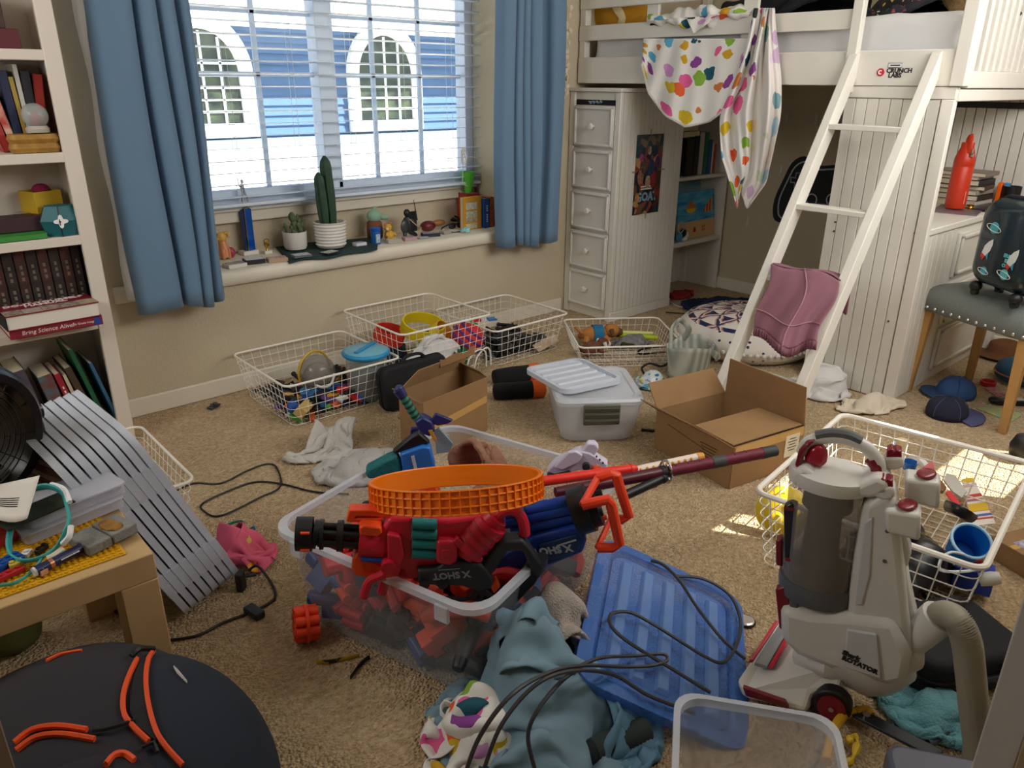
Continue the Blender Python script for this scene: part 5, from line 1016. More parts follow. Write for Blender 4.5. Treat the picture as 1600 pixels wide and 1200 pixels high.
# ---------------- wire baskets ----------------
def wirebasket(label, x0, x1, y0, y1, h_, rz=0, taper=.035, nlev=5, pitch=.043, rim=.005, wire=.00125, c=None, group='white wire baskets', z=.004):
 w_, d_ = x1-x0, y1-y0; o = T('wire_basket', label, 'basket', ((x0+x1)/2, (y0+y1)/2, z), rz, group)
 G().tube([(x, y, h_) for x, y in rrect(w_, d_, .035, 5)], rim, 8, True).build('rim', WIRE, o)
 def ins(t): return taper*(1-t)
 g = G()
 nx, ny = max(3, round(w_/pitch)), max(3, round(d_/pitch))
 for i in range(1, nx):
  x = -w_/2+w_*i/nx; k = (w_/2-taper)/(w_/2)
  g.tube([(x, -d_/2, h_), (x*k, -d_/2+taper, .002), (x*k, d_/2-taper, .002), (x, d_/2, h_)], wire, 4)
 for j in range(1, ny):
  y = -d_/2+d_*j/ny; k = (d_/2-taper)/(d_/2)
  g.tube([(-w_/2, y, h_), (-w_/2+taper, y*k, .005), (w_/2-taper, y*k, .005), (w_/2, y, h_)], wire, 4)
 g.build('upright_wires', WIRE, o)['kind'] = 'stuff'
 g = G()
 for q in range(nlev): t = q/nlev; i_ = ins(t); g.tube([(x, y, .003+h_*t) for x, y in rrect(w_-2*i_, d_-2*i_, .03, 3)], wire, 4, True)
 g.build('level_wires', WIRE, o)['kind'] = 'stuff'
 return o
wirebasket('white wire basket half hidden behind the leaning lids', .10, .665, 2.25, 2.79, .2)
wirebasket('white wire basket of small building toys under the window, leftmost of three', 1.235, 1.80, 2.79, 3.33, .2)
wirebasket('tall white wire basket of bright toys in the middle under the window', 1.815, 2.355, 2.80, 3.335, .3, nlev=7)
wirebasket('white wire basket of dark track pieces under the window beside the chest', 2.375, 2.905, 2.80, 3.325, .2)
wirebasket('shallow white wire basket with plush toys before the chest of drawers', 2.79, 3.34, 2.31, 2.81, .12, -.62, nlev=3)
wirebasket('large white wire basket of mixed things behind the vacuum', 1.90, 2.66, .46, 1.06, .25, .14, nlev=6, pitch=.045, rim=.009, wire=.0021)
# pink clothes beside the lids
PNK = cellmat('pink_print', '#e0607e', ['#e9b93a', '#e6a62f', '#d9c04a', '#e0607e'], 14, .3, coord='Object', warp=.04, keep=.6)
crumple('clothes', PNK, 'pink clothes with yellow print under the leaning lids', 'clothes', (.69, 2.04, 0), .5, .42, .5, (.5, .5), 31, 34, lumps=((.70, 2.07, 0, .06, .07, .13), (.64, 1.97, 0, .06, .05, .05)), z0=.12, amp=.05)
for k, (px, py) in enumerate(((368, 835), (375, 850), (385, 845))):
 c = F(px, py, .02); g = G(); g.tube([c+Vector((.03*math.cos(a)+.01*math.sin(2*a), .022*math.sin(a), .02+.012*math.sin(a+k))) for a in [2*pi*i/14 for i in range(14)]], .007, 6, True, flat=((0, 0, 1), .5)); tag(g.build('strap_loop', mat('strap%d' % k, ['#2d7a5c', '#1f4c86', '#1f5f7a'][k], .8)), ['green strap loop beside the pink clothes', 'navy strap loop beside the pink clothes', 'teal blue strap loop beside the pink clothes'][k], 'strap')
# black charger and cords at left
Z1 = Vector((0, 0, .005))
cord('power_cord', [F(160, 925)+Z1, F(178, 955)+Z1, F(200, 962)+Z1, F(240, 960)+Z1], .0045, BLACK, 'black cord on the carpet under the side table')
cord('power_cord', [F(265, 1003)+Z1, F(310, 995)+Z1, F(350, 975)+Z1, F(395, 958)+Z1, F(420, 945)+Z1, F(430, 935)+Z1, F(425, 915)+Z1, F(405, 898)+Vector((0, 0, .03)), F(390, 900)+Vector((0, 0, .02))], .004, BLACK, 'black charger cord curling on the carpet in front of the lids')
c = F(398, 962); tag(box('cord_switch', mat('switch_black', '#22262a', .5), (c.x, c.y, .013), (.03, .06, .02), r=rotz(.2)), 'black inline switch of the cord on the carpet', 'switch')
c = F(383, 915); ck = T('plug_adapter', 'black plug adapter with prongs beside the lids', 'adapter', (c.x, c.y, 0), .7); G().box((-.02, 0, .03), (.03, .02, .06)).build('body', BLACK, ck, bevel=.004)
for k in range(6): a = -1+k*.4; G().tube([(0, 0, .03), (.035*math.cos(a), .035*math.sin(a), .028-.004*k)], .004, 5).build('prong', BLACK, ck)
cord('thin_cord', [F(270, 770, .01), F(303, 757)+Z1, F(345, 757)+Z1, F(385, 738)+Z1, F(415, 727)+Z1, F(432, 732)+Z1, F(438, 762)+Z1, F(405, 780)+Z1, F(345, 808)+Z1, F(318, 800)+Z1, F(318, 788)+Z1, F(360, 768)+Z1, F(400, 755)+Z1, F(440, 758)+Z1, F(490, 770)+Z1, F(545, 774)+Z1], .0035, BLACK, 'long thin black cord looping over the carpet near the wire baskets')
c = F(333, 638); g = G(); r = random.Random(6)
for k in range(5): g.box((c.x+r.uniform(-.03, .03), c.y+r.uniform(-.012, .012), .006+.003*k), (.03, .016, .008), r=rotz(r.uniform(0, 3)))
tag(g.build('toy_part', mat('part_grey', '#3b4148', .6)), 'small dark grey toy part alone on the carpet by the wall', 'toy part')
# ---------------- backpack ----------------
BPK = mat('backpack_black', '#29272e', .9, bump=(700, .15)); BPN = mat('backpack_navy', '#17212f', .85, bump=(900, .2)); ZIP = mat('zip_orange', '#f2581f', .6)
bp = T('backpack', 'black and navy backpack with bright orange zips on the floor at the left', 'backpack', (.13, 1.28, 0))
ec, er = Vector((.10, 1.25, .17)), Vector((.29, .36, .215))
def bulge(M=None): pass
def onell(px, py, k=1.0, c=ec, r=er):
 d = ray(px, py); o = Vector((0, 0, H)); a = sum((d[i]/(r[i]*k))**2 for i in range(3)); b = sum(2*d[i]*(o[i]-c[i])/(r[i]*k)**2 for i in range(3)); q = sum(((o[i]-c[i])/(r[i]*k))**2 for i in range(3))-1
 D = b*b-4*a*q
 if D < 0: t = -b/(2*a)
 else: t = (-b-math.sqrt(D))/(2*a)
 return o+d*t
g = G(); g.ell(ec, er, 28); r = random.Random(1)
g.v = [(x+.006*math.sin(y*40+z*20), y+.006*math.sin(x*33+z*25), max(.004, z)) for x, y, z in g.v]; g.build('body', BPK, bp, True, smooth=2, subd=1)
c2, r2 = ec+Vector((.09, -.035, -.01)), Vector((.225, .30, .212))
g = G(); g.ell(c2, r2, 26); g.v = [(x, y, max(.006, z)) for x, y, z in g.v]; g.build('side_panel', BPN, bp, True, smooth=2, subd=1)
c3, r3 = ec+Vector((-.03, -.16, .01)), Vector((.2, .2, .2)); g = G(); g.ell(c3, r3, 24); g.v = [(x, y, max(.006, z)) for x, y, z in g.v]; g.build('front_pocket', BPK, bp, True, smooth=2, subd=1)
def big(px, py, k=1.01):
 c = [onell(px, py, k, *e) for e in ((ec, er), (c2, r2), (c3, r3))]; o = Vector((0, 0, H))
 def hit(p, e): return sum(((p[i]-e[0][i])/(e[1][i]*k))**2 for i in range(3)) < 1.02
 ok = [p for p, e in zip(c, ((ec, er), (c2, r2), (c3, r3))) if hit(p, e)]
 return min(ok or c, key=lambda p: (p-o).length)
def zipl(pts, r_=.0065): G().tube(spline([big(*p) for p in pts], 6), r_, 6, flat=((0, 0, 1), .7)).build('zip', ZIP, bp, True)
zipl([(240, 1016), (232, 1030), (228, 1060), (232, 1100), (243, 1140), (258, 1165), (285, 1195)]); zipl([(214, 1030), (202, 1055), (193, 1085), (194, 1115), (208, 1135), (232, 1158)])
zipl([(22, 1160), (50, 1140), (90, 1134), (136, 1140)]); zipl([(25, 1172), (55, 1152), (95, 1147), (148, 1155)]); zipl([(72, 1032), (95, 1022), (128, 1016)], .004); zipl([(165, 1195), (178, 1180), (195, 1178), (210, 1188)])
g = G(); e_ = [(222, 1028), (232, 1022), (224, 1060), (228, 1100), (240, 1140), (244, 1158), (214, 1135), (203, 1112), (203, 1085), (210, 1055)]; pp = [big(*p, 1.012) for p in e_]; g.add([tuple(p) for p in pp], [tuple(range(len(pp)))]); g.build('open_gap', BLACKM, bp, True, solid=.004, smooth=None)
G().tube(spline([big(145, 1142, 1.02), big(170, 1138, 1.03), big(210, 1126, 1.02)], 5), .004, 5).build('zip_pull', BLACK, bp, True); G().tube([big(222, 1168, 1.02), big(240, 1160, 1.03), big(246, 1175, 1.02)], .004, 5).build('zip_pull', BLACK, bp, True); G().tube(spline([big(205, 1025, 1.02), big(218, 1014, 1.06), big(240, 1014, 1.03)], 5), .006, 6).build('grab_loop', BLACK, bp, True)
p = big(278, 1050, 1.006); G().tube([big(272, 1042, 1.008), big(278, 1050, 1.008), big(292, 1065, 1.008)], [.004, .008, .004], 5, flat=((0, 0, 1), .3)).build('white_mark', WPL, bp, True)
c = F(25, 1015); g = G(); g.ell((c.x, c.y, .05), (.07, .06, .05), 14); tag(g.build('plush_ball', mat('olive_plush', '#4a4f1f', .95), smooth=2), 'olive green plush ball on the floor under the side table', 'plush')
a = F(0, 1195, .45); g = G(); o = G().box((0, 0, 0), (.10, .03, .5)).build('box_corner', mat('cardboard_pale', '#8a765f', .8), bevel=.002); q = F(8, 1185, .42); o.location = (q.x-.042, q.y, 0); tag(o, 'pale cardboard edge at the bottom left corner before the backpack', 'cardboard')
# ================= windowsill things =====================================
ZS = .5795
def S_(px, py): return F(px, py, ZS)
CERA = mat('ceramic_white', '#e6e1da', .25); CACT = mat('cactus_dark', '#1d3a2a', .6, noise=(50, .4), col2='#2a4c36')
# green cloth
def mg(u, v): q = S_(430+160*u, 0+0) if 0 else None
cl = [S_(430, 385), S_(590, 372), S_(585, 392), S_(480, 408), S_(455, 402)]
def clf(u, v):
 a = [S_(428, 384), S_(592, 372), S_(590, 392), S_(452, 412)]; q = (a[0]*(1-u)+a[1]*u)*(1-v)+(a[3]*(1-u)+a[2]*u)*v; return q+Vector((0, .01*math.sin(u*9), .004+.004*math.sin(u*14+v*5)*v))
g = G(); g.grid(clf, 24, 10); tag(g.build('placemat', mat('dark_green_cloth', '#1f3a3a', .8), solid=.003, smooth=3.2), 'dark green cloth under the cactus pots on the windowsill', 'cloth')
ZP = ZS+.012
q = S_(467, 393); P1 = T('potted_cactus', 'small knobbly cactus in a white pot on the windowsill', 'potted plant', (q.x, q.y+.03, ZP))
G().lathe([(.052, 0), (.057, .012), (.06, .085), (.056, .086), (.054, .07), (.001, .069)], 28).build('pot', CERA, P1); G().lathe([(.054, .07), (.001, .073)], 20, cap=False).build('soil', mat('soil', '#3a2c20', 1), P1)
r = random.Random(12); CG = mat('cactus_green', '#41593f', .7, noise=(60, .5), col2='#6b7752')
for x, y, h_, rr_ in ((0, 0, .12, .02), (-.04, 0, .07, .011), (.035, .005, .09, .012), (-.015, -.01, .06, .01), (.02, -.02, .07, .013), (.05, 0, .06, .009)):
 G().tube([(x+.006*math.sin(t*5), y, .06+h_*t) for t in [i/8 for i in range(9)]], [rr_*(.85+.25*math.sin(i*2.2))*(1-.55*(i == 8)) for i in range(9)], 8).build('stem', CG, P1)
 if h_ > .08: G().tube([(x, y, .06+h_*.6), (x+.02, y-.005, .06+h_*.75), (x+.022, y-.005, .06+h_*.9)], [.007, .009, .005], 7).build('branch', CG, P1)
q = S_(525, 391); P2 = T('potted_cactus', 'two tall dark cactus columns in a ribbed white pot on the windowsill', 'potted plant', (q.x, q.y+.045, ZP))
pr = [(.066, 0)]
for i in range(16): z_ = .008+.118*i/15; pr.append((.074+.006*i/15+(.004 if i % 2 else -.003), z_))
pr += [(.074, .128), (.072, .11), (.001, .108)]
G().lathe(pr, 36).build('pot', CERA, P2, smooth=1.2)
for x, tx, h_, rr_, y in ((-.027, -.04, .27, .024, 0), (.018, .005, .345, .027, .008)):
 n_ = 14; rings = []
 for i in range(n_+1):
  t = i/n_; R0 = rr_*(.75+.4*math.sin(pi*min(.72, t*.9+.08)))*(1 if t < .82 else math.sqrt(max(.02, 1-((t-.82)/.185)**2))); rings.append([(x+(tx-x)*t+R0*(1+.14*math.cos(a*6))*math.cos(a), y+R0*(1+.14*math.cos(a*6))*math.sin(a), .1+h_*t) for a in [2*pi*j/36 for j in range(36)]])
 g = G(); g.ring(rings); g.build('column', CACT, P2, smooth=1.5)
# trophy
q = S_(393, 397); tr = T('trophy', 'blue column trophy with a silver batter figure on the windowsill', 'trophy', (q.x-.0, q.y+.01, ZS), .1)
SIL = mat('silver_plastic', '#c9c6be', .2, .9); MARB = mat('marble_base', '#e4e0d8', .25)
G().bx(-.05, .03, -.03, .03, 0, .02).build('base', MARB, tr, bevel=.002); hT = .22
BLM = mat('trophy_blue', '#0f56b5', .15, .3); G().bx(-.014, .022, -.016, .016, .02, hT).build('column', BLM, tr, bevel=.003); G().bx(-.03, -.014, -.012, .012, .02, hT).build('column_side', mat('trophy_navy', '#10305e', .2), tr, bevel=.002); G().bx(-.016, -.013, -.017, .014, .02, hT).build('column_edge', mat('gold', '#c9a25a', .2, 1), tr)
G().lathe([(.02, hT), (.024, hT+.004), (.016, hT+.012), (.02, hT+.022), (.026, hT+.026), (.001, hT+.028)], 20).build('plinth', SIL, tr)
b_ = T('figure_tmp', 'x', 'x'); bpy.data.objects.remove(b_)
z_ = hT+.028; g = G()
g.tube([(-.012, 0, z_), (-.008, 0, z_+.03), (-.002, 0, z_+.052)], [.004, .005, .007], 8); g.tube([(.018, 0, z_), (.014, -.004, z_+.028), (.002, 0, z_+.052)], [.004, .005, .007], 8)
g.tube([(0, 0, z_+.05), (-.004, 0, z_+.075), (0, 0, z_+.09)], [.008, .011, .006], 10); g.ell((-.001, 0, z_+.1), (.008, .008, .01), 10); g.tube([(.006, 0, z_+.086), (-.012, -.008, z_+.078), (-.022, -.004, z_+.085)], [.004, .0035, .003], 7); g.tube([(-.01, 0, z_+.088), (-.018, -.006, z_+.08), (-.022, -.004, z_+.085)], [.004, .0035, .003], 7)
g.build('batter_figure', SIL, tr, smooth=1.5); G().tube([(-.036, -.004, z_+.083), (-.02, -.004, z_+.086)], [.003, .002], 6).build('bat_grip', SIL, tr); G().tube([(-.02, -.004, z_+.082), (-.022, .0, z_+.12)], [.002, .003], 6).build('bat', SIL, tr)
q = S_(418, 396); t2 = T('mini_trophy', 'tiny gold trophy on a marble block on the windowsill', 'trophy', (q.x, q.y, ZS), .1); G().bx(-.02, .02, -.015, .015, 0, .016).build('base', MARB, t2, bevel=.001); GOLD = mat('gold_plastic', '#c8a244', .2, .9); G().lathe([(.006, .016), (.004, .024), (.009, .032), (.014, .044), (.012, .056), (.001, .058)], 14).build('cup', GOLD, t2); G().tube([(.014*math.cos(a), 0, .062+.01*math.sin(a)) for a in [2*pi*i/10 for i in range(10)]], .003, 5, True).build('wreath', GOLD, t2)
# ceramic dog
q = S_(352, 404); dg = T('dog_figurine', 'peach and yellow seated dog figurine beside the left curtain on the sill', 'figurine', (q.x, q.y, ZS)); PE = mat('peach_glaze', '#d98f62', .3); PY_ = mat('yellow_glaze', '#d9ab52', .35)
G().tube([(0, 0, .01), (.0, 0, .045), (-.006, 0, .085)], [.03, .026, .018], 14).build('body', PE, dg); G().ell((-.008, -.004, .105), (.024, .022, .024), 14).build('head', PY_, dg); G().ell((-.028, -.01, .099), (.012, .01, .009), 10).build('muzzle', PY_, dg); G().ell((-.04, -.013, .102), (.005, .005, .004), 8).build('nose', BLACK, dg); G().tube([(.01, .004, .12), (.026, .006, .12), (.03, .006, .1)], [.008, .009, .005], 8).build('ear', PY_, dg); G().tube([(-.02, .008, .122), (-.028, .012, .118)], [.007, .005], 8).build('ear', PY_, dg)
for x in (-.014, .014): G().tube([(x, -.018, .05), (x, -.024, .004)], [.009, .008], 8).build('leg', PE, dg)
G().ell((.032, 0, .026), (.02, .02, .026), 12).build('haunch', mat('magenta_glaze', '#a33a4e', .35), dg)
# decks of cards
def deck(lab, px, py, w_, d_, h_, rz, col, z=ZS, top=None):
 q = F(px, py, z); o = T('card_deck', lab, 'cards', (q.x, q.y+.02, z+.0005), rz, 'card decks on the windowsill'); G().bx(-w_/2, w_/2, -d_/2, d_/2, 0, h_-.001).build('cards', mat('deck_'+col, col, .5), o, bevel=.001); G().bx(-w_/2+.004, w_/2-.004, -d_/2+.004, d_/2-.004, h_-.001, h_).build('top_print', mat('deckt_'+(top or '#555'), top or '#555555', .4, noise=(80, .5), col2='#d8d8d8'), o); return o
deck('white deck with dark face nearest the left curtain', 370, 418, .09, .065, .018, .1, '#e2ded6', top='#4a4444'); deck('black deck under a white card on the windowsill', 400, 412, .09, .065, .022, -.15, '#24262c', top='#d9dbe4')
deck('orange brown deck on the windowsill beside the black one', 436, 409, .09, .065, .018, -.2, '#b59a7c', top='#b5713c'); deck('grey deck lying on the green cloth before the small pot', 474, 402, .085, .06, .012, -.1, '#5f6a6d', ZP, top='#7e8a90')
deck('colourful cards lying before the ribbed pot', 518, 396, .08, .06, .006, .3, '#2a2c30', ZP, top='#6f8a4a'); deck('white card box with blue mark right of the ribbed pot', 565, 386, .062, .045, .022, .05, '#dcdde2', top='#5a63a0')
deck('grey tan deck before the yellow bear', 618, 380, .08, .055, .018, -.15, '#a9a49a', top='#b9b4aa'); deck('pink deck before the black figure', 643, 376, .07, .05, .018, -.2, '#b8949a', top='#a46a74'); deck('flat grey cards before the red toy', 664, 373, .07, .05, .005, -.1, '#8a8a8c', top='#a9a9ad'); deck('navy case before the sunglasses on the sill', 676, 370, .10, .045, .02, -.35, '#141e38', top='#141e38'); deck('grey tan deck beside the navy case', 699, 366, .05, .05, .016, 0, '#a39a8c', top='#8d857a'); deck('black and white printed card box under the teal goggles', 714, 363, .06, .05, .006, -.1, '#33343a', top='#e4e4e4')
# green plush, can, bear
q = S_(588, 374); bd = T('plush_bird', 'mint green and brown plush toy with a beak on the windowsill', 'plush', (q.x, q.y+.01, ZS)); MN = mat('mint_plush', '#8fb39a', .95); BR = mat('brown_plush', '#7a4a34', .95)
G().lathe([(.03, 0), (.042, .01), (.044, .05), (.04, .09), (.03, .1)], 18).build('body', BR, bd, smooth=2); G().ell((0, 0, .125), (.04, .04, .036), 16).build('head', MN, bd, smooth=2); G().tube([(.025, -.01, .12), (.06, -.02, .115), (.075, -.024, .11)], [.018, .014, .008], 10).build('beak', MN, bd, smooth=2); G().tube([(.0, 0, .155), (.01, 0, .172), (.022, 0, .17)], [.008, .006, .004], 8).build('tuft', MN, bd)
q = S_(591, 382); cn = T('tin_can', 'small blue capped container on the windowsill before the plush toy', 'container', (q.x, q.y+.02, ZS)); G().lathe([(.024, 0), (.026, .004), (.026, .07), (.02, .074)], 18).build('body', mat('can_blue', '#1d62ad', .35), cn); G().lathe([(.027, .072), (.028, .076), (.028, .086), (.001, .088)], 18).build('cap', BLUE, cn); G().bx(-.016, .01, -.0275, -.024, .01, .055).build('print_panel', mat('can_print', '#cfd8dc', .5, noise=(70, .5), col2='#4e7fae'), cn, bevel=.001)
q = S_(612, 377); br = T('bear_figurine', 'yellow bear figurine sitting on the windowsill', 'figurine', (q.x, q.y+.02, ZS)); YB_ = mat('bear_yellow', '#c9962e', .6, noise=(60, .4), col2='#dcae48')
G().ell((0, 0, .028), (.028, .024, .03), 14).build('body', YB_, br); G().ell((-.006, 0, .072), (.022, .02, .02), 14).build('head', YB_, br); G().ell((-.02, -.014, .066), (.009, .009, .008), 8).build('snout', mat('bear_cream', '#e6cf9a', .7), br)
for x, z__ in ((-.022, .09), (.012, .09)): G().ell((x, 0, z__), (.008, .005, .008), 8).build('ear', mat('ear_pink', '#c8604e', .6), br)
for x in (-.03, .03): G().tube([(x*.6, -.01, .045), (x, -.02, .03)], [.008, .007], 8).build('arm', YB_, br); G().tube([(x*.5, -.015, .012), (x*1.1, -.03, .008)], [.01, .008], 8).build('leg', YB_, br)
# kneeling dark figure with sword
q = S_(640, 371); kn = T('warrior_figure', 'black kneeling warrior figure with shield and sword on the windowsill', 'figurine', (q.x, q.y+.015, ZS)); DK = mat('figure_black', '#1b1c20', .4)
g = G(); g.tube([(0, 0, .03), (.004, 0, .07), (.0, 0, .11)], [.022, .026, .016], 10); g.ell((-.004, -.004, .132), (.018, .018, .022), 12); g.tube([(-.01, 0, .035), (-.035, -.02, .045), (-.035, -.025, .003)], [.014, .012, .01], 8); g.tube([(.01, 0, .03), (.035, -.01, .015), (.055, 0, .006)], [.014, .012, .009], 8); g.tube([(.012, 0, .1), (.04, -.01, .08), (.05, -.02, .1)], [.01, .008, .006], 8); g.tube([(-.012, 0, .1), (-.04, -.015, .085), (-.035, -.03, .07)], [.01, .008, .006], 8); g.build('body', DK, kn, smooth=1.2)
G().ell((-.04, -.03, .065), (.026, .008, .034), 14).build('shield', mat('shield_grey', '#46484d', .35, .4), kn); G().tube([(.05, -.02, .09), (.04, -.01, .2)], [.005, .0015], 5).build('sword', DK, kn); G().tube([(.0, -.02, .1), (.05, -.03, .055), (.07, -.03, .05), (.045, -.035, .012)], .0028, 5).build('bow', mat('bow_tan', '#bda77c', .6), kn); G().box((.04, .012, .08), (.06, .006, .11)).build('cape', DK, kn, bevel=.002)
# misc small items on the sill
tag(G().ell(tuple(S_(672, 362)+Vector((0, .02, .03))), (.05, .035, .03), 12).build('toy_shell', mat('maroon_toy', '#6a1c2a', .4), smooth=2), 'dark red rounded toy on the windowsill', 'toy'); tag(G().ell(tuple(S_(690, 357)+Vector((0, .03, .03))), (.05, .02, .018), 12).build('wooden_toy', mat('tan_wood', '#a0713f', .5), smooth=2), 'tan wooden toy on the windowsill behind the navy case', 'toy')
sg = T('sunglasses', 'black sunglasses with cords among the sill clutter', 'sunglasses', S_(715, 358)); im = S_(715, 358)
for dx in (-.03, .03): G().ell((dx, .01, .02), (.028, .006, .018), 12).build('lens', BLACK, sg)
G().tube([(-.06, .01, .03), (0, .006, .03), (.06, .01, .03)], .004, 6).build('bridge', BLACK, sg); G().tube(spline([(.06, .01, .03), (.1, .03, .02), (.13, .0, .012), (.09, -.02, .006)], 5), .004, 6).build('temple', BLACK, sg); G().tube(spline([(-.06, .01, .03), (-.11, 0, .02), (-.13, -.02, .008)], 5), .004, 6).build('temple', BLACK, sg)
wt = T('wristwatch', 'light teal watch curled on the black cords of the sill', 'watch', S_(727, 364)); G().tube([(.03*math.cos(a), .02*math.sin(a), .016+.006*math.sin(2*a)) for a in [2*pi*i/16 for i in range(16)]], .008, 6, True, flat=((0, 0, 1), .4)).build('strap', mat('aqua', '#7cc3cf', .5), wt); G().box((0, -.022, .018), (.026, .012, .024)).build('case', mat('aqua2', '#9ad4dc', .4), wt, bevel=.003)
g = G();
for k in range(4): g.tube(spline([S_(660+10*k, 352)+Vector((0, .04, .01)), S_(690+8*k, 350)+Vector((0, .03, .02+.008*k)), S_(735, 352+2*k)+Vector((0, .02, .02)), S_(757, 349)+Vector((0, 0, .02))], 5), .005, 6)
tag(g.build('cable_bundle', BLACKM), 'black cables bundled at the right of the windowsill', 'cable')
# books at the right end of the sill
q = S_(738, 357); M = Matrix.Translation((q.x-.03, q.y+.05, ZS)) @ rotz(.0)
def sbook(lab, col, px, py, w_, h_, t_, cover=None, rz=0, dy=.0):
 q = S_(px, py); o = T('book', lab, 'book', (q.x, q.y+dy, ZS), rz); G().bx(0, w_, -t_/2, -t_/2+.002, 0, h_).build('front_cover', mat('sc_'+col, col, .4), o); G().bx(.003, w_-.003, -t_/2+.002, t_/2-.002, .002, h_-.002).build('pages', PAGE, o); G().bx(0, w_, t_/2-.002, t_/2, 0, h_).build('back_cover', mat('sc_'+col, col, .4), o); G().bx(w_-.002, w_, -t_/2, t_/2, 0, h_).build('spine', mat('sc_'+col, col, .4), o); return o
xs = PY(724, 340, 3.49).x; hB_ = .185
b = T('book', 'tall yellow book with picture panels standing on the windowsill', 'book', (xs, 3.49, ZS), .04); G().bx(0, .14, 0, .004, 0, hB_).build('front_cover', mat('yb', '#c9912c', .4), b, bevel=.001); G().bx(.004, .136, .004, .026, .002, hB_-.003).build('pages', PAGE, b); G().bx(0, .14, .026, .03, 0, hB_).build('back_cover', mat('yb', '#c9912c', .4), b)
for z0_, z1_, c_ in ((.115, .155, '#8fa08a'), (.065, .105, '#6f8a52'), (.045, .06, '#5b4a2c'), (.005, .035, '#b5a23c')): G().bx(.02, .105, -.001, 0, z0_, z1_).build('cover_picture', mat('yp'+c_, c_, .4, noise=(90, .5), col2='#dcd6cc'), b)
bB = PY(764, 345, 3.47); book('blue spined book beside the yellow one on the windowsill', '#1c4f9a', None, .035, .16, .17, M=Matrix.Translation((xs+.165, 3.555, ZS)), title='WORLD'); book('orange black spined book by the right curtain on the windowsill', '#a34a26', None, .03, .16, .175, M=Matrix.Translation((xs+.2, 3.555, ZS)), title='FACTS', tcol='#1a1a1a')
o = G().lathe([(.018, 0), (.045, .12), (.042, .12), (.016, .004), (.001, .004)], 20).build('green_cup', mat('lime', '#5fc43c', .4)); qq = PY(776, 290, 3.56); o.location = (min(qq.x, 2.86), 3.62, ZS+.19);
tag(o, 'lime green cup behind the right curtain above the books', 'cup'); book('red book standing behind the right curtain under the cup', '#a3302a', None, .09, .1, .188, M=Matrix.Translation((2.875, 3.64, ZS)))
o = G().tube([(.0, 0, 0), (.0, 0, .09), (.002, 0, .13)], [.022, .02, .014], 12).build('red_bottle', mat('toy_red2', '#a82a35', .4)); q = PY(204, 400, 3.5); o.location = (.90, 3.45, ZS); tag(o, 'red toy bottle peeking out left of the left curtain', 'toy')
# ================= boxes, bins and toys on the floor ======================
def V3(x, y, z=0): return Vector((x, y, z))
class VP:
 """vertical plane through o facing the camera; f(px,py,d) is the point of the sight line on it, moved d towards the camera"""
 def __init__(s, o, n=None):
  s.o = Vector(o); n = Vector(n) if n is not None else Vector((-o[0], -o[1], 0)); s.n = n.normalized(); s.k = (s.o-Vector((0, 0, H))).dot(CF)/FPX
  s.x = Vector((-s.n.y, s.n.x, 0))
  if s.x.dot(CR) < 0: s.x = -s.x
 def __call__(s, px, py, d=0.):
  r = ray(px, py); t = (s.o-Vector((0, 0, H))).dot(s.n)/r.dot(s.n); return Vector((0, 0, H))+r*t+s.n*d
 def slab(s, pts, d0, d1): g = G(); g.ring([[tuple(s(*p, d)) for p in pts] for d in (d0, d1)]); return g
 def M(s, px, py, d=0, rot=0): return Matrix(((s.x.x, 0, s.n.x, 0), (s.x.y, 0, s.n.y, 0), (0, 1, 0, 0), (0, 0, 0, 1))) @ Matrix.Rotation(rot, 4, 'Z') if 0 else Matrix.Translation(s(px, py, d)) @ Matrix(((s.x.x, 0, s.n.x, 0), (s.x.y, 0, s.n.y, 0), (0, 1, 0, 0), (0, 0, 0, 1))) @ Matrix.Rotation(rot, 4, 'Z')
# ---- large cardboard box ----
A_, B_, C_, D_ = V3(2.29, 1.70), V3(2.225, 1.305), V3(2.59, 1.235), V3(2.655, 1.63); bh = .17
cb = T('cardboard_box', 'large open cardboard box with raised flaps before the ladder', 'cardboard box', (2.44, 1.47, .001)); up = V3(0, 0, bh)
def wallq(nm, a, b, z0, z1, m=CARD, t=.004, p=None, lean=(0, 0, 0), inset=0.):
 a = Vector(a); b = Vector(b); l = Vector(lean); e = (b-a)*inset
 g = G(); n = (b-a).cross(V3(0, 0, 1)).normalized()*t
 pts = [a+V3(0, 0, z0), b+V3(0, 0, z0), b-e+V3(0, 0, z1)+l, a+e+V3(0, 0, z1)+l]
 g.ring([[tuple(q) for q in pts], [tuple(q+n) for q in pts]]); return g.build(nm, m, p, True, smooth=None)
for a, b in ((A_, B_), (B_, C_), (C_, D_), (D_, A_)): wallq('side', a, b, .002, bh, CARD, .004, cb)
g = G(); g.ring([[tuple(q+V3(0, 0, z)) for q in (A_, B_, C_, D_)] for z in (.002, .006)]); g.build('bottom', CARDL, cb, True, smooth=None)
def flap(nm, a, b, v, inset=.03, m=CARD, t=.004):
 a, b, v = Vector(a), Vector(b), Vector(v); e = (b-a)*inset; n = (b-a).cross(v).normalized()*t
 pts = [a, b, b-e+v, a+e+v]; g = G(); g.ring([[tuple(q) for q in pts], [tuple(q+n) for q in pts]]); return g.build(nm, m, cb, True, smooth=None)
flap('flap', C_+up, D_+up, (-.01, .0, .155)); flap('flap', A_+up, B_+up, (-.10, .02, .07)); flap('flap', D_+up, A_+up, (-.02, .05, .10)); flap('flap', B_+up+V3(.004, .006, .002), C_+up+V3(-.004, .006, .002), (.035, .2, -.004))
fx = (C_-B_).normalized(); fn = V3(fx.y, -fx.x, 0)
FM = lambda o: Matrix(((fx.x, 0, fn.x, o.x), (fx.y, 0, fn.y, o.y), (0, 1, 0, o.z), (0, 0, 0, 1)))
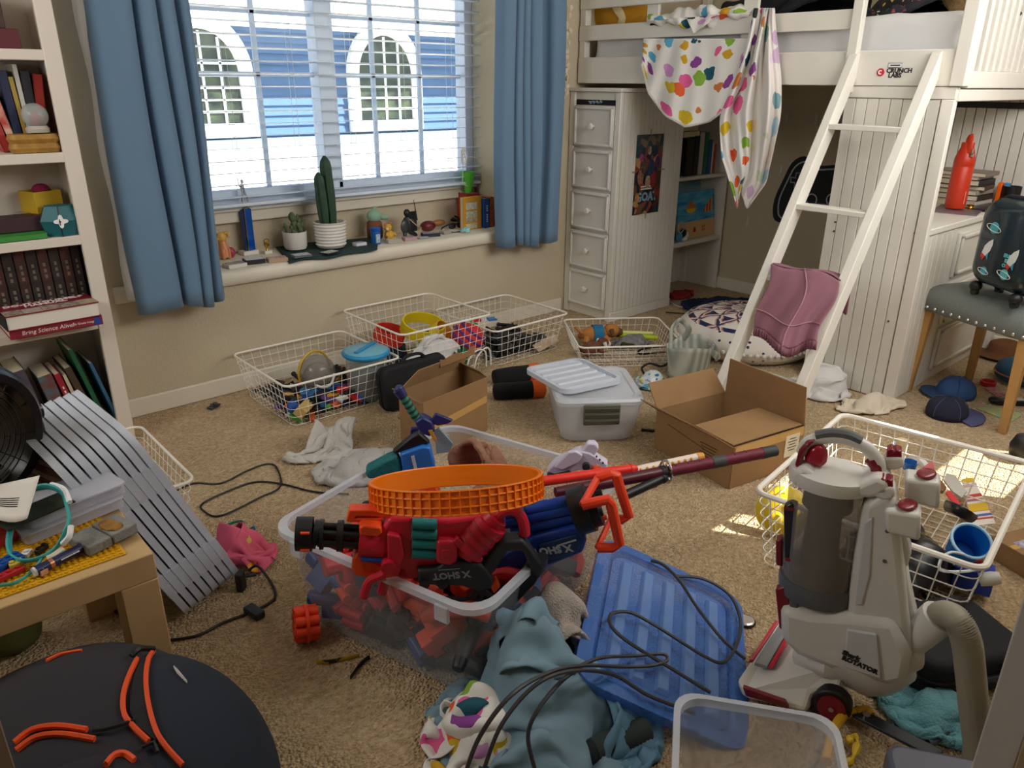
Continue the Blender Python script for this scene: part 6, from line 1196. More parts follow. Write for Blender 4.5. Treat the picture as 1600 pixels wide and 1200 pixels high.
G().box((0, 0, 0), (.36, .034, .0012), FM(B_.lerp(C_, .5)+fn*.005+V3(0, 0, bh-.018))).build('tape', TAPE, cb, True)
lb_ = G().box((0, 0, 0), (.075, .09, .0016), FM(B_.lerp(C_, .83)+fn*.006+V3(0, 0, .105))).build('shipping_label', mat('label_cream', '#ddd6bd', .6), cb, True)
for k in range(5): G().box((0, .03-.012*k, .0012), (.05 if k % 2 else .035, .003, .0006), FM(B_.lerp(C_, .83)+fn*.006+V3(0, 0, .105))).build('print_line', INK, lb_, True)
lx = (B_-A_).normalized(); ln_ = V3(lx.y, -lx.x, 0); LM = lambda o: Matrix(((lx.x, 0, ln_.x, o.x), (lx.y, 0, ln_.y, o.y), (0, 1, 0, o.z), (0, 0, 0, 1)))
BRN = mat('print_brown', '#5b4024', .8)
for k in range(6): G().box((0, -.012*k, .0), (.085-.01*(k % 3), .004, .0008), LM(A_.lerp(B_, .72)+ln_*.0048+V3(0, 0, .13))).build('print_line', BRN, cb, True)
G().box((0, 0, 0), (.2, .003, .0008), LM(A_.lerp(B_, .42)+ln_*.0048+V3(0, 0, .12)) @ Matrix.Rotation(-.12, 4, 'Z')).build('print_line', BRN, cb, True)
# ---- small cardboard box ----
zt_ = .24; fl_, fr_, bl_ = F(660, 630, zt_), F(760, 589, zt_), F(624, 611, zt_); fl_.z = fr_.z = bl_.z = 0; br_ = fr_+(bl_-fl_)
cb2 = T('cardboard_box', 'small torn cardboard box standing behind the toy bin', 'cardboard box', (fl_+br_)/2+V3(0, 0, .001)); cbm = cb; cb = cb2
for a, b in ((bl_, fl_), (fl_, fr_), (fr_, br_), (br_, bl_)): wallq('side', a, b, .002, zt_, CARD, .004, cb2)
g = G(); g.ring([[tuple(q+V3(0, 0, z)) for q in (bl_, fl_, fr_, br_)] for z in (.002, .006)]); g.build('bottom', CARDL, cb2, True, smooth=None)
u2 = V3(0, 0, zt_); flap('flap', br_+u2, bl_+u2, (.05, -.02, .07), .1); flap('flap', bl_+u2, fl_+u2, (-.05, -.02, .035), .05); flap('flap', fr_+u2, br_+u2, (-.03, 0, .03), .05)
fx = (fr_-fl_).normalized(); fn = V3(fx.y, -fx.x, 0); FM2 = lambda o: Matrix(((fx.x, 0, fn.x, o.x), (fx.y, 0, fn.y, o.y), (0, 1, 0, o.z), (0, 0, 0, 1)))
G().box((0, 0, 0), (.36, .03, .001), FM2(fl_.lerp(fr_, .5)+fn*.0052+V3(0, 0, .13)) @ Matrix.Rotation(.08, 4, 'Z')).build('tape', TAPE, cb2, True)
g = G(); r = random.Random(2); p0, p1 = br_+u2+V3(.05, -.02, .07), bl_+u2+V3(.05, -.02, .07)
pts = [p0.lerp(p1, t)+V3(0, 0, r.uniform(-.002, .02)) for t in [i/14 for i in range(9)]]+[p0.lerp(p1, .57)+V3(0, 0, -.02), p0+V3(0, 0, -.02)]
g.ring([[tuple(q) for q in pts], [tuple(q+V3(0, .003, 0)) for q in pts]]); g.build('torn_edge', CARDL, cb2, True, smooth=None)
# ---- black carrying case ----
q = F(605, 643); q2 = F(692, 615); d_ = (q2-q); wd = d_.length; d_.normalize(); M = frame(q+V3(0, 0, .002), d_, V3(-.03, .12, 1))
cs_ = T('carry_case', 'black zip carrying case standing before the wire baskets', 'case', m=M)
G().prism(rrect(wd+.04, .2, .04, 5, wd/2, .1), -.035, .035).build('shell', BLACKM, cs_, bevel=.012); G().tube([(x, y, 0) for x, y in rrect(wd+.044, .204, .042, 5, wd/2, .1)], .004, 5, True).build('zip', BLACK, cs_); G().tube(spline([(wd*.3, .2, .01), (wd*.4, .225, .012), (wd*.62, .225, .012), (wd*.72, .2, .01)], 5), .008, 6).build('handle', BLACKM, cs_)
# ---- black and orange rolled socks ----
for k, (a, b, lab) in enumerate((((772, 590), (842, 580), 'black sock with orange band, farther of two beside the clear bin'), ((772, 612), (850, 607), 'black sock with orange band, nearer of two beside the clear bin'))):
 p, q = F(*a, .04), F(*b, .04); o = T('soccer_sock', lab, 'sock', (p+q)/2-V3(0, 0, .04)); d_ = q-p
 G().tube([p+d_*t for t in (-.02, 0, .1, .4, .7, .78)], [.02, .036, .04, .042-.004*k, .04, .04], 14).build('sock_leg', mat('sock_black', '#0e0e11', 1), o, True, smooth=1.2); G().tube([p+d_*t for t in (.76, .8, .98, 1.02)], [.041, .043, .043, .03], 14).build('band', mat('sock_orange', '#d9601a', .95), o, True, smooth=1.2)
# ---- frosted bin with lids ----
def bincorners(c4, h_, ins, nm, lab, m, cat='storage bin', rimr=.008, z0=.003, parent=None, wall=.003, rc=.05):
 """c4: rim corners in order, with their plan positions; inset at the floor"""
 cen = sum((Vector(c) for c in c4), Vector())/4; cen.z = 0; ex = (Vector(c4[1])-Vector(c4[0])); ey = (Vector(c4[3])-Vector(c4[0])); ex.z = ey.z = 0; w_, d_ = ex.length, ey.length
 o = T(nm, lab, cat, m=frame((cen.x, cen.y, z0), ex, ey) if ex.cross(ey).z > 0 else frame((cen.x, cen.y, z0), ey, ex))
 if ex.cross(ey).z <= 0: w_, d_ = d_, w_
 def rr(t, off=0): return rrect(w_-2*ins*(1-t)+off, d_-2*ins*(1-t)+off, rc, 5)
 rings = [[(x, y, .0) for x, y in rrect(w_-2*ins-.03, d_-2*ins-.03, rc, 5)], [(x, y, .012) for x, y in rr(0.03)]]+[[(x, y, h_*t) for x, y in rr(t)] for t in (.3, .65, .92, 1)]
 g = G(); g.ring(rings, cap=False); n_ = len(rings[0]); g.f.append(tuple(range(n_-1, -1, -1))); g.build('body', m, o, smooth=.8)
 return o, w_, d_, rr
P4 = [F(873, 630, .2), F(1012, 625, .2), F(955, 565, .2), F(850, 565, .2)]
fl4 = V3(1.99, 1.96); fr4 = V3(2.275, 1.75); dp4 = V3(.225, .31)
wb, w_, d_, rr = bincorners([fl4, fr4, fr4+dp4, fl4+dp4], .175, .03, 'storage_bin', 'frosted clear storage bin with grey latch on the carpet', CLEARM)
g = G(); g.ring([[(x, y, .172) for x, y in rr(1, .004)], [(x, y, .19) for x, y in rr(1, .014)], [(x, y, .2) for x, y in rr(1, 0)], [(x, y, .2) for x, y in rr(1, -.05)], [(x, y, .193) for x, y in rr(1, -.06)]]); g.build('lid', CLEARM, wb, smooth=.8)
lq = G(); sgn = -1
lq.bx(-.075, .075, -d_/2-.016, -d_/2-.004, .095, .185); lq.build('latch', mat('latch_grey', '#5d5f4e', .45), wb, bevel=.006)
for k in range(3): lq = G(); lq.bx(-.07, .07, -d_/2-.019, -d_/2-.015, .1+.027*k, .117+.027*k); lq.build('latch_rib', mat('latch_dark', '#3e4034', .45), wb, bevel=.003)
lid2 = T('bin_cover', 'frosted ribbed lid lying askew on top of the clear bin', 'bin cover', m=MW[wb.name] @ Matrix.Translation((-.075, .07, .203)) @ rotz(.42) @ Matrix.Rotation(-.03, 4, 'X')); lw, ll = .30, .34
G().prism(rrect(lw-.02, ll-.02, .04, 5), 0, .004).build('plate', CLEARL, lid2)
a_, b_ = rrect(lw, ll, .05, 6), rrect(lw-.03, ll-.03, .04, 6); g = G(); g.ring([[(x, y, -.004) for x, y in a_], [(x, y, .016) for x, y in a_], [(x, y, .018) for x, y in b_], [(x, y, .003) for x, y in b_]], loop=True); g.build('rim', CLEARL, lid2)
for k in range(5): y = -.12+.06*k; g = G(); g.ring([[(x, y-.018, .004), (x, y-.01, .011), (x, y+.01, .011), (x, y+.018, .004)] for x in (-lw/2+.03, lw/2-.03)]); g.build('rib', CLEARL, lid2)
# ---- big toy bin ----
rim4 = [V3(.665, 1.655), V3(1.375, 1.90), V3(1.60, 1.30), V3(.845, 1.04)]
ZR = .30
tbn, w_, d_, rr = bincorners(rim4, ZR, .035, 'storage_bin', 'large clear storage bin heaped with toy blasters', CLEAR, rc=.07)
a_, b_ = rr(1, .03), rr(1, -.004); g = G(); g.ring([[(x, y, ZR-.012) for x, y in a_], [(x, y, ZR+.004) for x, y in a_], [(x, y, ZR+.006) for x, y in b_], [(x, y, ZR-.01) for x, y in b_]], loop=True); g.build('rim', CLEARM, tbn, smooth=.7)
TM = MW[tbn.name]
for s_ in (-1, 1): G().bx(s_*w_*.36-.02, s_*w_*.36+.02, -d_/2-.02, -d_/2-.01, ZR-.05, ZR-.005).build('handle_tab', CLEARM, tbn, bevel=.004)
lab_p = TM.inverted() @ F(718, 690, .2); lg = G().box((lab_p.x, d_/2+.002-.008, .24), (.06, .002, .06)); st_ = lg.build('sticker', mat('sticker', '#d9d4cc', .6), tbn);
# loose parts in the bin
r = random.Random(21); REDP = mat('bin_red', '#c7242a', .4); ORP = mat('bin_orange', '#f04c18', .4); DKP = mat('bin_dark', '#26272c', .5); BLP = mat('bin_blue', '#2b4a8c', .4)
protos = []
def part_proto(kind, m):
 g = G()
 if kind == 0: g.bx(-.045, .045, -.018, .018, -.016, .016); g.bx(-.02, .02, -.022, .022, .016, .03); g.bx(.02, .04, -.012, .012, -.05, -.016)
 elif kind == 1:
  for k in range(6): a = pi/3*k; g.cyl((-.03, .022*math.cos(a), .022*math.sin(a)), (.03, .022*math.cos(a), .022*math.sin(a)), .011, n=8)
  g.cyl((-.02, 0, 0), (.02, 0, 0), .02, n=8)
 elif kind == 2: g.tube([(-.06, 0, 0), (-.02, 0, .004), (.03, 0, -.006), (.06, 0, -.03)], [.014, .017, .016, .011], 8)
 else: g.cyl((-.05, 0, 0), (.05, 0, 0), .015, n=10); g.bx(-.02, .03, -.014, .014, -.04, 0); g.cyl((.03, 0, 0), (.06, 0, 0), .02, n=10)
 return g
cols = [(REDP, 'red'), (ORP, 'orange'), (ORP, 'orange'), (DKP, 'black'), (REDP, 'red'), (BLP, 'blue')]
KN = ['blaster grip piece', 'dart cylinder', 'blaster stock piece', 'blaster barrel piece']
cache = {}
cl_ = TM.inverted() @ V3(.2, .5, 0)
BP = scatter(120, (-w_/2+.09, -d_/2+.09, .05), (w_/2-.09, d_/2-.09, .235), .085, 5, (cl_.x, cl_.y))
for i in range(120):
 kd = r.choice((0, 1, 1, 2, 3)); m_, cn_ = r.choice(cols)
 x, y, z_ = BP[i]
 M = TM @ Matrix.Translation((x, y, z_)) @ Matrix.Scale(1.35, 4) @ Matrix.Rotation(r.uniform(0, 6.3), 4, 'Z') @ Matrix.Rotation(r.uniform(-.7, .7), 4, 'X') @ Matrix.Rotation(r.uniform(-.7, .7), 4, 'Y')
 if (kd, cn_) not in cache:
  o = part_proto(kd, m_).build('blaster_part', m_, None, bevel=.002); o.data.transform(Matrix.Translation(o.location)); o.location = (0, 0, 0); cache[(kd, cn_)] = o
 else: o = cache[(kd, cn_)].copy(); COL.objects.link(o)
 o.matrix_world = M; tag(o, '%s plastic %s inside the large clear toy bin' % (cn_, KN[kd]), 'toy part', '%s %ss in the toy bin' % (cn_, KN[kd]))
# ---- red and black rotary blaster ----
O1 = F(650, 858, .36); v1 = VP(O1); k1 = v1.k
b1_ = T('toy_blaster', 'red and black rotary toy blaster lying across the toy bin', 'toy blaster', (O1.x, O1.y, .28))
def cylp(v, a, b, rp, m, par, nm, d=0, r2=None, n=18): return G().cyl(v(*a, d), v(*b, d), rp*v.k, None if r2 is None else r2*v.k, n).build(nm, m, par, True)
REDT = mat('toy_red', '#cf1f38', .38); REDO = mat('toy_orange', '#f4501c', .4); TEALT = mat('toy_teal', '#1f7f82', .4); GREYT = mat('toy_charcoal', '#2b2c31', .5)
cylp(v1, (463, 834), (489, 834), 26, BLACK, b1_, 'muzzle'); cylp(v1, (489, 834), (497, 835), 22, BLACK, b1_, 'muzzle_ring'); cylp(v1, (500, 835), (506, 835), 23, BLACK, b1_, 'muzzle_ring'); cylp(v1, (527, 837), (537, 837), 24, BLACK, b1_, 'barrel_ring')
for k in range(6):
 a = pi/3*k+.4; dz_ = 13*math.sin(a); dd = 13*math.cos(a)*k1; cylp(v1, (496, 835+dz_), (566, 839+dz_), 5.5, BLACK if k % 3 else GREYT, b1_, 'barrel', dd)
cylp(v1, (500, 835), (566, 839), 7, REDO, b1_, 'core_tube')
for k in range(4): G().bx(0, .001, 0, .001, 0, .001)
for yy, nm in ((820, 0), (846, 0)): cylp(v1, (472, yy), (486, yy), 2.2, REDO, b1_, 'muzzle_mark', 26*k1*.9)
cylp(v1, (561, 843), (600, 845), 27, REDT, b1_, 'drum'); cylp(v1, (600, 845), (622, 846), 24, REDT, b1_, 'drum_step')
v1.slab([(560, 872), (608, 800), (650, 799), (700, 803), (752, 796), (785, 796), (788, 822), (776, 850), (752, 862), (700, 866), (660, 892), (640, 895), (566, 886)], -.045, .03).build('receiver', REDT, b1_, True, bevel=.008)
v1.slab([(605, 818), (626, 822), (632, 850), (622, 885), (606, 880)], .025, .045).build('side_plate', REDT, b1_, True, bevel=.005)
v1.slab([(541, 812), (546, 793), (580, 793), (618, 799), (640, 800), (640, 808), (605, 806), (585, 803), (556, 803), (554, 812)], -.02, .012).build('top_rail', REDO, b1_, True, bevel=.003); v1.slab([(541, 812), (556, 812), (590, 814), (600, 808), (600, 802), (590, 806), (556, 806)], -.02, .012).build('top_rail', REDO, b1_, True, bevel=.003)
v1.slab([(562, 810), (570, 807), (596, 810), (598, 819), (590, 825), (563, 822)], -.005, .04).build('sight_block', REDO, b1_, True, bevel=.004)
for k in range(4): cylp(v1, (643, 805+15*k), (681, 807+15*k), 8.5, TEALT, b1_, 'dart_tube', .035);
v1.slab([(646, 800), (664, 800), (664, 852), (646, 852)], .02, .034).build('tube_holder', TEALT, b1_, True, bevel=.003)
v1.slab([(681, 826), (706, 826), (712, 836), (712, 858), (700, 864), (680, 860)], .028, .055).build('side_box', REDT, b1_, True, bevel=.007); v1.slab([(688, 838), (702, 838), (702, 850), (688, 850)], .054, .058).build('side_box_inset', REDT, b1_, True, bevel=.002)
cylp(v1, (730, 848), (766, 808), 27, REDT, b1_, 'ammo_drum', .02); cylp(v1, (724, 855), (732, 846), 22, REDT, b1_, 'ammo_cap', .02); cylp(v1, (764, 810), (774, 800), 20, REDT, b1_, 'ammo_cap', .02)
for k in range(3): t = .25+.25*k; cylp(v1, (730+36*t-1.5, 848-40*t+1.5), (730+36*t+1.5, 848-40*t-1.5), 28.2, mat('toy_red_dark', '#a8182c', .4), b1_, 'ammo_band', .02)
v1.slab([(702, 830), (712, 822), (752, 855), (748, 862), (738, 860)], .035, .05).build('brace', REDT, b1_, True, bevel=.004)
G().tube(spline([v1(772, 808, .02), v1(782, 794, .02), v1(797, 790, .02), v1(811, 798, .02), v1(817, 815, .02), v1(818, 828, .02)], 6), 8.5*k1, 10).build('carry_arch', REDT, b1_, True)
v1.slab([(651, 872), (682, 870), (696, 859), (745, 861), (758, 872), (768, 888), (764, 902), (744, 906), (720, 897), (652, 894)], .0, .05).build('lower_frame', GREYT, b1_, True, bevel=.006)
for px in (662, 690): cylp(v1, (px, 893), (px+.1, 893), 1, GREYT, b1_, 'bolt', .05) if 0 else G().cyl(v1(px, 892, .045), v1(px, 892, .056), 8*k1, n=16).build('bolt', BLACK, b1_, True)
LET = mat('lettering_grey', '#8d9499', .5)
text('X SHOT', .024, LET, b1_, v1.M(702, 879, .0508, pi), bold=.0008, shear=-.2, world=True); G().box((0, 0, 0), (.05, .002, .0008), v1.M(700, 870, .0508)).build('logo_bar', LET, b1_, True)
v1.slab([(748, 872), (772, 838), (784, 830), (812, 828), (822, 838), (846, 872), (838, 888), (830, 884), (812, 845), (790, 846), (770, 876), (758, 888)], .0, .045).build('stock_arm', GREYT, b1_, True, bevel=.006)
G().tube([v1(836, 872, .02), v1(822, 895, .02), v1(786, 936, .02)], [15*k1, 15*k1, 13*k1], 14).build('grip', BLACK, b1_, True); G().cyl(v1(838, 866, .02), v1(842, 876, .02), 17*k1, 12*k1).build('grip_cap', GREYT, b1_, True)
G().tube([v1(684, 927, .02), v1(730, 930, .02), v1(780, 944, .02)], [5*k1, 6*k1, 9*k1], 8).build('trigger_guard', GREYT, b1_, True); G().tube([v1(745, 905, .02), v1(765, 922, .02), v1(778, 940, .02)], 8*k1, 8).build('frame_strut', GREYT, b1_, True); G().tube([v1(755, 900, .02), v1(735, 928, .02)], 6*k1, 8).build('frame_strut', GREYT, b1_, True)
v1.slab([(762, 905), (774, 894), (780, 905), (770, 917)], .01, .03).build('trigger', REDO, b1_, True, bevel=.003)
v1.slab([(551, 866), (557, 853), (571, 855), (580, 864), (600, 872), (637, 874), (638, 892), (622, 901), (556, 888), (550, 878)], -.03, .03).build('fore_grip', REDO, b1_, True, bevel=.006); cylp(v1, (565, 861), (602, 864), 4.5, BLUE, b1_, 'dart', .03)
G().tube(spline([v1(607, 866, .045), v1(598, 878, .05), v1(580, 886, .05), (v1(573, 900, .05)), v1(570, 915, .04)], 5), [7*k1]*21, 10).build('crank_arm', REDT, b1_, True); G().cyl(v1(607, 866, .03), v1(607, 866, .058), 11*k1, n=18).build('crank_hub', REDT, b1_, True); G().tube([v1(604, 905, -.01), v1(596, 930, -.01)], 8*k1, 8).build('fore_handle', REDT, b1_, True)
# ---- blue rotary blaster ----
O2 = F(860, 830, .34); O2 = O2+V3(.0, .0, 0); v2 = VP(O2); k2 = v2.k
b2_ = T('toy_blaster', 'blue rotary toy blaster with orange handles lying at the right of the bin', 'toy blaster', (O2.x, O2.y, .26)); BLT = mat('blaster_blue', '#123f9c', .35); BLD = mat('toy_blue_dark', '#10386e', .4)
v2.slab([(775, 862), (835, 826), (905, 808), (917, 830), (910, 850), (862, 869), (800, 886), (778, 884)], -.03, .04).build('body', BLT, b2_, True, bevel=.008); v2.slab([(842, 836), (902, 820), (908, 832), (903, 846), (850, 862)], .038, .046).build('side_panel', BLD, b2_, True, bevel=.004)
for a, b, rr_ in (((785, 812), (898, 788), 12), ((800, 825), (900, 802), 11), ((790, 800), (890, 780), 10)): cylp(v2, a, b, rr_, BLT, b2_, 'barrel', .01)
for t in (.2, .34): cylp(v2, (785+110*t, 808-22*t), (788+110*t, 807-22*t), 22, BLD, b2_, 'barrel_band', .005)
cylp(v2, (897, 800), (922, 792), 38, BLACK, b2_, 'muzzle', .0); cylp(v2, (922, 795), (936, 791), 30, BLACK, b2_, 'muzzle_ring', .0); v2.slab([(888, 772), (905, 764), (920, 770), (915, 790), (892, 790)], -.03, .03).build('muzzle_block', GREYT, b2_, True, bevel=.005)
for k in range(6): a = pi/3*k; G().cyl(v2(930, 793+18*math.sin(a), 18*k2*math.cos(a)), v2(941, 790+18*math.sin(a), 18*k2*math.cos(a)), 6*k2, n=10).build('barrel_tip', GREYT, b2_, True)
text('X SHOT', .027, mat('lettering_white', '#c9d3dc', .5), b2_, v2.M(862, 843, .0465, pi+.19), bold=.0012, shear=-.2, world=True)
for k in range(13): p = v2(856+4.8*k, 871-2.1*k, .0); G().cyl(p, p+V3(0, 0, -.007), .0022, .001, 6).build('tooth', WPL, b2_, True)
G().box((0, 0, 0), (.05, .004, .002), v2.M(885, 832, .0465, .4)).build('logo_stroke', mat('lettering_white', '#c9d3dc', .5), b2_, True)
OH = mat('handle_orange', '#f2441c', .4)
for d_, pts in ((.05, [(909, 773), (930, 768), (948, 764), (953, 772), (966, 832), (955, 838), (932, 838)]), (-.03, [(935, 756), (956, 750), (964, 752), (972, 778), (984, 816), (972, 822), (955, 822)])):
 G().tube([v2(*p, d_) for p in pts], 8*k2, 10).build('handle', OH, b2_, True)
G().tube([v2(932, 838, .05), v2(955, 822, -.03)], 5*k2, 8).build('handle_bar', OH, b2_, True); G().tube([v2(909, 773, .05), v2(935, 756, -.03)], 6*k2, 8).build('handle_bar', OH, b2_, True); cylp(v2, (932, 812), (948, 808), 4, OH, b2_, 'handle_peg')
# ---- orange ring belt ----
Oc = F(714, 762, .47); tilt = 20/57.3; hd = Vector((Oc.x, Oc.y, 0)).normalized(); ax_ = (V3(0, 0, 1)*math.cos(tilt)+hd*math.sin(tilt)+CR*(-.03)).normalized(); RM = frame(Oc, CR, None, ax_)
rg_ = T('dart_belt_ring', 'bright orange ribbed ring belt lying on the blasters', 'ring belt', m=RM); Rr = 132*(Oc-V3(0, 0, H)).dot(CF)/FPX; hh = .052
g = G(); g.ring([[(Rr*q*math.cos(2*pi*j/72), Rr*q*math.sin(2*pi*j/72), z_) for j in range(72)] for q, z_ in ((1, -hh/2), (1, hh/2), (.975, hh/2), (.975, -hh/2))], loop=True); g.build('band', ORANGEB, rg_, smooth=.6)
for z_ in (-hh/2, -hh*.18, hh*.2, hh/2): G().tube([(Rr*1.012*math.cos(2*pi*j/72), Rr*1.012*math.sin(2*pi*j/72), z_) for j in range(72)], .0026, 5, True).build('hoop', ORANGE if 0 else mat('ring_orange', '#ff8616', .4), rg_)
f0 = G().bx(Rr*.985, Rr*1.03, -.0012, .0012, -hh/2, hh/2).build('fin', mat('ring_orange', '#ff8616', .4), rg_)
for k in range(1, 60): inst(f0, rg_, rotz(2*pi*k/60))
# ---- katana, tubes and stick ----
def stick(nm, lab, cat, segs):
 o = T(nm, lab, cat, segs[0][1]);
 for (pn_, a, b, r1, r2, m) in segs: G().cyl(a, b, r1, r2, 16).build(pn_, m, o, True)
 return o
MAR = mat('maroon_wrap', '#7a1030', .6, noise=(60, .4), col2='#5c0c24'); ka, kb = F(868, 770, .375), F(1212, 704, .40); kd_ = kb-ka
ks = stick('toy_katana', 'toy katana with maroon wrapped grip pointing over the cardboard box', 'toy sword', [('scabbard', ka, ka+kd_*.46, .015, .017, mat('maroon_scabbard', '#551024', .35)), ('collar', ka+kd_*.455, ka+kd_*.475, .019, .019, GREYT), ('grip', ka+kd_*.49, ka+kd_*.93, .0165, .0165, MAR), ('grip_band', ka+kd_*.69, ka+kd_*.75, .0175, .0175, mat('band_grey', '#3d4242', .6)), ('pommel', ka+kd_*.93, ka+kd_*1.0, .0175, .016, mat('pommel_grey', '#34393a', .6))])
gM = frame(ka+kd_*.48, kd_.orthogonal(), None, kd_); g = G(); g.tube([gM @ V3(.03*math.cos(a), .036*math.sin(a), 0) for a in [2*pi*i/20 for i in range(20)]], .004, 6, True); g.build('guard', CHROME, ks, True)
for k in range(6): G().cyl(gM @ V3(.004*math.cos(k), .004*math.sin(k), 0), gM @ V3(.03*math.cos(k*1.05), .036*math.sin(k*1.05), 0), .002, n=5).build('guard_spoke', CHROME, ks, True)
for k in range(7):
 p = ka+kd_*(.53+.055*k)
 if abs(k-3) > .5: G().box((0, 0, 0), (.014, .014, .034), frame(p, kd_, (0, 0, 1)) @ Matrix.Rotation(pi/4, 4, 'Y') if 0 else Matrix.Translation(p) @ frame((0, 0, 0), kd_, (0, 0, 1)) @ Matrix.Rotation(pi/4, 4, 'Z') @ Matrix.Rotation(pi/2, 4, 'X') @ Matrix.Rotation(0, 4, 'X')).build('wrap_diamond', mat('diamond_dark', '#2a2b30', .6), ks, True)
a, b = F(973, 776, .36), F(1034, 748, .375); stick('blaster_barrel', 'black tube barrel beside the katana guard', 'toy part', [('tube', a, b, .013, .013, BLACK), ('cap', b, b+(b-a).normalized()*.012, .015, .013, GREYT)])
a, b = F(848, 752, .37), F(985, 733, .375); stick('toy_tube', 'bright red plastic tube beside the orange ring', 'toy part', [('tube', a, b, .014, .014, mat('tube_red', '#f0301e', .4)), ('cap', b, b+(b-a).normalized()*.02, .016, .008, mat('tube_red', '#f0301e', .4))])
a, b = F(990, 736, .355), F(1088, 715, .36); sk_ = stick('dotted_stick', 'white stick with orange dots behind the katana', 'toy stick', [('stick', a, b, .013, .013, mat('stick_white', '#ead9cf', .5)), ('tip', b, b+(b-a).normalized()*.022, .0145, .012, mat('tip_orange', '#d8952c', .5))])
for k in range(9): p = a.lerp(b, .1+.1*k)-CF*.0125+V3(0, 0, .001); G().ell(p, (.005, .005, .005), 8).build('dot', mat('dot_orange', '#e8a51e', .5), sk_, True)
a, b = F(1000, 764, .33), F(1025, 757, .335); stick('dart_tip', 'red dart under the katana guard', 'dart', [('body', a, b, .009, .009, RED), ('tip', b, b+(b-a).normalized()*.012, .009, .004, WPL)])
# white and lavender blaster
O3 = F(900, 715, .33); v3 = VP(O3); WLV = mat('toy_lavender', '#d5cfe4', .45); wbl = T('toy_blaster', 'white lavender toy blaster sticking out of the bin by the katana', 'toy blaster', (O3.x, O3.y, .26))
v3.slab([(855, 732), (868, 718), (905, 700), (922, 704), (950, 722), (946, 734), (905, 730), (870, 738)], -.02, .02).build('body', WLV, wbl, True, bevel=.004); v3.slab([(866, 724), (888, 700), (900, 698), (911, 705), (905, 716), (880, 728)], .015, .03).build('side_block', WLV, wbl, True, bevel=.004); v3.slab([(908, 706), (918, 690), (930, 690), (936, 698), (925, 714)], -.015, .015).build('rear_sight', WLV, wbl, True, bevel=.004); v3.slab([(855, 738), (890, 730), (892, 734), (858, 742)], .0, .03).build('dark_strip', GREYT, wbl, True); G().cyl(v3(916, 722, .02), v3(916, 722, .035), 6*v3.k, n=12).build('dial', GREYT, wbl, True); G().cyl(v3(928, 728, .018), v3(935, 727, .03), 6*v3.k, n=12).build('orange_port', REDO, wbl, True)
for k in range(3): G().cyl(v3(932+5*k, 708+5*k, .02), v3(932+5*k, 708+5*k, .024), 1.5*v3.k, n=8).build('screw', GREYT, wbl, True)
# brown plush cloth in the bin
c = F(765, 712, .31); crumple('plush_throw', mat('brown_fleece', '#8a5f4c', 1, noise=(18, .5), col2='#a27a64', bump=(120, .4)), 'brown fleece cloth heaped in the back of the toy bin', 'cloth', (c.x, c.y+.02, .24), .5, .36, -.5, (.6, .5), 41, 36, lumps=((c.x-.05, c.y+.04, .22, .08, .05, .14), (c.x+.06, c.y, .22, .08, .05, .13)), z0=.14, amp=.05, floor=.22, thick=.012, fold=.014)
# toy sword, blue blaster, teal grip at the back of the bin
O4 = F(665, 680, .34); v4 = VP(O4); k4 = v4.k; ts = T('toy_sword', 'toy sword with green wrapped grip and violet guard before the small box', 'toy sword', (O4.x, O4.y, .25)); VIO = mat('violet_dark', '#2b2a66', .4); GW = mat('grip_green', '#2f7f66', .6)
cylp(v4, (629, 618), (652, 655), 6.5, GW, ts, 'grip'); cylp(v4, (622, 608), (629, 618), 9, VIO, ts, 'pommel', r2=8); G().ell(v4(624, 608), (.016, .014, .014), 12).build('pommel_cap', VIO, ts, True)
for k in range(5): cylp(v4, (629+4.6*k, 618+7.4*k), (631+4.6*k, 621+7.4*k), 7.2, mat('grip_dark', '#16342f', .6), ts, 'grip_wrap')
v4.slab([(648, 655), (660, 647), (674, 654), (680, 668), (672, 678), (655, 672)], -.02, .025).build('guard_block', VIO, ts, True, bevel=.006); v4.slab([(672, 660), (680, 645), (708, 656), (700, 661), (684, 664)], -.008, .008).build('guard_arm', VIO, ts, True, bevel=.003); v4.slab([(655, 668), (642, 668), (640, 683), (648, 682), (660, 676)], -.008, .008).build('guard_arm', VIO, ts, True, bevel=.003); v4.slab([(669, 667), (675, 666), (682, 682), (678, 684)], .02, .03).build('gold_inlay', mat('inlay_gold', '#c98f2c', .4), ts, True); v4.slab([(676, 674), (686, 668), (708, 692), (704, 705), (682, 708), (680, 690)], -.006, .006).build('blade', mat('blade_grey', '#8296a4', .35), ts, True, bevel=.002)
O5 = F(650, 722, .33); v5 = VP(O5); sb5 = T('toy_blaster', 'bright blue boxy toy blaster with teal grip at the back left of the bin', 'toy blaster', (O5.x, O5.y, .26)); BR5 = mat('bright_blue', '#1f6fc4', .4)
v5.slab([(625, 703), (660, 691), (672, 693), (680, 725), (676, 742), (632, 745)], -.03, .03).build('body', BR5, sb5, True, bevel=.006); v5.slab([(642, 706), (647, 704), (653, 730), (648, 731)], .029, .033).build('slot', mat('slot_pale', '#b9c6d0', .5), sb5, True); v5.slab([(613, 705), (640, 682), (655, 674), (672, 690), (660, 692), (626, 704)], -.015, .015).build('top_frame', BLACK, sb5, True, bevel=.004); v5.slab([(571, 733), (575, 728), (605, 712), (620, 706), (626, 718), (630, 735), (600, 742), (575, 743)], -.025, .025).build('grip', mat('teal_fabric', '#136b72', .7, bump=(90, .4)), sb5, True, bevel=.008)
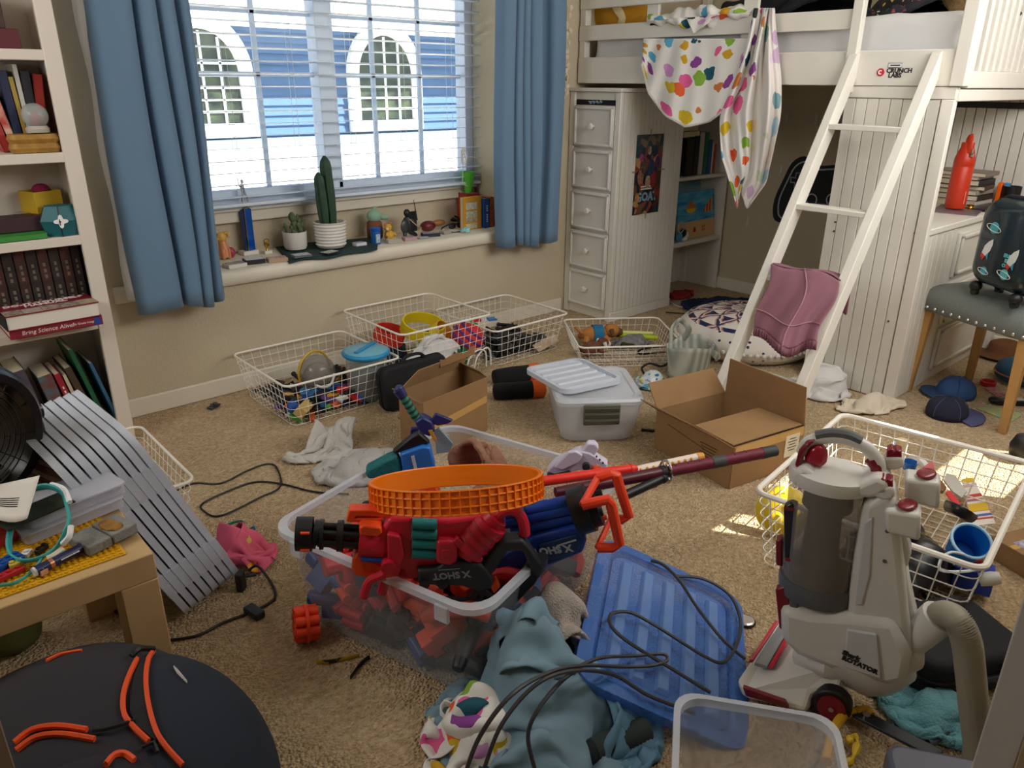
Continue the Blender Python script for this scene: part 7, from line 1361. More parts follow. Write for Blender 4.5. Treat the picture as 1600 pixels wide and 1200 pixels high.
# ---- orange dart wheel on the floor ----
q = F(478, 975, .05); dw = T('dart_cylinder', 'orange ribbed dart cylinder on the carpet left of the bin', 'toy part', (q.x, q.y, .052)); ORW = mat('wheel_orange', '#f0421a', .4)
WMx = frame((0, 0, 0), V3(-.2, -.98, 0), None, V3(-.9, .3, .1)); n6 = 8
for k in range(n6): a = 2*pi*k/n6; g = G(); g.ring([[tuple(WMx @ V3(.034*math.cos(a)+rr_*math.cos(b), .034*math.sin(a)+rr_*math.sin(b), z_)) for b in [2*pi*j/12 for j in range(12)]] for rr_, z_ in ((.013, -.03), (.013, .03), (.009, .03), (.009, -.03))], loop=True); g.build('tube', ORW, dw)
g = G(); g.cyl(WMx @ V3(0, 0, -.028), WMx @ V3(0, 0, .028), .026, n=16); g.build('core', ORW, dw); g = G(); g.cyl(WMx @ V3(0, 0, -.004), WMx @ V3(0, 0, .004), .05, n=24); g.build('disc', ORW, dw)
# black yellow strap
for k, pts in enumerate(([(495, 1038), (515, 1037), (535, 1033), (562, 1027)], [(548, 1062), (560, 1045), (572, 1033), (578, 1030)])):
 o = G().tube(spline([F(*p)+V3(0, 0, .006) for p in pts], 6), .007, 6, flat=((0, 0, 1), .3)).build('strap', mat('strap_black', '#1c1e20', .7) if k else mat('strap_stripe', '#1c1e20', .7, noise=(35, .05), col2='#c9a22a')); tag(o, ['black and yellow striped strap on the carpet before the bin', 'short black strap on the carpet before the bin'][k], 'strap')
# ---- towels and clothes ----
TWL = mat('towel_white', '#cfcbc4', 1, noise=(8, .5), col2='#c3beb6', bump=(250, .5)); GTW = mat('towel_grey', '#b9b7b3', 1, bump=(250, .5))
p = F(512, 702); crumple('towel', TWL, 'white towel crumpled on the carpet before the wire basket', 'towel', (p.x, p.y+.02, 0), .66, .5, -.55, (.62, .55), 51, 42, lumps=((p.x-.06, p.y+.05, 0, .09, .07, .13), (p.x+.09, p.y-.01, 0, .09, .07, .1)), z0=.12, amp=.06, thick=.012)
p = F(575, 745); crumple('towel', GTW, 'pale grey cloth crumpled beside the toy bin', 'towel', (p.x+.01, p.y+.06, 0), .6, .46, -.4, (.62, .55), 52, 42, lumps=((p.x+.02, p.y+.06, 0, .13, .08, .06),), z0=.1, amp=.06, thick=.009)
BLS = mat('shirt_blue', '#7f9cab', .95, noise=(6, .6), col2='#728f9f', bump=(500, .1)); BL2 = mat('shirt_blue2', '#5b8199', .95)
c = V3(.94, .95)
LUM = ((.98, 1.04, .05, .1, .06, .22), (.90, .97, 0, .1, .09, .19), (1.0, .92, 0, .1, .08, .15), (.86, .87, 0, .1, .1, .11))
crumple('shirt', BLS, 'blue grey shirt heaped in front of the toy bin', 'shirt', (.95, .985, .05), 1.1, .95, 1.0, (.5, .46), 61, 60, lumps=LUM, z0=.26, amp=.06, thick=.006, steps=80, fold=.02)
crumple('shirt', BL2, 'darker blue shirt under the blue grey one beside the lid', 'shirt', (1.02, .84, .0), .6, .5, .3, (.5, .5), 62, 38, lumps=((1.02, .85, 0, .1, .09, .09),), z0=.14, amp=.06)
p = F(705, 1105); crumple('pillowcase', PRT, 'white cloth with bold coloured print beside the blue shirts', 'cloth', (.80, .99, 0), .6, .5, .9, (.5, .5), 63, 36, lumps=((.81, 1.0, 0, .08, .1, .13),), z0=.16, amp=.05, uvs=.45)
p = F(885, 960, .12); crumple('towel', mat('towel_beige', '#b3a79c', 1, noise=(7, .5), col2='#c2b8ad', bump=(220, .6)), 'beige towel bundled between the blue shirts and the blue lid', 'towel', (1.09, 1.04, .03), .62, .5, .75, (.46, .4), 64, 42, lumps=((1.10, 1.07, .0, .08, .06, .26), (1.06, .99, 0, .07, .06, .18)), z0=.28, amp=.05, thick=.012)
# resistance gear in front: black numbered discs and a dark yarn bundle
DSC = mat('disc_black', '#111114', .8)
for k, (px, py, s_, rz) in enumerate(((955, 1130, '12', -1.0), (905, 1188, '20', -1.2), (760, 1185, '5', .6))):
 q = F(px, py, .0); o = T('pocket_panel', ['black cloth patch numbered 12 beside the blue lid', 'black cloth patch numbered 20 at the bottom edge', 'black cloth patch numbered 5 under the blue shirts'][k], 'cloth patch', (q.x, q.y, .002), -YAW+rz); g = G(); g.prism(rrect(.15, .12, .04, 4), 0, .012+.004*k); g.build('patch', DSC, o, bevel=.004); text(s_, .04, mat('patch_white', '#cfcac0', .8), o, Matrix.Translation((0, 0, .0165+.004*k)) @ Matrix.Rotation(0, 4, 'Z'))
q = F(965, 1158, .03); g = G(); r = random.Random(3); a, b = F(925, 1175, .035), F(1010, 1140, .035)
yb = T('yarn_bundle', 'dark grey green ribbed sock beside the blue lid at the bottom', 'sock', (q.x, q.y, 0)); G().tube([a.lerp(b, t) for t in [i/30 for i in range(31)]], [.03*(1 if i % 2 else .94) for i in range(31)], 14).build('ribbed_tube', mat('rib_green', '#2e3835', .95), yb, True, smooth=1.5); G().tube([a, a+(a-b)*.2, a+(a-b)*.4+V3(0, 0, -.012)], [.03, .026, .015], 12).build('toe', mat('rib_dark', '#20282a', .95), yb, True)
# ---- blue lid ----
LA, LB, LD_ = F(940, 843, .17), F(1154, 940, .02), F(902, 1062, .13)
LMx = frame(LA, LB-LA, LD_-LA); lw, ll = (LB-LA).length, (LD_-LA).length*1.0; lz = -1 if LMx.col[2][2] < 0 else 1
BLID = mat('blue_lid', '#5f97ea', .12, clear=.58)
bl_o = T('bin_cover', 'translucent blue ribbed storage lid lying tilted on the carpet', 'bin cover', m=LMx); S2 = lz
G().prism(rrect(lw*.8, ll*.86, .04, 5, lw/2, ll/2), 0, .004*S2).build('plate', BLID, bl_o)
a_, b_, c_ = rrect(lw*1.02, ll*1.02, .06, 6, lw/2, ll/2), rrect(lw*.86, ll*.9, .045, 6, lw/2, ll/2), rrect(lw*.8, ll*.86, .04, 6, lw/2, ll/2)
g = G(); g.ring([[(x, y, -.012*S2) for x, y in a_], [(x, y, .012*S2) for x, y in a_], [(x, y, .014*S2) for x, y in b_], [(x, y, .0) for x, y in c_]], cap=False); g.build('rim', BLID, bl_o, solid=.002, smooth=.7)
for k in range(5):  # ribs coloured lighter than the lid to imitate bright lines along their edges
 x = lw*(.2+.15*k); g = G(); hz = .016*S2; g.ring([[(x-.02, y, .004*S2), (x-.012, y+(.008 if y < ll/2 else -.008), hz), (x+.012, y+(.008 if y < ll/2 else -.008), hz), (x+.02, y, .004*S2)] for y in (ll*.12, ll*.88)]); g.build('rib', mat('blue_lid_rib', '#8fbaf4', .15, clear=.55), bl_o, bevel=.002)
for sx, sy in ((0.02, .3), (.02, .7), (.98, .3), (.98, .7)): G().box((lw*sx, ll*sy, .004*S2), (.02, .07, .02)).build('clip_seat', BLID, bl_o, bevel=.003)
# cords over the lid
GRC = mat('cord_grey', '#3a3a3c', .5)
def Lz(px, py, h_=.012):
 n_ = LMx.col[2].xyz*S2; o = LA+n_*(.018+h_); rr_ = ray(px, py); t = (o-V3(0, 0, H)).dot(n_)/rr_.dot(n_); p = V3(0, 0, H)+rr_*t; p.z = max(p.z, .006); return p
cord('electric_cable', [Lz(1165, 1030), Lz(1130, 1000), Lz(1090, 950), Lz(1060, 905), Lz(1035, 882), Lz(1017, 876, .004)], .0045, GRC, 'black cord crossing the blue lid towards the vacuum')
cord('electric_cable', [Lz(1058, 900, .004), Lz(1100, 905), Lz(1140, 930), Lz(1157, 970), Lz(1150, 1010), Lz(1130, 1035), Lz(1100, 1025), Lz(1060, 1000), Lz(1020, 975), Lz(985, 957), Lz(958, 958), Lz(952, 970), Lz(965, 990), Lz(1000, 1015), Lz(1050, 1045), Lz(1090, 1070), Lz(1110, 1082)], .0045, GRC, 'black cord looped on the blue lid')
U = lambda px, py, z: F(px, py, z)
cord('electric_cable', [U(725, 1215, .1), U(750, 1150, .24), U(800, 1085, .30), U(860, 1050, .27), U(915, 1040, .22), Lz(975, 1042), Lz(1020, 1040), Lz(1042, 1032), Lz(1035, 1022), Lz(990, 1025), U(930, 1030, .2), U(880, 1062, .22), U(840, 1110, .2), U(825, 1150, .16), U(835, 1200, .1)], .0045, GRC, 'black cord arching over the blue shirts')
cord('electric_cable', [U(755, 1205, .12), U(785, 1130, .22), U(840, 1068, .27), U(900, 1048, .24), Lz(960, 1055), Lz(1010, 1085), Lz(1060, 1105), Lz(1085, 1115)], .0045, GRC, 'second black cord arching over the shirts to the clear box')
# ================= vacuum cleaner ========================================
VO = V3(1.52, .60, .3); vv = VP(VO, -V3(1.52, .60)); kv = vv.k
vc = T('vacuum_cleaner', 'white upright vacuum cleaner with grey dust cup and maroon trim', 'vacuum cleaner', (1.5, .58, 0))
VW = mat('vac_white', '#d8d6d0', .35); VG = mat('vac_grey', '#5a5d60', .4); VM = mat('vac_maroon', '#7c1424', .25); VD = mat('dust_cup', '#8b8680', .1, clear=.42); VGL = mat('vac_gloss', '#c9cbd0', .12)
def vslab(pts, d0, d1, m, nm, b=.008, par=None): return vv.slab(pts, d0, d1).build(nm, m, par or vc, True, bevel=b)
def vrev(cx_pts, m, nm, n=30, sq=.85, par=None):
 """body of revolution about a leaning axis: rows (px centre, py, px radius); depth radius = sq * radius"""
 g = G(); rings = []
 for px, py, rp in cx_pts:
  c = vv(px, py); rings.append([tuple(c+vv.x*(rp*kv*math.cos(2*pi*j/n))+vv.n*(rp*kv*sq*math.sin(2*pi*j/n))) for j in range(n)])
 g.ring(rings); return g.build(nm, m, par or vc, True, smooth=.9)
# dust cup with its inside
vrev([(1294, 750, 55), (1287, 815, 55), (1280, 870, 54), (1276, 905, 53)], VD, 'dust_cup'); vrev([(1297, 764, 34), (1292, 790, 36), (1290, 800, 24), (1284, 840, 26), (1278, 890, 30)], mat('cyclone', '#5f574f', .6), 'cyclone_core'); vrev([(1279, 880, 48), (1276, 903, 50)], mat('dust', '#5b4a3a', 1, noise=(60, .5), col2='#786654'), 'dust')
vrev([(1277, 900, 56), (1276, 908, 57.5), (1275, 920, 57), (1274, 926, 55)], VG, 'cup_ring')
vrev([(1295, 754, 57), (1297, 744, 59), (1299, 735, 57), (1301, 730, 40)], VW, 'cup_lid')
vslab([(1242, 742), (1246, 722), (1262, 716), (1284, 730), (1312, 742), (1345, 742), (1372, 730), (1390, 738), (1394, 758), (1360, 764), (1300, 757), (1248, 746)], -.045, .05, VW, 'cup_cover', .012)
vslab([(1244, 722), (1250, 698), (1262, 684), (1276, 682), (1264, 694), (1256, 712), (1254, 726)], -.022, .028, VM, 'handle_base', .008); vslab([(1256, 716), (1266, 694), (1283, 690), (1295, 704), (1293, 718), (1284, 728)], -.01, .022, mat('vac_red_clear', '#a81c34', .12), 'red_window', .01)
G().tube(spline([vv(1254, 708), vv(1262, 692), vv(1285, 684), vv(1320, 685), vv(1352, 698), vv(1370, 718), vv(1374, 735)], 6), 9.5*kv, 12, flat=(vv.n, 1)).build('handle', VW, vc, True); G().tube(spline([vv(1276, 682, 0), vv(1300, 678, 0), vv(1325, 681, 0), vv(1345, 690, 0)], 6), 9*kv, 10).build('handle_grip', VG, vc, True); G().tube([vv(1362, 716), vv(1371, 728), vv(1373, 742)], 10.5*kv, 12).build('handle_foot', VM, vc, True)
# column behind the cup and lower body
vslab([(1350, 772), (1392, 752), (1402, 775), (1412, 860), (1420, 940), (1428, 1000), (1402, 1012), (1334, 992), (1326, 935), (1336, 850)], -.055, .05, VW, 'column', .016)
vslab([(1352, 800), (1366, 790), (1362, 880), (1350, 925), (1340, 925)], .048, .054, VGL, 'column_inset', .004)
vrev([(1274, 926, 55), (1282, 945, 62), (1302, 975, 82), (1326, 1005, 96), (1338, 1030, 86), (1344, 1052, 64), (1348, 1070, 40), (1350, 1080, 18)], VW, 'lower_body', sq=.5)
vslab([(1225, 925), (1270, 935), (1330, 938), (1402, 945), (1426, 1000), (1418, 1040), (1390, 1046), (1300, 1020), (1250, 1000), (1226, 975)], -.05, .066, VW, 'motor_cover', .02)
vslab([(1328, 955), (1372, 962), (1380, 1030), (1322, 1012)], .064, .0725, VGL, 'badge_panel', .003)
text('Shark', .016, INK, vc, vv.M(1334, 994, .0728, -.16), bold=.0012, world=True); text('ROTATOR', .016, INK, vc, vv.M(1347, 1008, .0728, -.16), bold=.0012, world=True)
# front labels
for pts, m, nm in (([(1229, 778), (1240, 772), (1250, 776), (1240, 862), (1230, 858)], mat('label_dark', '#221e26', .25), 'front_label'), ([(1216, 905), (1232, 900), (1240, 912), (1238, 975), (1222, 965)], VM, 'front_badge'), ([(1238, 918), (1252, 925), (1250, 985), (1238, 975)], VG, 'badge_edge')): vslab(pts, .02, .045 if nm != 'badge_edge' else .05, m, nm, .004)
for yy in (778, 856): vslab([(1232, yy), (1248, yy+2), (1247, yy+6), (1231, yy+4)], .044, .047, VM, 'label_stripe', .001)
vslab([(1214, 838), (1224, 836), (1224, 880), (1214, 876)], -.01, .02, VM, 'cup_release', .004)
# tool clips
for (x0, y0, x1, y1, dd) in ((1384, 775, 1440, 818, .035), (1412, 748, 1470, 792, -.03)):
 vslab([(x0, y0), (x1, y0+8), (x1-2, y1+6), (x0+2, y1-8)], dd-.03, dd+.03, VW, 'tool_clip', .008); c = vv((x0+x1)/2+6, y0+4, dd); g = G(); g.ell(c+V3(0, 0, .004), (.028, .018, .006), 14); g.build('clip_insert', VM, vc, True)
for px, py, d in ((1384, 745, .03), (1396, 718, -.03)):
 vslab([(px-16, py+16), (px-14, py), (px+14, py), (px+17, py+16), (px, py+22)], d-.02, d+.02, VW, 'knob_seat', .006); vslab([(px-12, py+4), (px-11, py-10), (px-2, py-12), (px, py-8), (px+3, py-11), (px+12, py-8), (px+13, py+4)], d-.016, d+.016, VM, 'knob', .006)
vslab([(1398, 835), (1412, 858), (1422, 920), (1440, 1000), (1428, 1020), (1418, 980), (1405, 900)], -.05, .02, VW, 'cord_channel', .008); vslab([(1405, 800), (1424, 862), (1418, 885), (1404, 868)], -.04, .01, VW, 'cord_hook', .006)
for px, py in ((1388, 812), (1384, 858)): G().cyl(vv(px, py, .046), vv(px, py, .0525), 3*kv, n=8).build('screw', VG, vc, True)
# floor head
hv = VP(V3(1.43, .70, .06), -V3(1.43, .70));
def hF(px, py, z): return F(px, py, z)
hd_pts = [F(1152, 1062, .05), F(1218, 965, .075), F(1262, 975, .10), F(1320, 1035, .13), F(1312, 1078, .08), F(1268, 1082, .06), F(1258, 1112, .03), F(1160, 1085, .03)]
g = G(); bot = [Vector((p.x*1.0, p.y*1.0, .012)) for p in (F(1152, 1080, .0), F(1225, 985, .0), F(1290, 1010, .0), F(1335, 1060, .0), F(1315, 1095, .0), F(1275, 1098, .0), F(1262, 1120, .0), F(1165, 1098, .0))]
g.ring([[tuple(p) for p in bot], [tuple(p) for p in hd_pts]]); g.build('floor_head', VW, vc, True, bevel=.01, smooth=None)
def hq(nm, m, pts, off=.004):
 g = G(); P = [Vector(p) for p in pts]; n_ = (P[1]-P[0]).cross(P[2]-P[0]).normalized(); n_ = n_ if n_.z > 0 else -n_; g.ring([[tuple(p+n_*.0005) for p in P], [tuple(p+n_*off) for p in P]]); return g.build(nm, m, vc, True, bevel=.0015, smooth=None)
hz = lambda px, py: F(px, py, .062+max(0, (1060-py))*.0003+max(0, px-1215)*.0004)
hq('red_stripe', mat('head_red', '#c72438', .3), [hz(1170, 1036), hz(1176, 1036), hz(1216, 976), hz(1210, 974)], .012); hq('grey_window', mat('head_grey', '#8b8d8f', .2), [hz(1178, 1040), hz(1198, 1046), hz(1232, 985), hz(1218, 978)], .012); hq('red_window_strip', mat('head_red', '#c72438', .3), [hz(1199, 1046), hz(1207, 1046), hz(1240, 992), hz(1232, 986)], .012)
hq('bumper', VM, [F(1160, 1075, .05), F(1226, 1098, .055), F(1232, 1108, .03), F(1165, 1088, .025)], .01)
wc = F(1301, 1096, .045); wn_ = -V3(1.48, .55).normalized(); G().cyl(wc+wn_*-.012, wc+wn_*.02, .043, n=28).build('wheel', BLACK, vc, True, bevel=.004); G().cyl(wc+wn_*.02, wc+wn_*.026, .031, n=24).build('wheel_disc', VM, vc, True); G().cyl(wc+wn_*.026, wc+wn_*.03, .006, n=12).build('axle', CHROME, vc, True)
G().tube([F(1250, 1020, .1), F(1290, 1035, .12), vv(1330, 1040)], [.03, .035, .04], 14).build('neck', VW, vc, True)
# hose
HS = mat('hose_beige', '#a8a08c', .5)
c1, c2 = vv(1422, 1002, 0), vv(1468, 955, .02); G().cyl(c1, c2, 24*kv, 26*kv).build('hose_cuff', VW, vc, True)
hp_ = spline([c2, vv(1478, 948, .03), vv(1495, 950, .05), vv(1508, 975, .06), vv(1514, 1020, .06), vv(1520, 1080, .06), vv(1526, 1140, .06), vv(1520, 1190, .05), vv(1512, 1230, .04)], 22)
g = G(); g.tube(hp_, [(20.5 if i % 2 else 16.5)*kv for i in range(len(hp_))], 14); g.build('hose', HS, vc, True, smooth=3.2)
vslab([(1400, 1020), (1428, 1000), (1445, 1015), (1444, 1030), (1420, 1042), (1402, 1038)], -.04, .04, VW, 'hose_port', .01)
cord('electric_cable', [F(1350, 1080, .006), F(1378, 1095, .006), F(1392, 1120, .006), F(1395, 1140, .006)], .0045, GRC, 'black cord on the carpet behind the vacuum wheel'); cord('electric_cable', [F(1490, 1085, .03), F(1495, 1110, .02), F(1485, 1140, .02), F(1455, 1165, .02), F(1420, 1180, .02)], .0045, GRC, 'black cord curving over the teal towel')
# ================= clear box at the bottom edge ==========================
zc = .27; a, b = F(1062, 1088, zc), F(1300, 1128, zc); e = (b-a); e.z = 0; pn_ = V3(e.y, -e.x).normalized()
if pn_.dot(V3(-a.x, -a.y)) < 0: pn_ = -pn_
dpt = pn_*.34; a0, b0 = V3(a.x, a.y), V3(b.x, b.y)
cbx, w_, d_, rr = bincorners([a0, b0, b0+dpt, a0+dpt], zc, .022, 'storage_bin', 'empty clear plastic storage box at the bottom edge', CLEARB, rc=.045)
a_, b_ = rr(1, .02), rr(1, -.004); g = G(); g.ring([[(x, y, zc-.018) for x, y in a_], [(x, y, zc+.002) for x, y in a_], [(x, y, zc+.003) for x, y in b_], [(x, y, zc-.016) for x, y in b_]], loop=True); g.build('rim', CLEARM, cbx, smooth=.7)
CM = MW[cbx.name]; q = CM @ V3(0.02, .05, .02); tag(G().tube(spline([q+V3(-.06, 0, .02), q+V3(0, .02, .035), q+V3(.06, -.01, .02)], 5), [.02]*11, 8).build('toy_strap', mat('purple_toy', '#6a4a86', .6)), 'purple toy lying inside the clear box', 'toy')
# case, saw and shears beside the box
hc = VP(F(1420, 1180, .25)); q = F(1425, 1190, .22); kc = T('tool_case', 'dark grey hard plastic case at the bottom edge', 'case', (q.x+.02, q.y-.07, .0), -YAW-.25)
G().prism(rrect(.2, .16, .03, 5), 0, .19).build('body', mat('case_grey', '#4b4e5c', .35), kc, bevel=.012); G().prism(rrect(.208, .168, .034, 5), .15, .2).build('lid', mat('case_slate', '#5d6070', .3), kc, bevel=.01); G().bx(-.03, .03, -.09, -.082, .12, .16).build('clasp', RED, kc, bevel=.004)
a, b = F(1332, 1110, .03), F(1470, 1182, .03); sw_ = T('pruning_saw', 'black flat saw blade tool with yellow handle beside the clear box', 'saw', (a.x, a.y, 0)); dd = (b-a)
G().box((0, 0, 0), (dd.length, .035, .008), frame(a.lerp(b, .5), dd, (0, 0, 1)) @ Matrix.Rotation(pi/2, 4, 'X')).build('blade', mat('steel_dark', '#22262d', .4), sw_, True, bevel=.002); G().cyl(a.lerp(b, .16)+V3(0, 0, .004), a.lerp(b, .16)+V3(0, 0, .01), .009, n=12).build('rivet', CHROME, sw_, True)
YH_ = mat('handle_yellow', '#d8a01c', .45); G().tube(spline([a.lerp(b, .02), F(1318, 1118, .03), F(1303, 1140, .04), F(1296, 1165, .05), F(1292, 1190, .06)], 6), .011, 10).build('handle', YH_, sw_, True); G().tube(spline([a.lerp(b, .04), F(1352, 1108, .03), F(1362, 1118, .03)], 6), .009, 10).build('handle', YH_, sw_, True)
g = G(); g.tube(spline([F(1325, 1160, .03), F(1332, 1150, .03), F(1340, 1160, .03), F(1332, 1185, .03), F(1318, 1195, .03)], 5), [.004, .008, .01, .008, .004]*4+[.004], 8); tag(g.build('toy_banana', mat('toy_yellow', '#d9b52c', .5)), 'small yellow toy behind the clear box', 'toy')
# black soft case, teal towel
q = F(1465, 1075); sc_ = T('soft_case', 'black soft equipment case on the carpet behind the hose', 'case', (q.x+.10, q.y+.03, .002), -.5); G().prism(rrect(.3, .24, .05, 5), 0, .11).build('body', mat('case_fabric', '#14161d', .8), sc_, bevel=.02, seg=3); G().tube([(x, y, .06) for x, y in rrect(.304, .244, .05, 5)], .004, 5, True).build('zip', BLACK, sc_); G().tube(spline([(-.05, -.12, .07), (-.05, -.15, .08), (.05, -.15, .08), (.05, -.12, .07)], 5), .008, 6).build('handle', BLACKM, sc_)
q = F(1462, 1120); crumple('towel', mat('teal_towel', '#6ea3a8', 1, noise=(40, .5), col2='#5b8f97', bump=(160, .6)), 'teal textured towel on the carpet beside the hose', 'towel', (q.x, q.y-.01, 0), .5, .34, -1.05, (.52, .5), 71, 38, lumps=((q.x, q.y, 0, .08, .05, .05),), z0=.09, amp=.05, thick=.01)
q = F(1520, 943, .03); o = G().lathe([(.018, 0), (.02, .03), (.016, .05)], 16).build('nozzle', VW); o.location = (q.x, q.y, .11); o.rotation_euler = (1.2, 0, .5); tag(o, 'pale ribbed nozzle on the black case behind the hose', 'nozzle')
# yellow bowl standing on edge and metal cap
q = F(1208, 850); yb_ = T('toy_bowl', 'yellow bowl tipped on edge behind the vacuum', 'bowl', m=frame((q.x+.07, q.y+.02, .085), (0, 0, 1), None, V3(-.75, -.35, .25))); G().lathe([(.082, .0), (.08, .012), (.05, .035), (.001, .04)], 30, cap=False).build('shell', mat('bowl_yellow', '#e3c21f', .4), yb_, solid=.004); G().tube([(.082*math.cos(a), .082*math.sin(a), 0) for a in [2*pi*i/32 for i in range(32)]], .005, 6, True).build('lip', mat('lip_pale', '#e9dfa0', .4), yb_)
q = F(1165, 973); jc = T('jar_lid', 'small crumpled silver jar lid on the carpet beside the blue lid', 'jar lid', (q.x, q.y, .001)); G().lathe([(.022, 0), (.023, .008), (.018, .011), (.001, .009)], 18).build('cap', mat('tin', '#cfcabd', .3, .6), jc); G().tube([(.024*math.cos(a), .024*math.sin(a), .004+.002*math.sin(5*a)) for a in [2*pi*i/24 for i in range(24)]], .003, 5, True).build('crimp', BLACKM, jc)
# ================= basket contents =======================================
# basket behind the vacuum (E)
ZB = .02
BKL = mat('black_leather', '#131316', .35); q = F(1455, 870, .1)
crumple('bag', BKL, 'black leather bag slumped in the large wire basket', 'bag', (2.17, .68, ZB), .7, .6, .2, (.5, .45), 81, 38, lumps=((2.2, .72, ZB, .12, .1, .15), (2.14, .6, ZB, .1, .07, .13)), z0=.18, amp=.05, floor=.02, thick=.008)
q = F(1508, 838, .2); pl_ = T('toy_pail', 'blue toy pail with pale rim tipped in the large wire basket', 'pail', m=Matrix.Translation((q.x-.01, q.y, .15)) @ Matrix.Rotation(-.5, 4, 'Y') @ Matrix.Rotation(.35, 4, 'X')); PBL = mat('pail_blue', '#1470c4', .35)
G().lathe([(.001, .002), (.038, 0), (.05, .085), (.047, .085), (.036, .004)], 28, cap=False).build('bucket', PBL, pl_); G().tube([(.05*math.cos(a), .05*math.sin(a), .086) for a in [2*pi*i/28 for i in range(28)]], .0045, 6, True).build('lip', mat('pail_rim', '#9cc8e4', .4), pl_); G().tube(spline([(-.05, 0, .086), (-.08, .03, .11), (-.11, .04, .1), (-.13, .02, .09), (-.06, -.05, .09), (.03, -.048, .088)], 6), .004, 6).build('handle', mat('pail_handle', '#dfe6ea', .4), pl_)
def sheetq(nm, lab, cat, pts, z, m, th=.002, extra=None):
 P = [F(px, py, z+dz_) for px, py, dz_ in pts]; g = G(); g.ring([[tuple(p) for p in P], [tuple(p+V3(0, 0, th)) for p in P]]); return tag(g.build(nm, m, smooth=None), lab, cat)
fly = T('flyer', 'paper flyer with yellow and red print bands in the large wire basket', 'flyer', F(1530, 790, .06));
def fq(u, v): return (F(1502, 750, .06)*(1-u)+F(1520, 746, .06)*u)*(1-v)+(F(1520, 822, .1)*(1-u)+F(1556, 818, .1)*u)*v
def fband(nm, m, v0, v1, o=0.): g = G(); P = [fq(0.02 if o else 0, v0), fq(1, v0), fq(1, v1), fq(.02 if o else 0, v1)]; g.ring([[tuple(p+V3(0, 0, o)) for p in P], [tuple(p+V3(0, 0, o+.001)) for p in P]]); g.build(nm, m, fly, True, smooth=None)
fband('sheet', mat('flyer_paper', '#e3dbd0', .7), 0, 1)
for v0, v1, c_ in ((0, .1, '#d8ae22'), (.14, .2, '#c2a9a9'), (.38, .44, '#c4433c'), (.48, .52, '#b06a72'), (.58, .74, '#d8b02a'), (.8, .84, '#5a63a0'), (.87, .9, '#b9444a')): fband('print_band', mat('fb'+c_, c_, .7), v0, v1, .0015)
sheetq('cutout', 'grey white rounded card cutout in the large wire basket', 'card', [(1478, 742, .1), (1492, 745, 0.1), (1510, 770, .1), (1502, 780, .1), (1488, 770, .1), (1474, 752, .1)], .05, mat('cutout_grey', '#bdb8b0', .6), .006)
sheetq('red_paddle', 'red plastic paddle in the large wire basket', 'toy', [(1477, 772, .1), (1484, 770, .1), (1500, 790, .1), (1494, 796, .1)], .06, mat('paddle_red', '#d2333c', .4), .008)
sheetq('pink_block', 'pink toy block poking up in the large wire basket', 'toy', [(1440, 738, .12), (1455, 728, .14), (1458, 740, .14), (1448, 752, .12)], .06, mat('pink_block', '#cf6a70', .5), .02)
for k, (px, py, z_, col, lab) in enumerate(((1420, 733, .12, '#2468b8', 'small blue cup in the back of the large wire basket'), (1402, 706, .1, '#cfd9e2', 'pale blue bottle cap in the back of the large basket'))):
 q = F(px, py, z_); o = G().lathe([(.02, 0), (.026, .03), (.024, .03), (.018, .003), (.001, .003)], 18).build('toy_cup', mat('cup'+col, col, .4)); o.location = q; tag(o, lab, 'cup')
q = F(1407, 702, .12); o = G().lathe([(.016, 0), (.018, .02), (.02, .04), (.001, .042)], 16).build('wooden_peg', mat('peg_cream', '#dcc9a0', .5)); o.location = q; tag(o, 'cream wooden peg in the back of the large wire basket', 'toy')
q = F(1425, 715, .1); tag(G().tube(spline([q, F(1440, 722, .13), F(1450, 735, .12)], 5), .014, 8).build('white_sleeve', mat('sleeve_white', '#e6e2da', .8)), 'white tube in the back of the large wire basket', 'toy')
sheetq('brown_board', 'brown board edge in the large wire basket beside the clips', 'board', [(1452, 748, .1), (1462, 745, .1), (1478, 765, .1), (1472, 772, .1), (1456, 762, .1)], .05, mat('board_brown', '#7c4f33', .6), .01)
tag(G().tube(spline([F(1478, 790, .17), F(1492, 795, .19), F(1510, 805, .18), F(1520, 812, .15)], 5), .018, 8, flat=((0, 0, 1), .4)).build('leather_strap', BKL), 'black leather strap arching in the large wire basket', 'strap')
q = F(1520, 900, .06); tag(box('blue_case', mat('royal_blue', '#16399a', .4), (q.x, q.y, .06), (.07, .10, .07), r=rotz(.3)), 'royal blue case in the front corner of the large basket', 'case'); q = F(1524, 873, .1); tag(G().ell(tuple(q), (.02, .02, .018), 10).build('red_ball', mat('ball_red', '#c8322c', .5)), 'small red ball beside the blue pail', 'ball')
cord('black_cable', [F(1420, 905, .03), F(1440, 925, .03), F(1455, 945, .02)], .006, GRC, 'grey cable hanging in the front of the large wire basket')
# cardboard with sticker right of the basket
q = F(1575, 868, .05); cr = T('cardboard_box', 'small cardboard box with a white sticker at the right edge', 'cardboard box', (q.x+.12, q.y-.03, .001), -.35); G().bx(-.11, .16, -.10, .06, 0, .07).build('body', CARD, cr, bevel=.002); G().bx(-.08, -.035, -.04, .01, .07, .0712).build('sticker', mat('sticker_violet', '#d9d4e2', .5, noise=(80, .5), col2='#5a4a7c'), cr); G().bx(-.11, .16, -.02, .0, .07, .0708).build('tape', TAPE, cr)
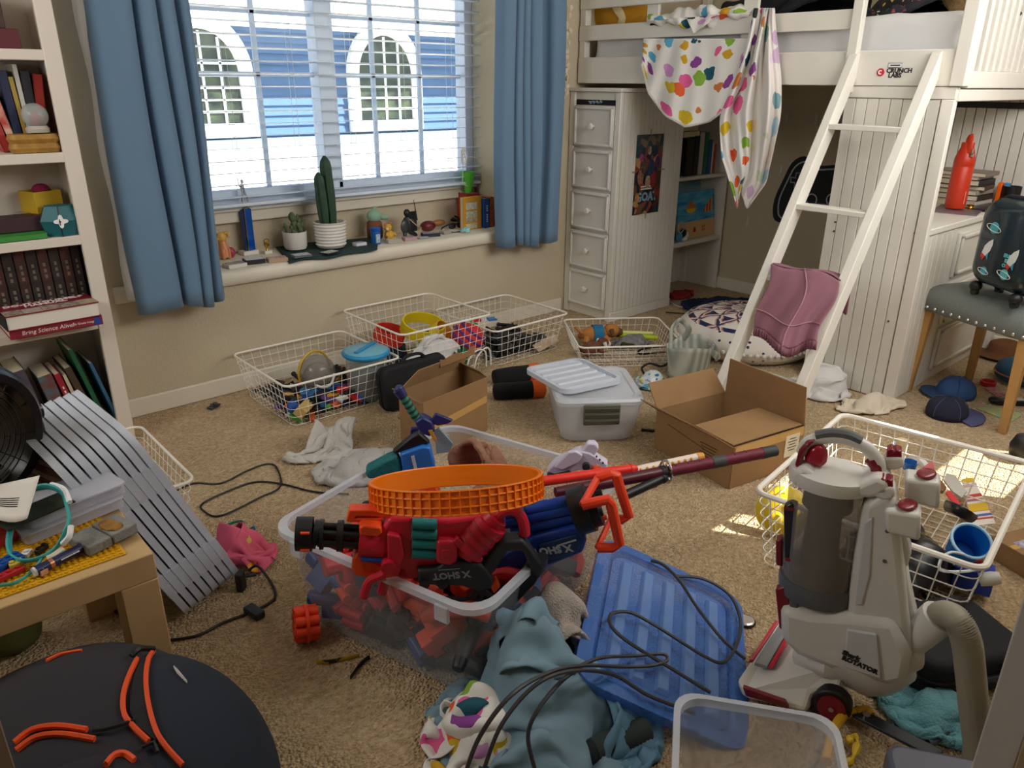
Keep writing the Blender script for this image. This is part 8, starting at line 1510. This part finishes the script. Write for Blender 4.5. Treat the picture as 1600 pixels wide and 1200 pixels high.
# basket A: building toys
r = random.Random(31)
TOYC = ['#16171b', '#1d1f26', '#c8262e', '#1c4f9c', '#d9d9d6', '#6a3c86', '#4f9a3c', '#d8a01c', '#30343c', '#26282e', '#e0612a', '#3d7fb8', '#15161a', '#2a2d35']
TN = {'#16171b': 'black', '#1d1f26': 'black', '#c8262e': 'red', '#1c4f9c': 'blue', '#d9d9d6': 'white', '#6a3c86': 'purple', '#4f9a3c': 'green', '#d8a01c': 'yellow', '#30343c': 'dark grey', '#26282e': 'dark grey', '#e0612a': 'orange', '#3d7fb8': 'light blue', '#15161a': 'black', '#2a2d35': 'dark grey'}
tp = {}
def toyp(kind, col):
 if (kind, col) in tp: o = tp[(kind, col)].copy(); COL.objects.link(o); return o
 g = G()
 if kind == 0:
  g.bx(-.03, .03, -.016, .016, -.008, .008)
  for i in range(4):
   for j in range(2): g.cyl((-.0225+.015*i, -.008+.016*j, .008), (-.0225+.015*i, -.008+.016*j, .012), .005, n=6)
 elif kind == 1: g.bx(-.05, .05, -.008, .008, -.006, .006); g.cyl((-.04, 0, -.008), (-.04, 0, .008), .01, n=8); g.cyl((.04, 0, -.008), (.04, 0, .008), .01, n=8)
 elif kind == 2: g.cyl((0, 0, -.012), (0, 0, .012), .024, n=14); g.cyl((0, 0, -.014), (0, 0, .014), .012, n=10)
 else: g.prism([(-.03, -.02), (.03, -.02), (.012, .0), (.03, .02), (-.03, .02), (-.015, 0)], -.006, .006)
 o = g.build('building_toy', mat('toyp'+col, col, .4)); o.data.transform(Matrix.Translation(o.location)); o.location = (0, 0, 0); tp[(kind, col)] = o; return o
KT = ['brick', 'beam', 'wheel', 'plate']
def fill(n, x0, x1, y0, y1, zmax, cols, where, grp, seed):
 r = random.Random(seed); SP = scatter(n, (x0, y0, .03), (x1, y1, .03+zmax), .042, seed)
 for i in range(n):
  kd = r.choice((0, 0, 1, 2, 3)); col = r.choice(cols); o = toyp(kd, col)
  o.matrix_world = Matrix.Translation(SP[i]) @ Matrix.Rotation(r.uniform(0, 6.3), 4, 'Z') @ Matrix.Rotation(r.uniform(-.6, .6), 4, 'X') @ Matrix.Rotation(r.uniform(-.6, .6), 4, 'Y')
  tag(o, '%s building toy %s %s' % (TN.get(col, 'coloured'), KT[kd], where), 'toy part', '%s %s %ss' % (grp, TN.get(col, 'coloured'), KT[kd]))
fill(120, 1.30, 1.74, 2.86, 3.12, .055, TOYC, 'in the leftmost wire basket', 'left basket', 32)
fill(34, 1.32, 1.74, 3.1, 3.27, .03, TOYC[:2]+TOYC[8:10], 'at the back of the leftmost wire basket', 'left basket back', 33)
q = F(478, 640, .03); wbk = T('wooden_block', 'pale wooden block wedged in the front corner of the leftmost basket', 'block', m=Matrix.Translation((1.335, 2.855, .06)) @ Matrix.Rotation(.7, 4, 'Z') @ Matrix.Rotation(.7, 4, 'X')); G().box((0, 0, 0), (.09, .045, .05)).build('block', mat('block_wood', '#c9a867', .6), wbk, bevel=.003)
tp_ = F(468, 580, .12); bg = T('toy_bag', 'clear drawstring globe of toys with yellow rim in the leftmost basket', 'toy bag', (1.50, 3.03, .05)); G().ell((0, 0, .085), (.085, .08, .085), 20).build('globe', mat('bag_clear', '#9a958c', .12, clear=.55), bg); G().ell((0, 0, .075), (.065, .06, .06), 14).build('contents', mat('bag_inside', '#6e655c', .7, noise=(30, .6), col2='#a79c92'), bg); G().tube([(.0+.088*math.cos(a)*.98, .03+.02*math.cos(a), .09+.09*math.sin(a)) for a in [2*pi*i/30 for i in range(30)]], .006, 6, True).build('yellow_rim', mat('rim_yellow', '#c9a022', .4), bg); G().tube(spline([(-.05, -.075, .06), (-.02, -.085, .045), (.02, -.085, .05), (.05, -.07, .09)], 5), .006, 6).build('zip_lip', mat('bag_pale', '#d9d6d4', .3), bg)
jr = T('toy_jar', 'clear jar of dark toys with bright blue zip lid between the baskets', 'toy jar', (1.69, 2.91, .012)); G().lathe([(.085, 0), (.095, .02), (.095, .19), (.09, .2)], 26).build('jar', mat('jar_clear', '#cfd6d8', .1, clear=.7), jr); G().lathe([(.07, .005), (.08, .02), (.08, .14), (.02, .16)], 18).build('contents', mat('jar_inside', '#2a2f2e', .6, noise=(50, .5), col2='#4a5048'), jr); G().lathe([(.098, .198), (.102, .205), (.1, .225), (.085, .232), (.001, .233)], 28).build('lid', mat('jar_lid_clear', '#7fc4dc', .15, clear=.2), jr); G().tube([(.1*math.cos(a), .1*math.sin(a), .213) for a in [2*pi*i/30 for i in range(30)]], .011, 8, True).build('lid_rim', mat('jar_blue', '#1c8fc4', .4), jr); G().box((0, 0, .236), (.17, .02, .006), r=rotz(.5)).build('lid_strap', mat('jar_blue', '#1c8fc4', .4), jr)
# basket B: bright toys
def strapring(lab, c, rad, wid, m, rzx=(0, 0)):
 M = Matrix.Translation(c) @ Matrix.Rotation(rzx[0], 4, 'X') @ Matrix.Rotation(rzx[1], 4, 'Y'); g = G(); g.ring([[tuple(M @ V3(q*math.cos(2*pi*j/28), q*math.sin(2*pi*j/28)*.8, z_)) for j in range(28)] for q, z_ in ((rad, -wid/2), (rad, wid/2), (rad*.93, wid/2), (rad*.93, -wid/2))], loop=True); return tag(g.build('toy_hoop', m, smooth=.7), lab, 'toy')
strapring('red plastic hoop at the left of the tall basket', (1.95, 3.12, .2), .085, .07, mat('hoop_red', '#c8321e', .45), (.3, .2)); strapring('yellow plastic hoop on top in the tall basket', (2.12, 3.07, .22), .12, .06, mat('hoop_yellow', '#dcc41c', .45), (.35, .1)); strapring('orange and yellow hoop behind the white paper in the tall basket', (2.17, 2.98, .2), .075, .05, mat('hoop_orange', '#e0882a', .45, noise=(14, .2), col2='#d9c02c'), (.9, .5))
g = G(); rr2 = random.Random(5); q = (2.29, 2.92, .16); o = T('toy_ball', 'red and purple striped soft ball in the tall basket', 'ball', (q[0], q[1], .08)); G().ell((0, 0, .08), (.085, .085, .08), 20).build('ball', mat('ball_red2', '#c92a30', .7), o)
for k in range(4): M = Matrix.Translation((0, 0, .08)) @ Matrix.Rotation(.6, 4, 'Y') @ Matrix.Rotation(.3, 4, 'X'); zz = -.05+.033*k; rq = math.sqrt(.086**2-zz**2); G().tube([M @ V3(rq*math.cos(a), rq*math.sin(a), zz) for a in [2*pi*i/24 for i in range(24)]], .006, 6, True).build('stripe', mat('stripe_purple', '#4a2f86', .7), o)
crumple('paper_wad', mat('paper_crumple', '#d5d3d2', .8), 'crumpled white and grey paper in the front of the tall basket', 'paper', (2.06, 2.9, .1), .52, .36, .1, (.62, .5), 91, 26, lumps=((2.06, 2.9, .1, .12, .06, .13),), z0=.12, amp=.05, floor=.1, thick=.002, bend=.5)
for k, (x, y, z_, rx, col, lab) in enumerate(((2.2, 2.9, .13, .09, '#1f5c3c', 'dark green cloth in the front of the tall basket'), (1.95, 2.93, .15, .09, '#8d8f93', 'grey cloth in the left front of the tall basket'), (2.0, 3.2, .13, .1, '#27324a', 'navy cloth at the back of the tall basket'), (2.24, 3.15, .14, .09, '#3c4a2c', 'olive cloth at the back right of the tall basket'))):
 crumple('cloth', mat('cl'+col, col, .9), lab, 'cloth', (x, y, .02), .36, .3, k*.7, (.5, .5), 95+k, 22, lumps=((x, y, .02, rx, .07, z_),), z0=.1, amp=.04, floor=.012)
for k in range(2): cord('rope_loop', [V3(2.18+.05*k, 2.80, .02), V3(2.2+.05*k, 2.795, .1), V3(2.25+.05*k, 2.79, .14), V3(2.3+.03*k, 2.79, .12), V3(2.31+.03*k, 2.795, .04)], .0045, mat('handle_white', '#e6e2d6', .6), ['white rope handle looping before the tall basket, left one', 'white rope handle looping before the tall basket, right one'][k], 'handle')
# basket C: dark track pieces
fill(95, 2.44, 2.84, 2.87, 3.25, .10, ['#1c1e20', '#26282b', '#303336', '#1a1c1e'], 'in the wire basket beside the chest', 'right basket', 44)
TN.update({'#1c1e20': 'black', '#26282b': 'dark grey', '#303336': 'slate', '#1a1c1e': 'black'})
for o in bpy.data.objects:
 if o.get('label', '').startswith('coloured building toy'): o['label'] = o['label'].replace('coloured', 'charcoal'); o['group'] = o['group'].replace('coloured', 'charcoal')
sheetq('postcard', 'printed postcard leaning in the front of the basket beside the chest', 'postcard', [(832, 540, .06), (866, 522, .09), (872, 534, .05), (842, 550, .02)], .0, mat('postcard', '#c8bda8', .6, noise=(30, .6), col2='#9a6a40'), .003)
r = random.Random(46)
for k in range(7): o = toyp(r.choice((0, 3)), ['#e0612a', '#d9d9d6', '#4f9a3c', '#d9d9d6', '#c8262e', '#d9d9d6', '#3d7fb8'][k]); o.matrix_world = Matrix.Translation((2.43+.06*k*.6, 3.2+r.uniform(-.06, .05), .14)) @ Matrix.Rotation(r.uniform(0, 6), 4, 'Z'); tag(o, '%s building toy lying on the dark pieces, number %s from the left' % (['orange', 'white', 'green', 'white', 'red', 'white', 'light blue'][k], ['one', 'two', 'three', 'four', 'five', 'six', 'seven'][k]), 'toy part')
# basket D: plush dogs, tubes, bag
def plush(lab, c, rz, col, vest, s=1., spots=None):
 o = T('plush_dog', lab, 'plush', c, rz); m = mat('pl'+col, col, 1, bump=(150, .4));
 G().ell((0, 0, .04*s), (.07*s, .04*s, .04*s), 14).build('body', m, o, smooth=2); G().ell((.085*s, 0, .055*s), (.04*s, .034*s, .034*s), 12).build('head', m, o, smooth=2); G().ell((.122*s, 0, .045*s), (.022*s, .022*s, .02*s), 10).build('muzzle', spots or m, o, smooth=2)
 for sy in (-1, 1):
  G().tube([(.075*s, sy*.03*s, .07*s), (.08*s, sy*.05*s, .04*s)], [.012*s, .009*s], 8).build('ear', spots or m, o)
  for sx in (-1, 1): G().tube([(sx*.045*s, sy*.03*s, .03*s), (sx*.06*s, sy*.055*s, .014*s)], [.017*s, .014*s], 8).build('leg', m, o)
 G().tube([(-.065*s, 0, .05*s), (-.1*s, 0, .08*s)], [.01*s, .006*s], 8).build('tail', m, o)
 if vest: G().tube([(-.01*s, 0, .041*s), (.04*s, 0, .043*s)], [.046*s, .043*s], 14).build('vest', vest, o)
q = F(935, 540, .02); plush('tan plush dog with a blue vest in the shallow basket', (q.x+.03, q.y+.06, .02), -.55, '#b87a3c', mat('vest_blue', '#1f6f9c', .8), 1.15, mat('muzzle_brown', '#6a4326', 1)); q = F(925, 552, .02); plush('brown and white plush dog in the shallow basket', (q.x-.01, q.y+.0, .018), -.2, '#6a4430', None, .9, mat('muzzle_white', '#d9d0c6', 1))
a, b = F(962, 523, .05), F(1028, 528, .05); stick('glow_tube', 'lime yellow tube lying in the shallow basket', 'tube', [('tube', a, b, .013, .013, mat('lime_tube', '#b4c820', .4))]); a, b = F(965, 519, .06), F(1020, 521, .06); stick('glow_tube', 'pale lime tube behind the lime yellow one in the shallow basket', 'tube', [('tube', a, b, .011, .011, mat('pale_lime', '#d8dc8a', .4))])
q = F(990, 540, .02); crumple('plastic_bag', mat('bag_silver', '#a9a9a8', .15, clear=.25, noise=(40, .5), col2='#6d6a68'), 'clear plastic bag of small grey things in the shallow basket', 'plastic bag', (q.x, q.y+.02, .02), .36, .24, -.6, (.62, .55), 97, 28, lumps=((q.x, q.y+.02, .02, .11, .06, .05),), z0=.07, amp=.04, floor=.014, thick=.003)
# tote bag, cords and printed pouch before the cushion
TOT = mat('tote_stripe', '#b9bdb2', .9); n = TOT.node_tree.nodes; wv_ = n.new('ShaderNodeTexWave'); wv_.inputs['Scale'].default_value = 9; tcx = n.new('ShaderNodeTexCoord'); TOT.node_tree.links.new(tcx.outputs['Object'], wv_.inputs[0]); rp = n.new('ShaderNodeValToRGB'); rp.color_ramp.elements[0].color = lin('#c9ccbf'); rp.color_ramp.elements[1].color = lin('#99a095'); TOT.node_tree.links.new(wv_.outputs['Fac'], rp.inputs[0]); TOT.node_tree.links.new(rp.outputs[0], n['Principled BSDF'].inputs['Base Color'])
q = F(1088, 605); to = T('tote_bag', 'striped grey green canvas tote standing open before the floor cushion', 'tote bag', (q.x+.1, q.y+.12, .001))
def totf(u, v): a = 2*pi*u; rr_ = 1+.07*math.sin(3*a+1)+.04*math.sin(7*a)*v; return (.125*rr_*math.cos(a)*(.85+.2*v), .10*rr_*math.sin(a)*(.85+.2*v), .002+.17*v*(1+.08*math.sin(2*a)))
g = G(); g.grid(totf, 36, 8, cu=True, uv=False); g.build('body', TOT, to, solid=.004, smooth=3.2); g = G(); g.lathe([(.001, .002), (.11, .003)], 20, cap=False); g.build('base', TOT, to)
G().tube(spline([(-.03, .1, .16), (-.03, .105, .23), (.01, .09, .27), (.05, .06, .22), (.05, .09, .16)], 6), .016, 6, flat=((1, 0, 0), .25)).build('strap', TOT, to); G().tube(spline([(-.0, -.1, .16), (.03, -.12, .14), (.08, -.11, .1), (.12, -.06, .13), (.10, -.03, .17)], 6), .016, 6, flat=((0, 0, 1), .25)).build('strap', TOT, to)
q = F(1025, 610); crumple('pouch', cellmat('pouch_print', '#c9d3d6', ['#d8c21e', '#2f5f9c', '#5fa0b8', '#e6e6e0', '#8fae3c'], 26, .45, coord='Object', warp=.03, keep=.95), 'pouch with yellow and blue print beside the cardboard box', 'pouch', (q.x+.05, q.y+.06, 0), .32, .26, .4, (.6, .6), 98, 24, lumps=((q.x+.05, q.y+.06, 0, .08, .06, .07),), z0=.08, amp=.04)
cord('tangled_cable', [F(1007, 585, .04), F(1003, 575, .05), F(1015, 568, .06), F(1035, 572, .05), F(1050, 560, .06), F(1040, 550, .05), F(1000, 553, .03), F(1005, 545, .05), F(1050, 540, .08), F(1080, 537, .12)], .006, BLACK, 'black cord tangled beside the tote bag')
tag(G().ell(tuple(F(1055, 548, .12)+V3(0, 0, 0)), (.018, .018, .014), 8).build('cord_stop', mat('stop_green', '#4f7f72', .6)), 'small green toggle on the cord before the tote bag', 'toggle')
cord('usb_plug', [F(1002, 671, .006), F(1012, 672, .006), F(1025, 673, .006)], .006, BLACK, 'short black cable end between clear bin and cardboard box'); cord('dark_stick', [F(1040, 488, .006), F(1055, 489, .006), F(1070, 490, .006)], .005, mat('stick_brown', '#4a3524', .7), 'thin dark stick on the carpet before the chest', 'stick')
# ================= bits on the right carpet ===============================
def cap_(lab, px, py, rz, col, col2, s=1.):
 q = F(px, py); o = T('baseball_cap', lab, 'cap', (q.x, q.y, .002), rz); m = mat('cap'+col, col, .9, bump=(300, .2))
 rings = [[(.085*s*k*math.cos(a), .08*s*k*math.sin(a), z_*s) for a in [2*pi*i/24 for i in range(24)]] for k, z_ in ((1, .0), (1.02, .025), (.92, .055), (.68, .078), (.35, .088), (.05, .09))]
 g = G(); g.ring(rings); g.build('crown', m, o, smooth=2)
 def brim(u, v): a = -1.05+2.1*u; R0 = .08*s+.075*s*v*(math.cos(a*.8)); return (R0*math.cos(a), R0*math.sin(a), .008+.012*(1-(a/1.05)**2)-.006*v)
 g = G(); g.grid(brim, 18, 6, uv=False); g.build('brim', mat('cap'+col2, col2, .8), o, solid=.004, smooth=3.2)
 for k in range(5): a = k*2*pi/5; G().tube([(.087*s*q_*math.cos(a), .082*s*q_*math.sin(a), z_*s+.001) for q_, z_ in ((1.0, .01), (1.0, .03), (.92, .056), (.68, .079), (.35, .089))], .0015, 4).build('seam', mat('cap'+col2, col2, .8), o)
 G().ell((0, 0, .092*s), (.006, .006, .004), 8).build('button', m, o); return o
cap_('navy cap with grey violet brim on the carpet', 1478, 650, -.9, '#1d2036', '#4d4f78', 1.0); cap_('denim blue cap behind the navy one on the carpet', 1492, 618, 2.3, '#34558a', '#2a4672', 1.0)
q = F(1585, 560); hh_ = T('felt_hat', 'brown felt hat lying on the carpet under the stool', 'hat', (q.x, q.y+.05, .002)); BH = mat('felt_brown', '#6e4526', .9); G().lathe([(.16, .012), (.165, .016), (.1, .012), (.085, .03), (.08, .07), (.05, .085), (.001, .08)], 28).build('crown', BH, hh_, smooth=2)
q = F(1595, 598); po_ = T('round_pouf', 'round teal blue padded cushion at the right edge', 'pouf', (q.x+.02, q.y-.0, .002)); G().lathe([(.09, 0), (.125, .02), (.13, .05), (.12, .085), (.08, .105), (.001, .11)], 28).build('body', mat('pouf_blue', '#2c5470', .9), po_, smooth=2); G().tube([(.131*math.cos(a), .131*math.sin(a), .045) for a in [2*pi*i/30 for i in range(30)]], .004, 5, True).build('piping', mat('pouf_piping', '#b0603c', .8), po_)
q = F(1543, 602); rg2 = T('bottle_ring', 'red ridged ring on the carpet beside the blue pouf', 'ring', (q.x, q.y, .001)); g = G(); g.ring([[(rr_*(1+(.03 if j % 2 else 0))*math.cos(2*pi*j/28), rr_*math.sin(2*pi*j/28), z_) for j in range(28)] for rr_, z_ in ((.035, 0), (.035, .022), (.029, .022), (.029, 0))], loop=True); g.build('ring', mat('ring_red', '#b81f2c', .5), rg2)
def fcard(lab, pts, col, col2, th=.003): P = [F(*p) for p in pts]; g = G(); g.ring([[tuple(p+V3(0, 0, .002)) for p in P], [tuple(p+V3(0, 0, .002+th)) for p in P]]); tag(g.build('card', mat('fc'+col, col, .6, noise=(30, .4), col2=col2), smooth=None), lab, 'card')
fcard('small red and pink card on the carpet under the stool', [(1537, 607), (1550, 604), (1570, 618), (1558, 622)], '#8c2a3c', '#c9a0a6'); fcard('teal and yellow card on the carpet right of the caps', [(1527, 640), (1545, 634), (1598, 648), (1580, 661)], '#6fa89a', '#d3b84a')
q = F(1580, 632); ct = T('game_controller', 'black handheld gadget on the carpet under the stool', 'gadget', (q.x, q.y, .001), -.8); G().prism(rrect(.16, .05, .02, 4), 0, .025).build('body', BLACK, ct, bevel=.006); G().ell((-.075, 0, .018), (.03, .028, .018), 12).build('grip', BLACK, ct); G().box((.02, 0, .027), (.06, .03, .004)).build('screen', mat('gadget_white', '#c9c7c2', .4), ct)
q = F(1600, 700, .06); tag(G().lathe([(.03, 0), (.05, .02), (.055, .06), (.04, .1), (.001, .11)], 20, Matrix.Translation((q.x+.02, q.y, .001))).build('speaker', BLACK, smooth=2), 'black rounded speaker at the right edge on the sunlit carpet', 'speaker')
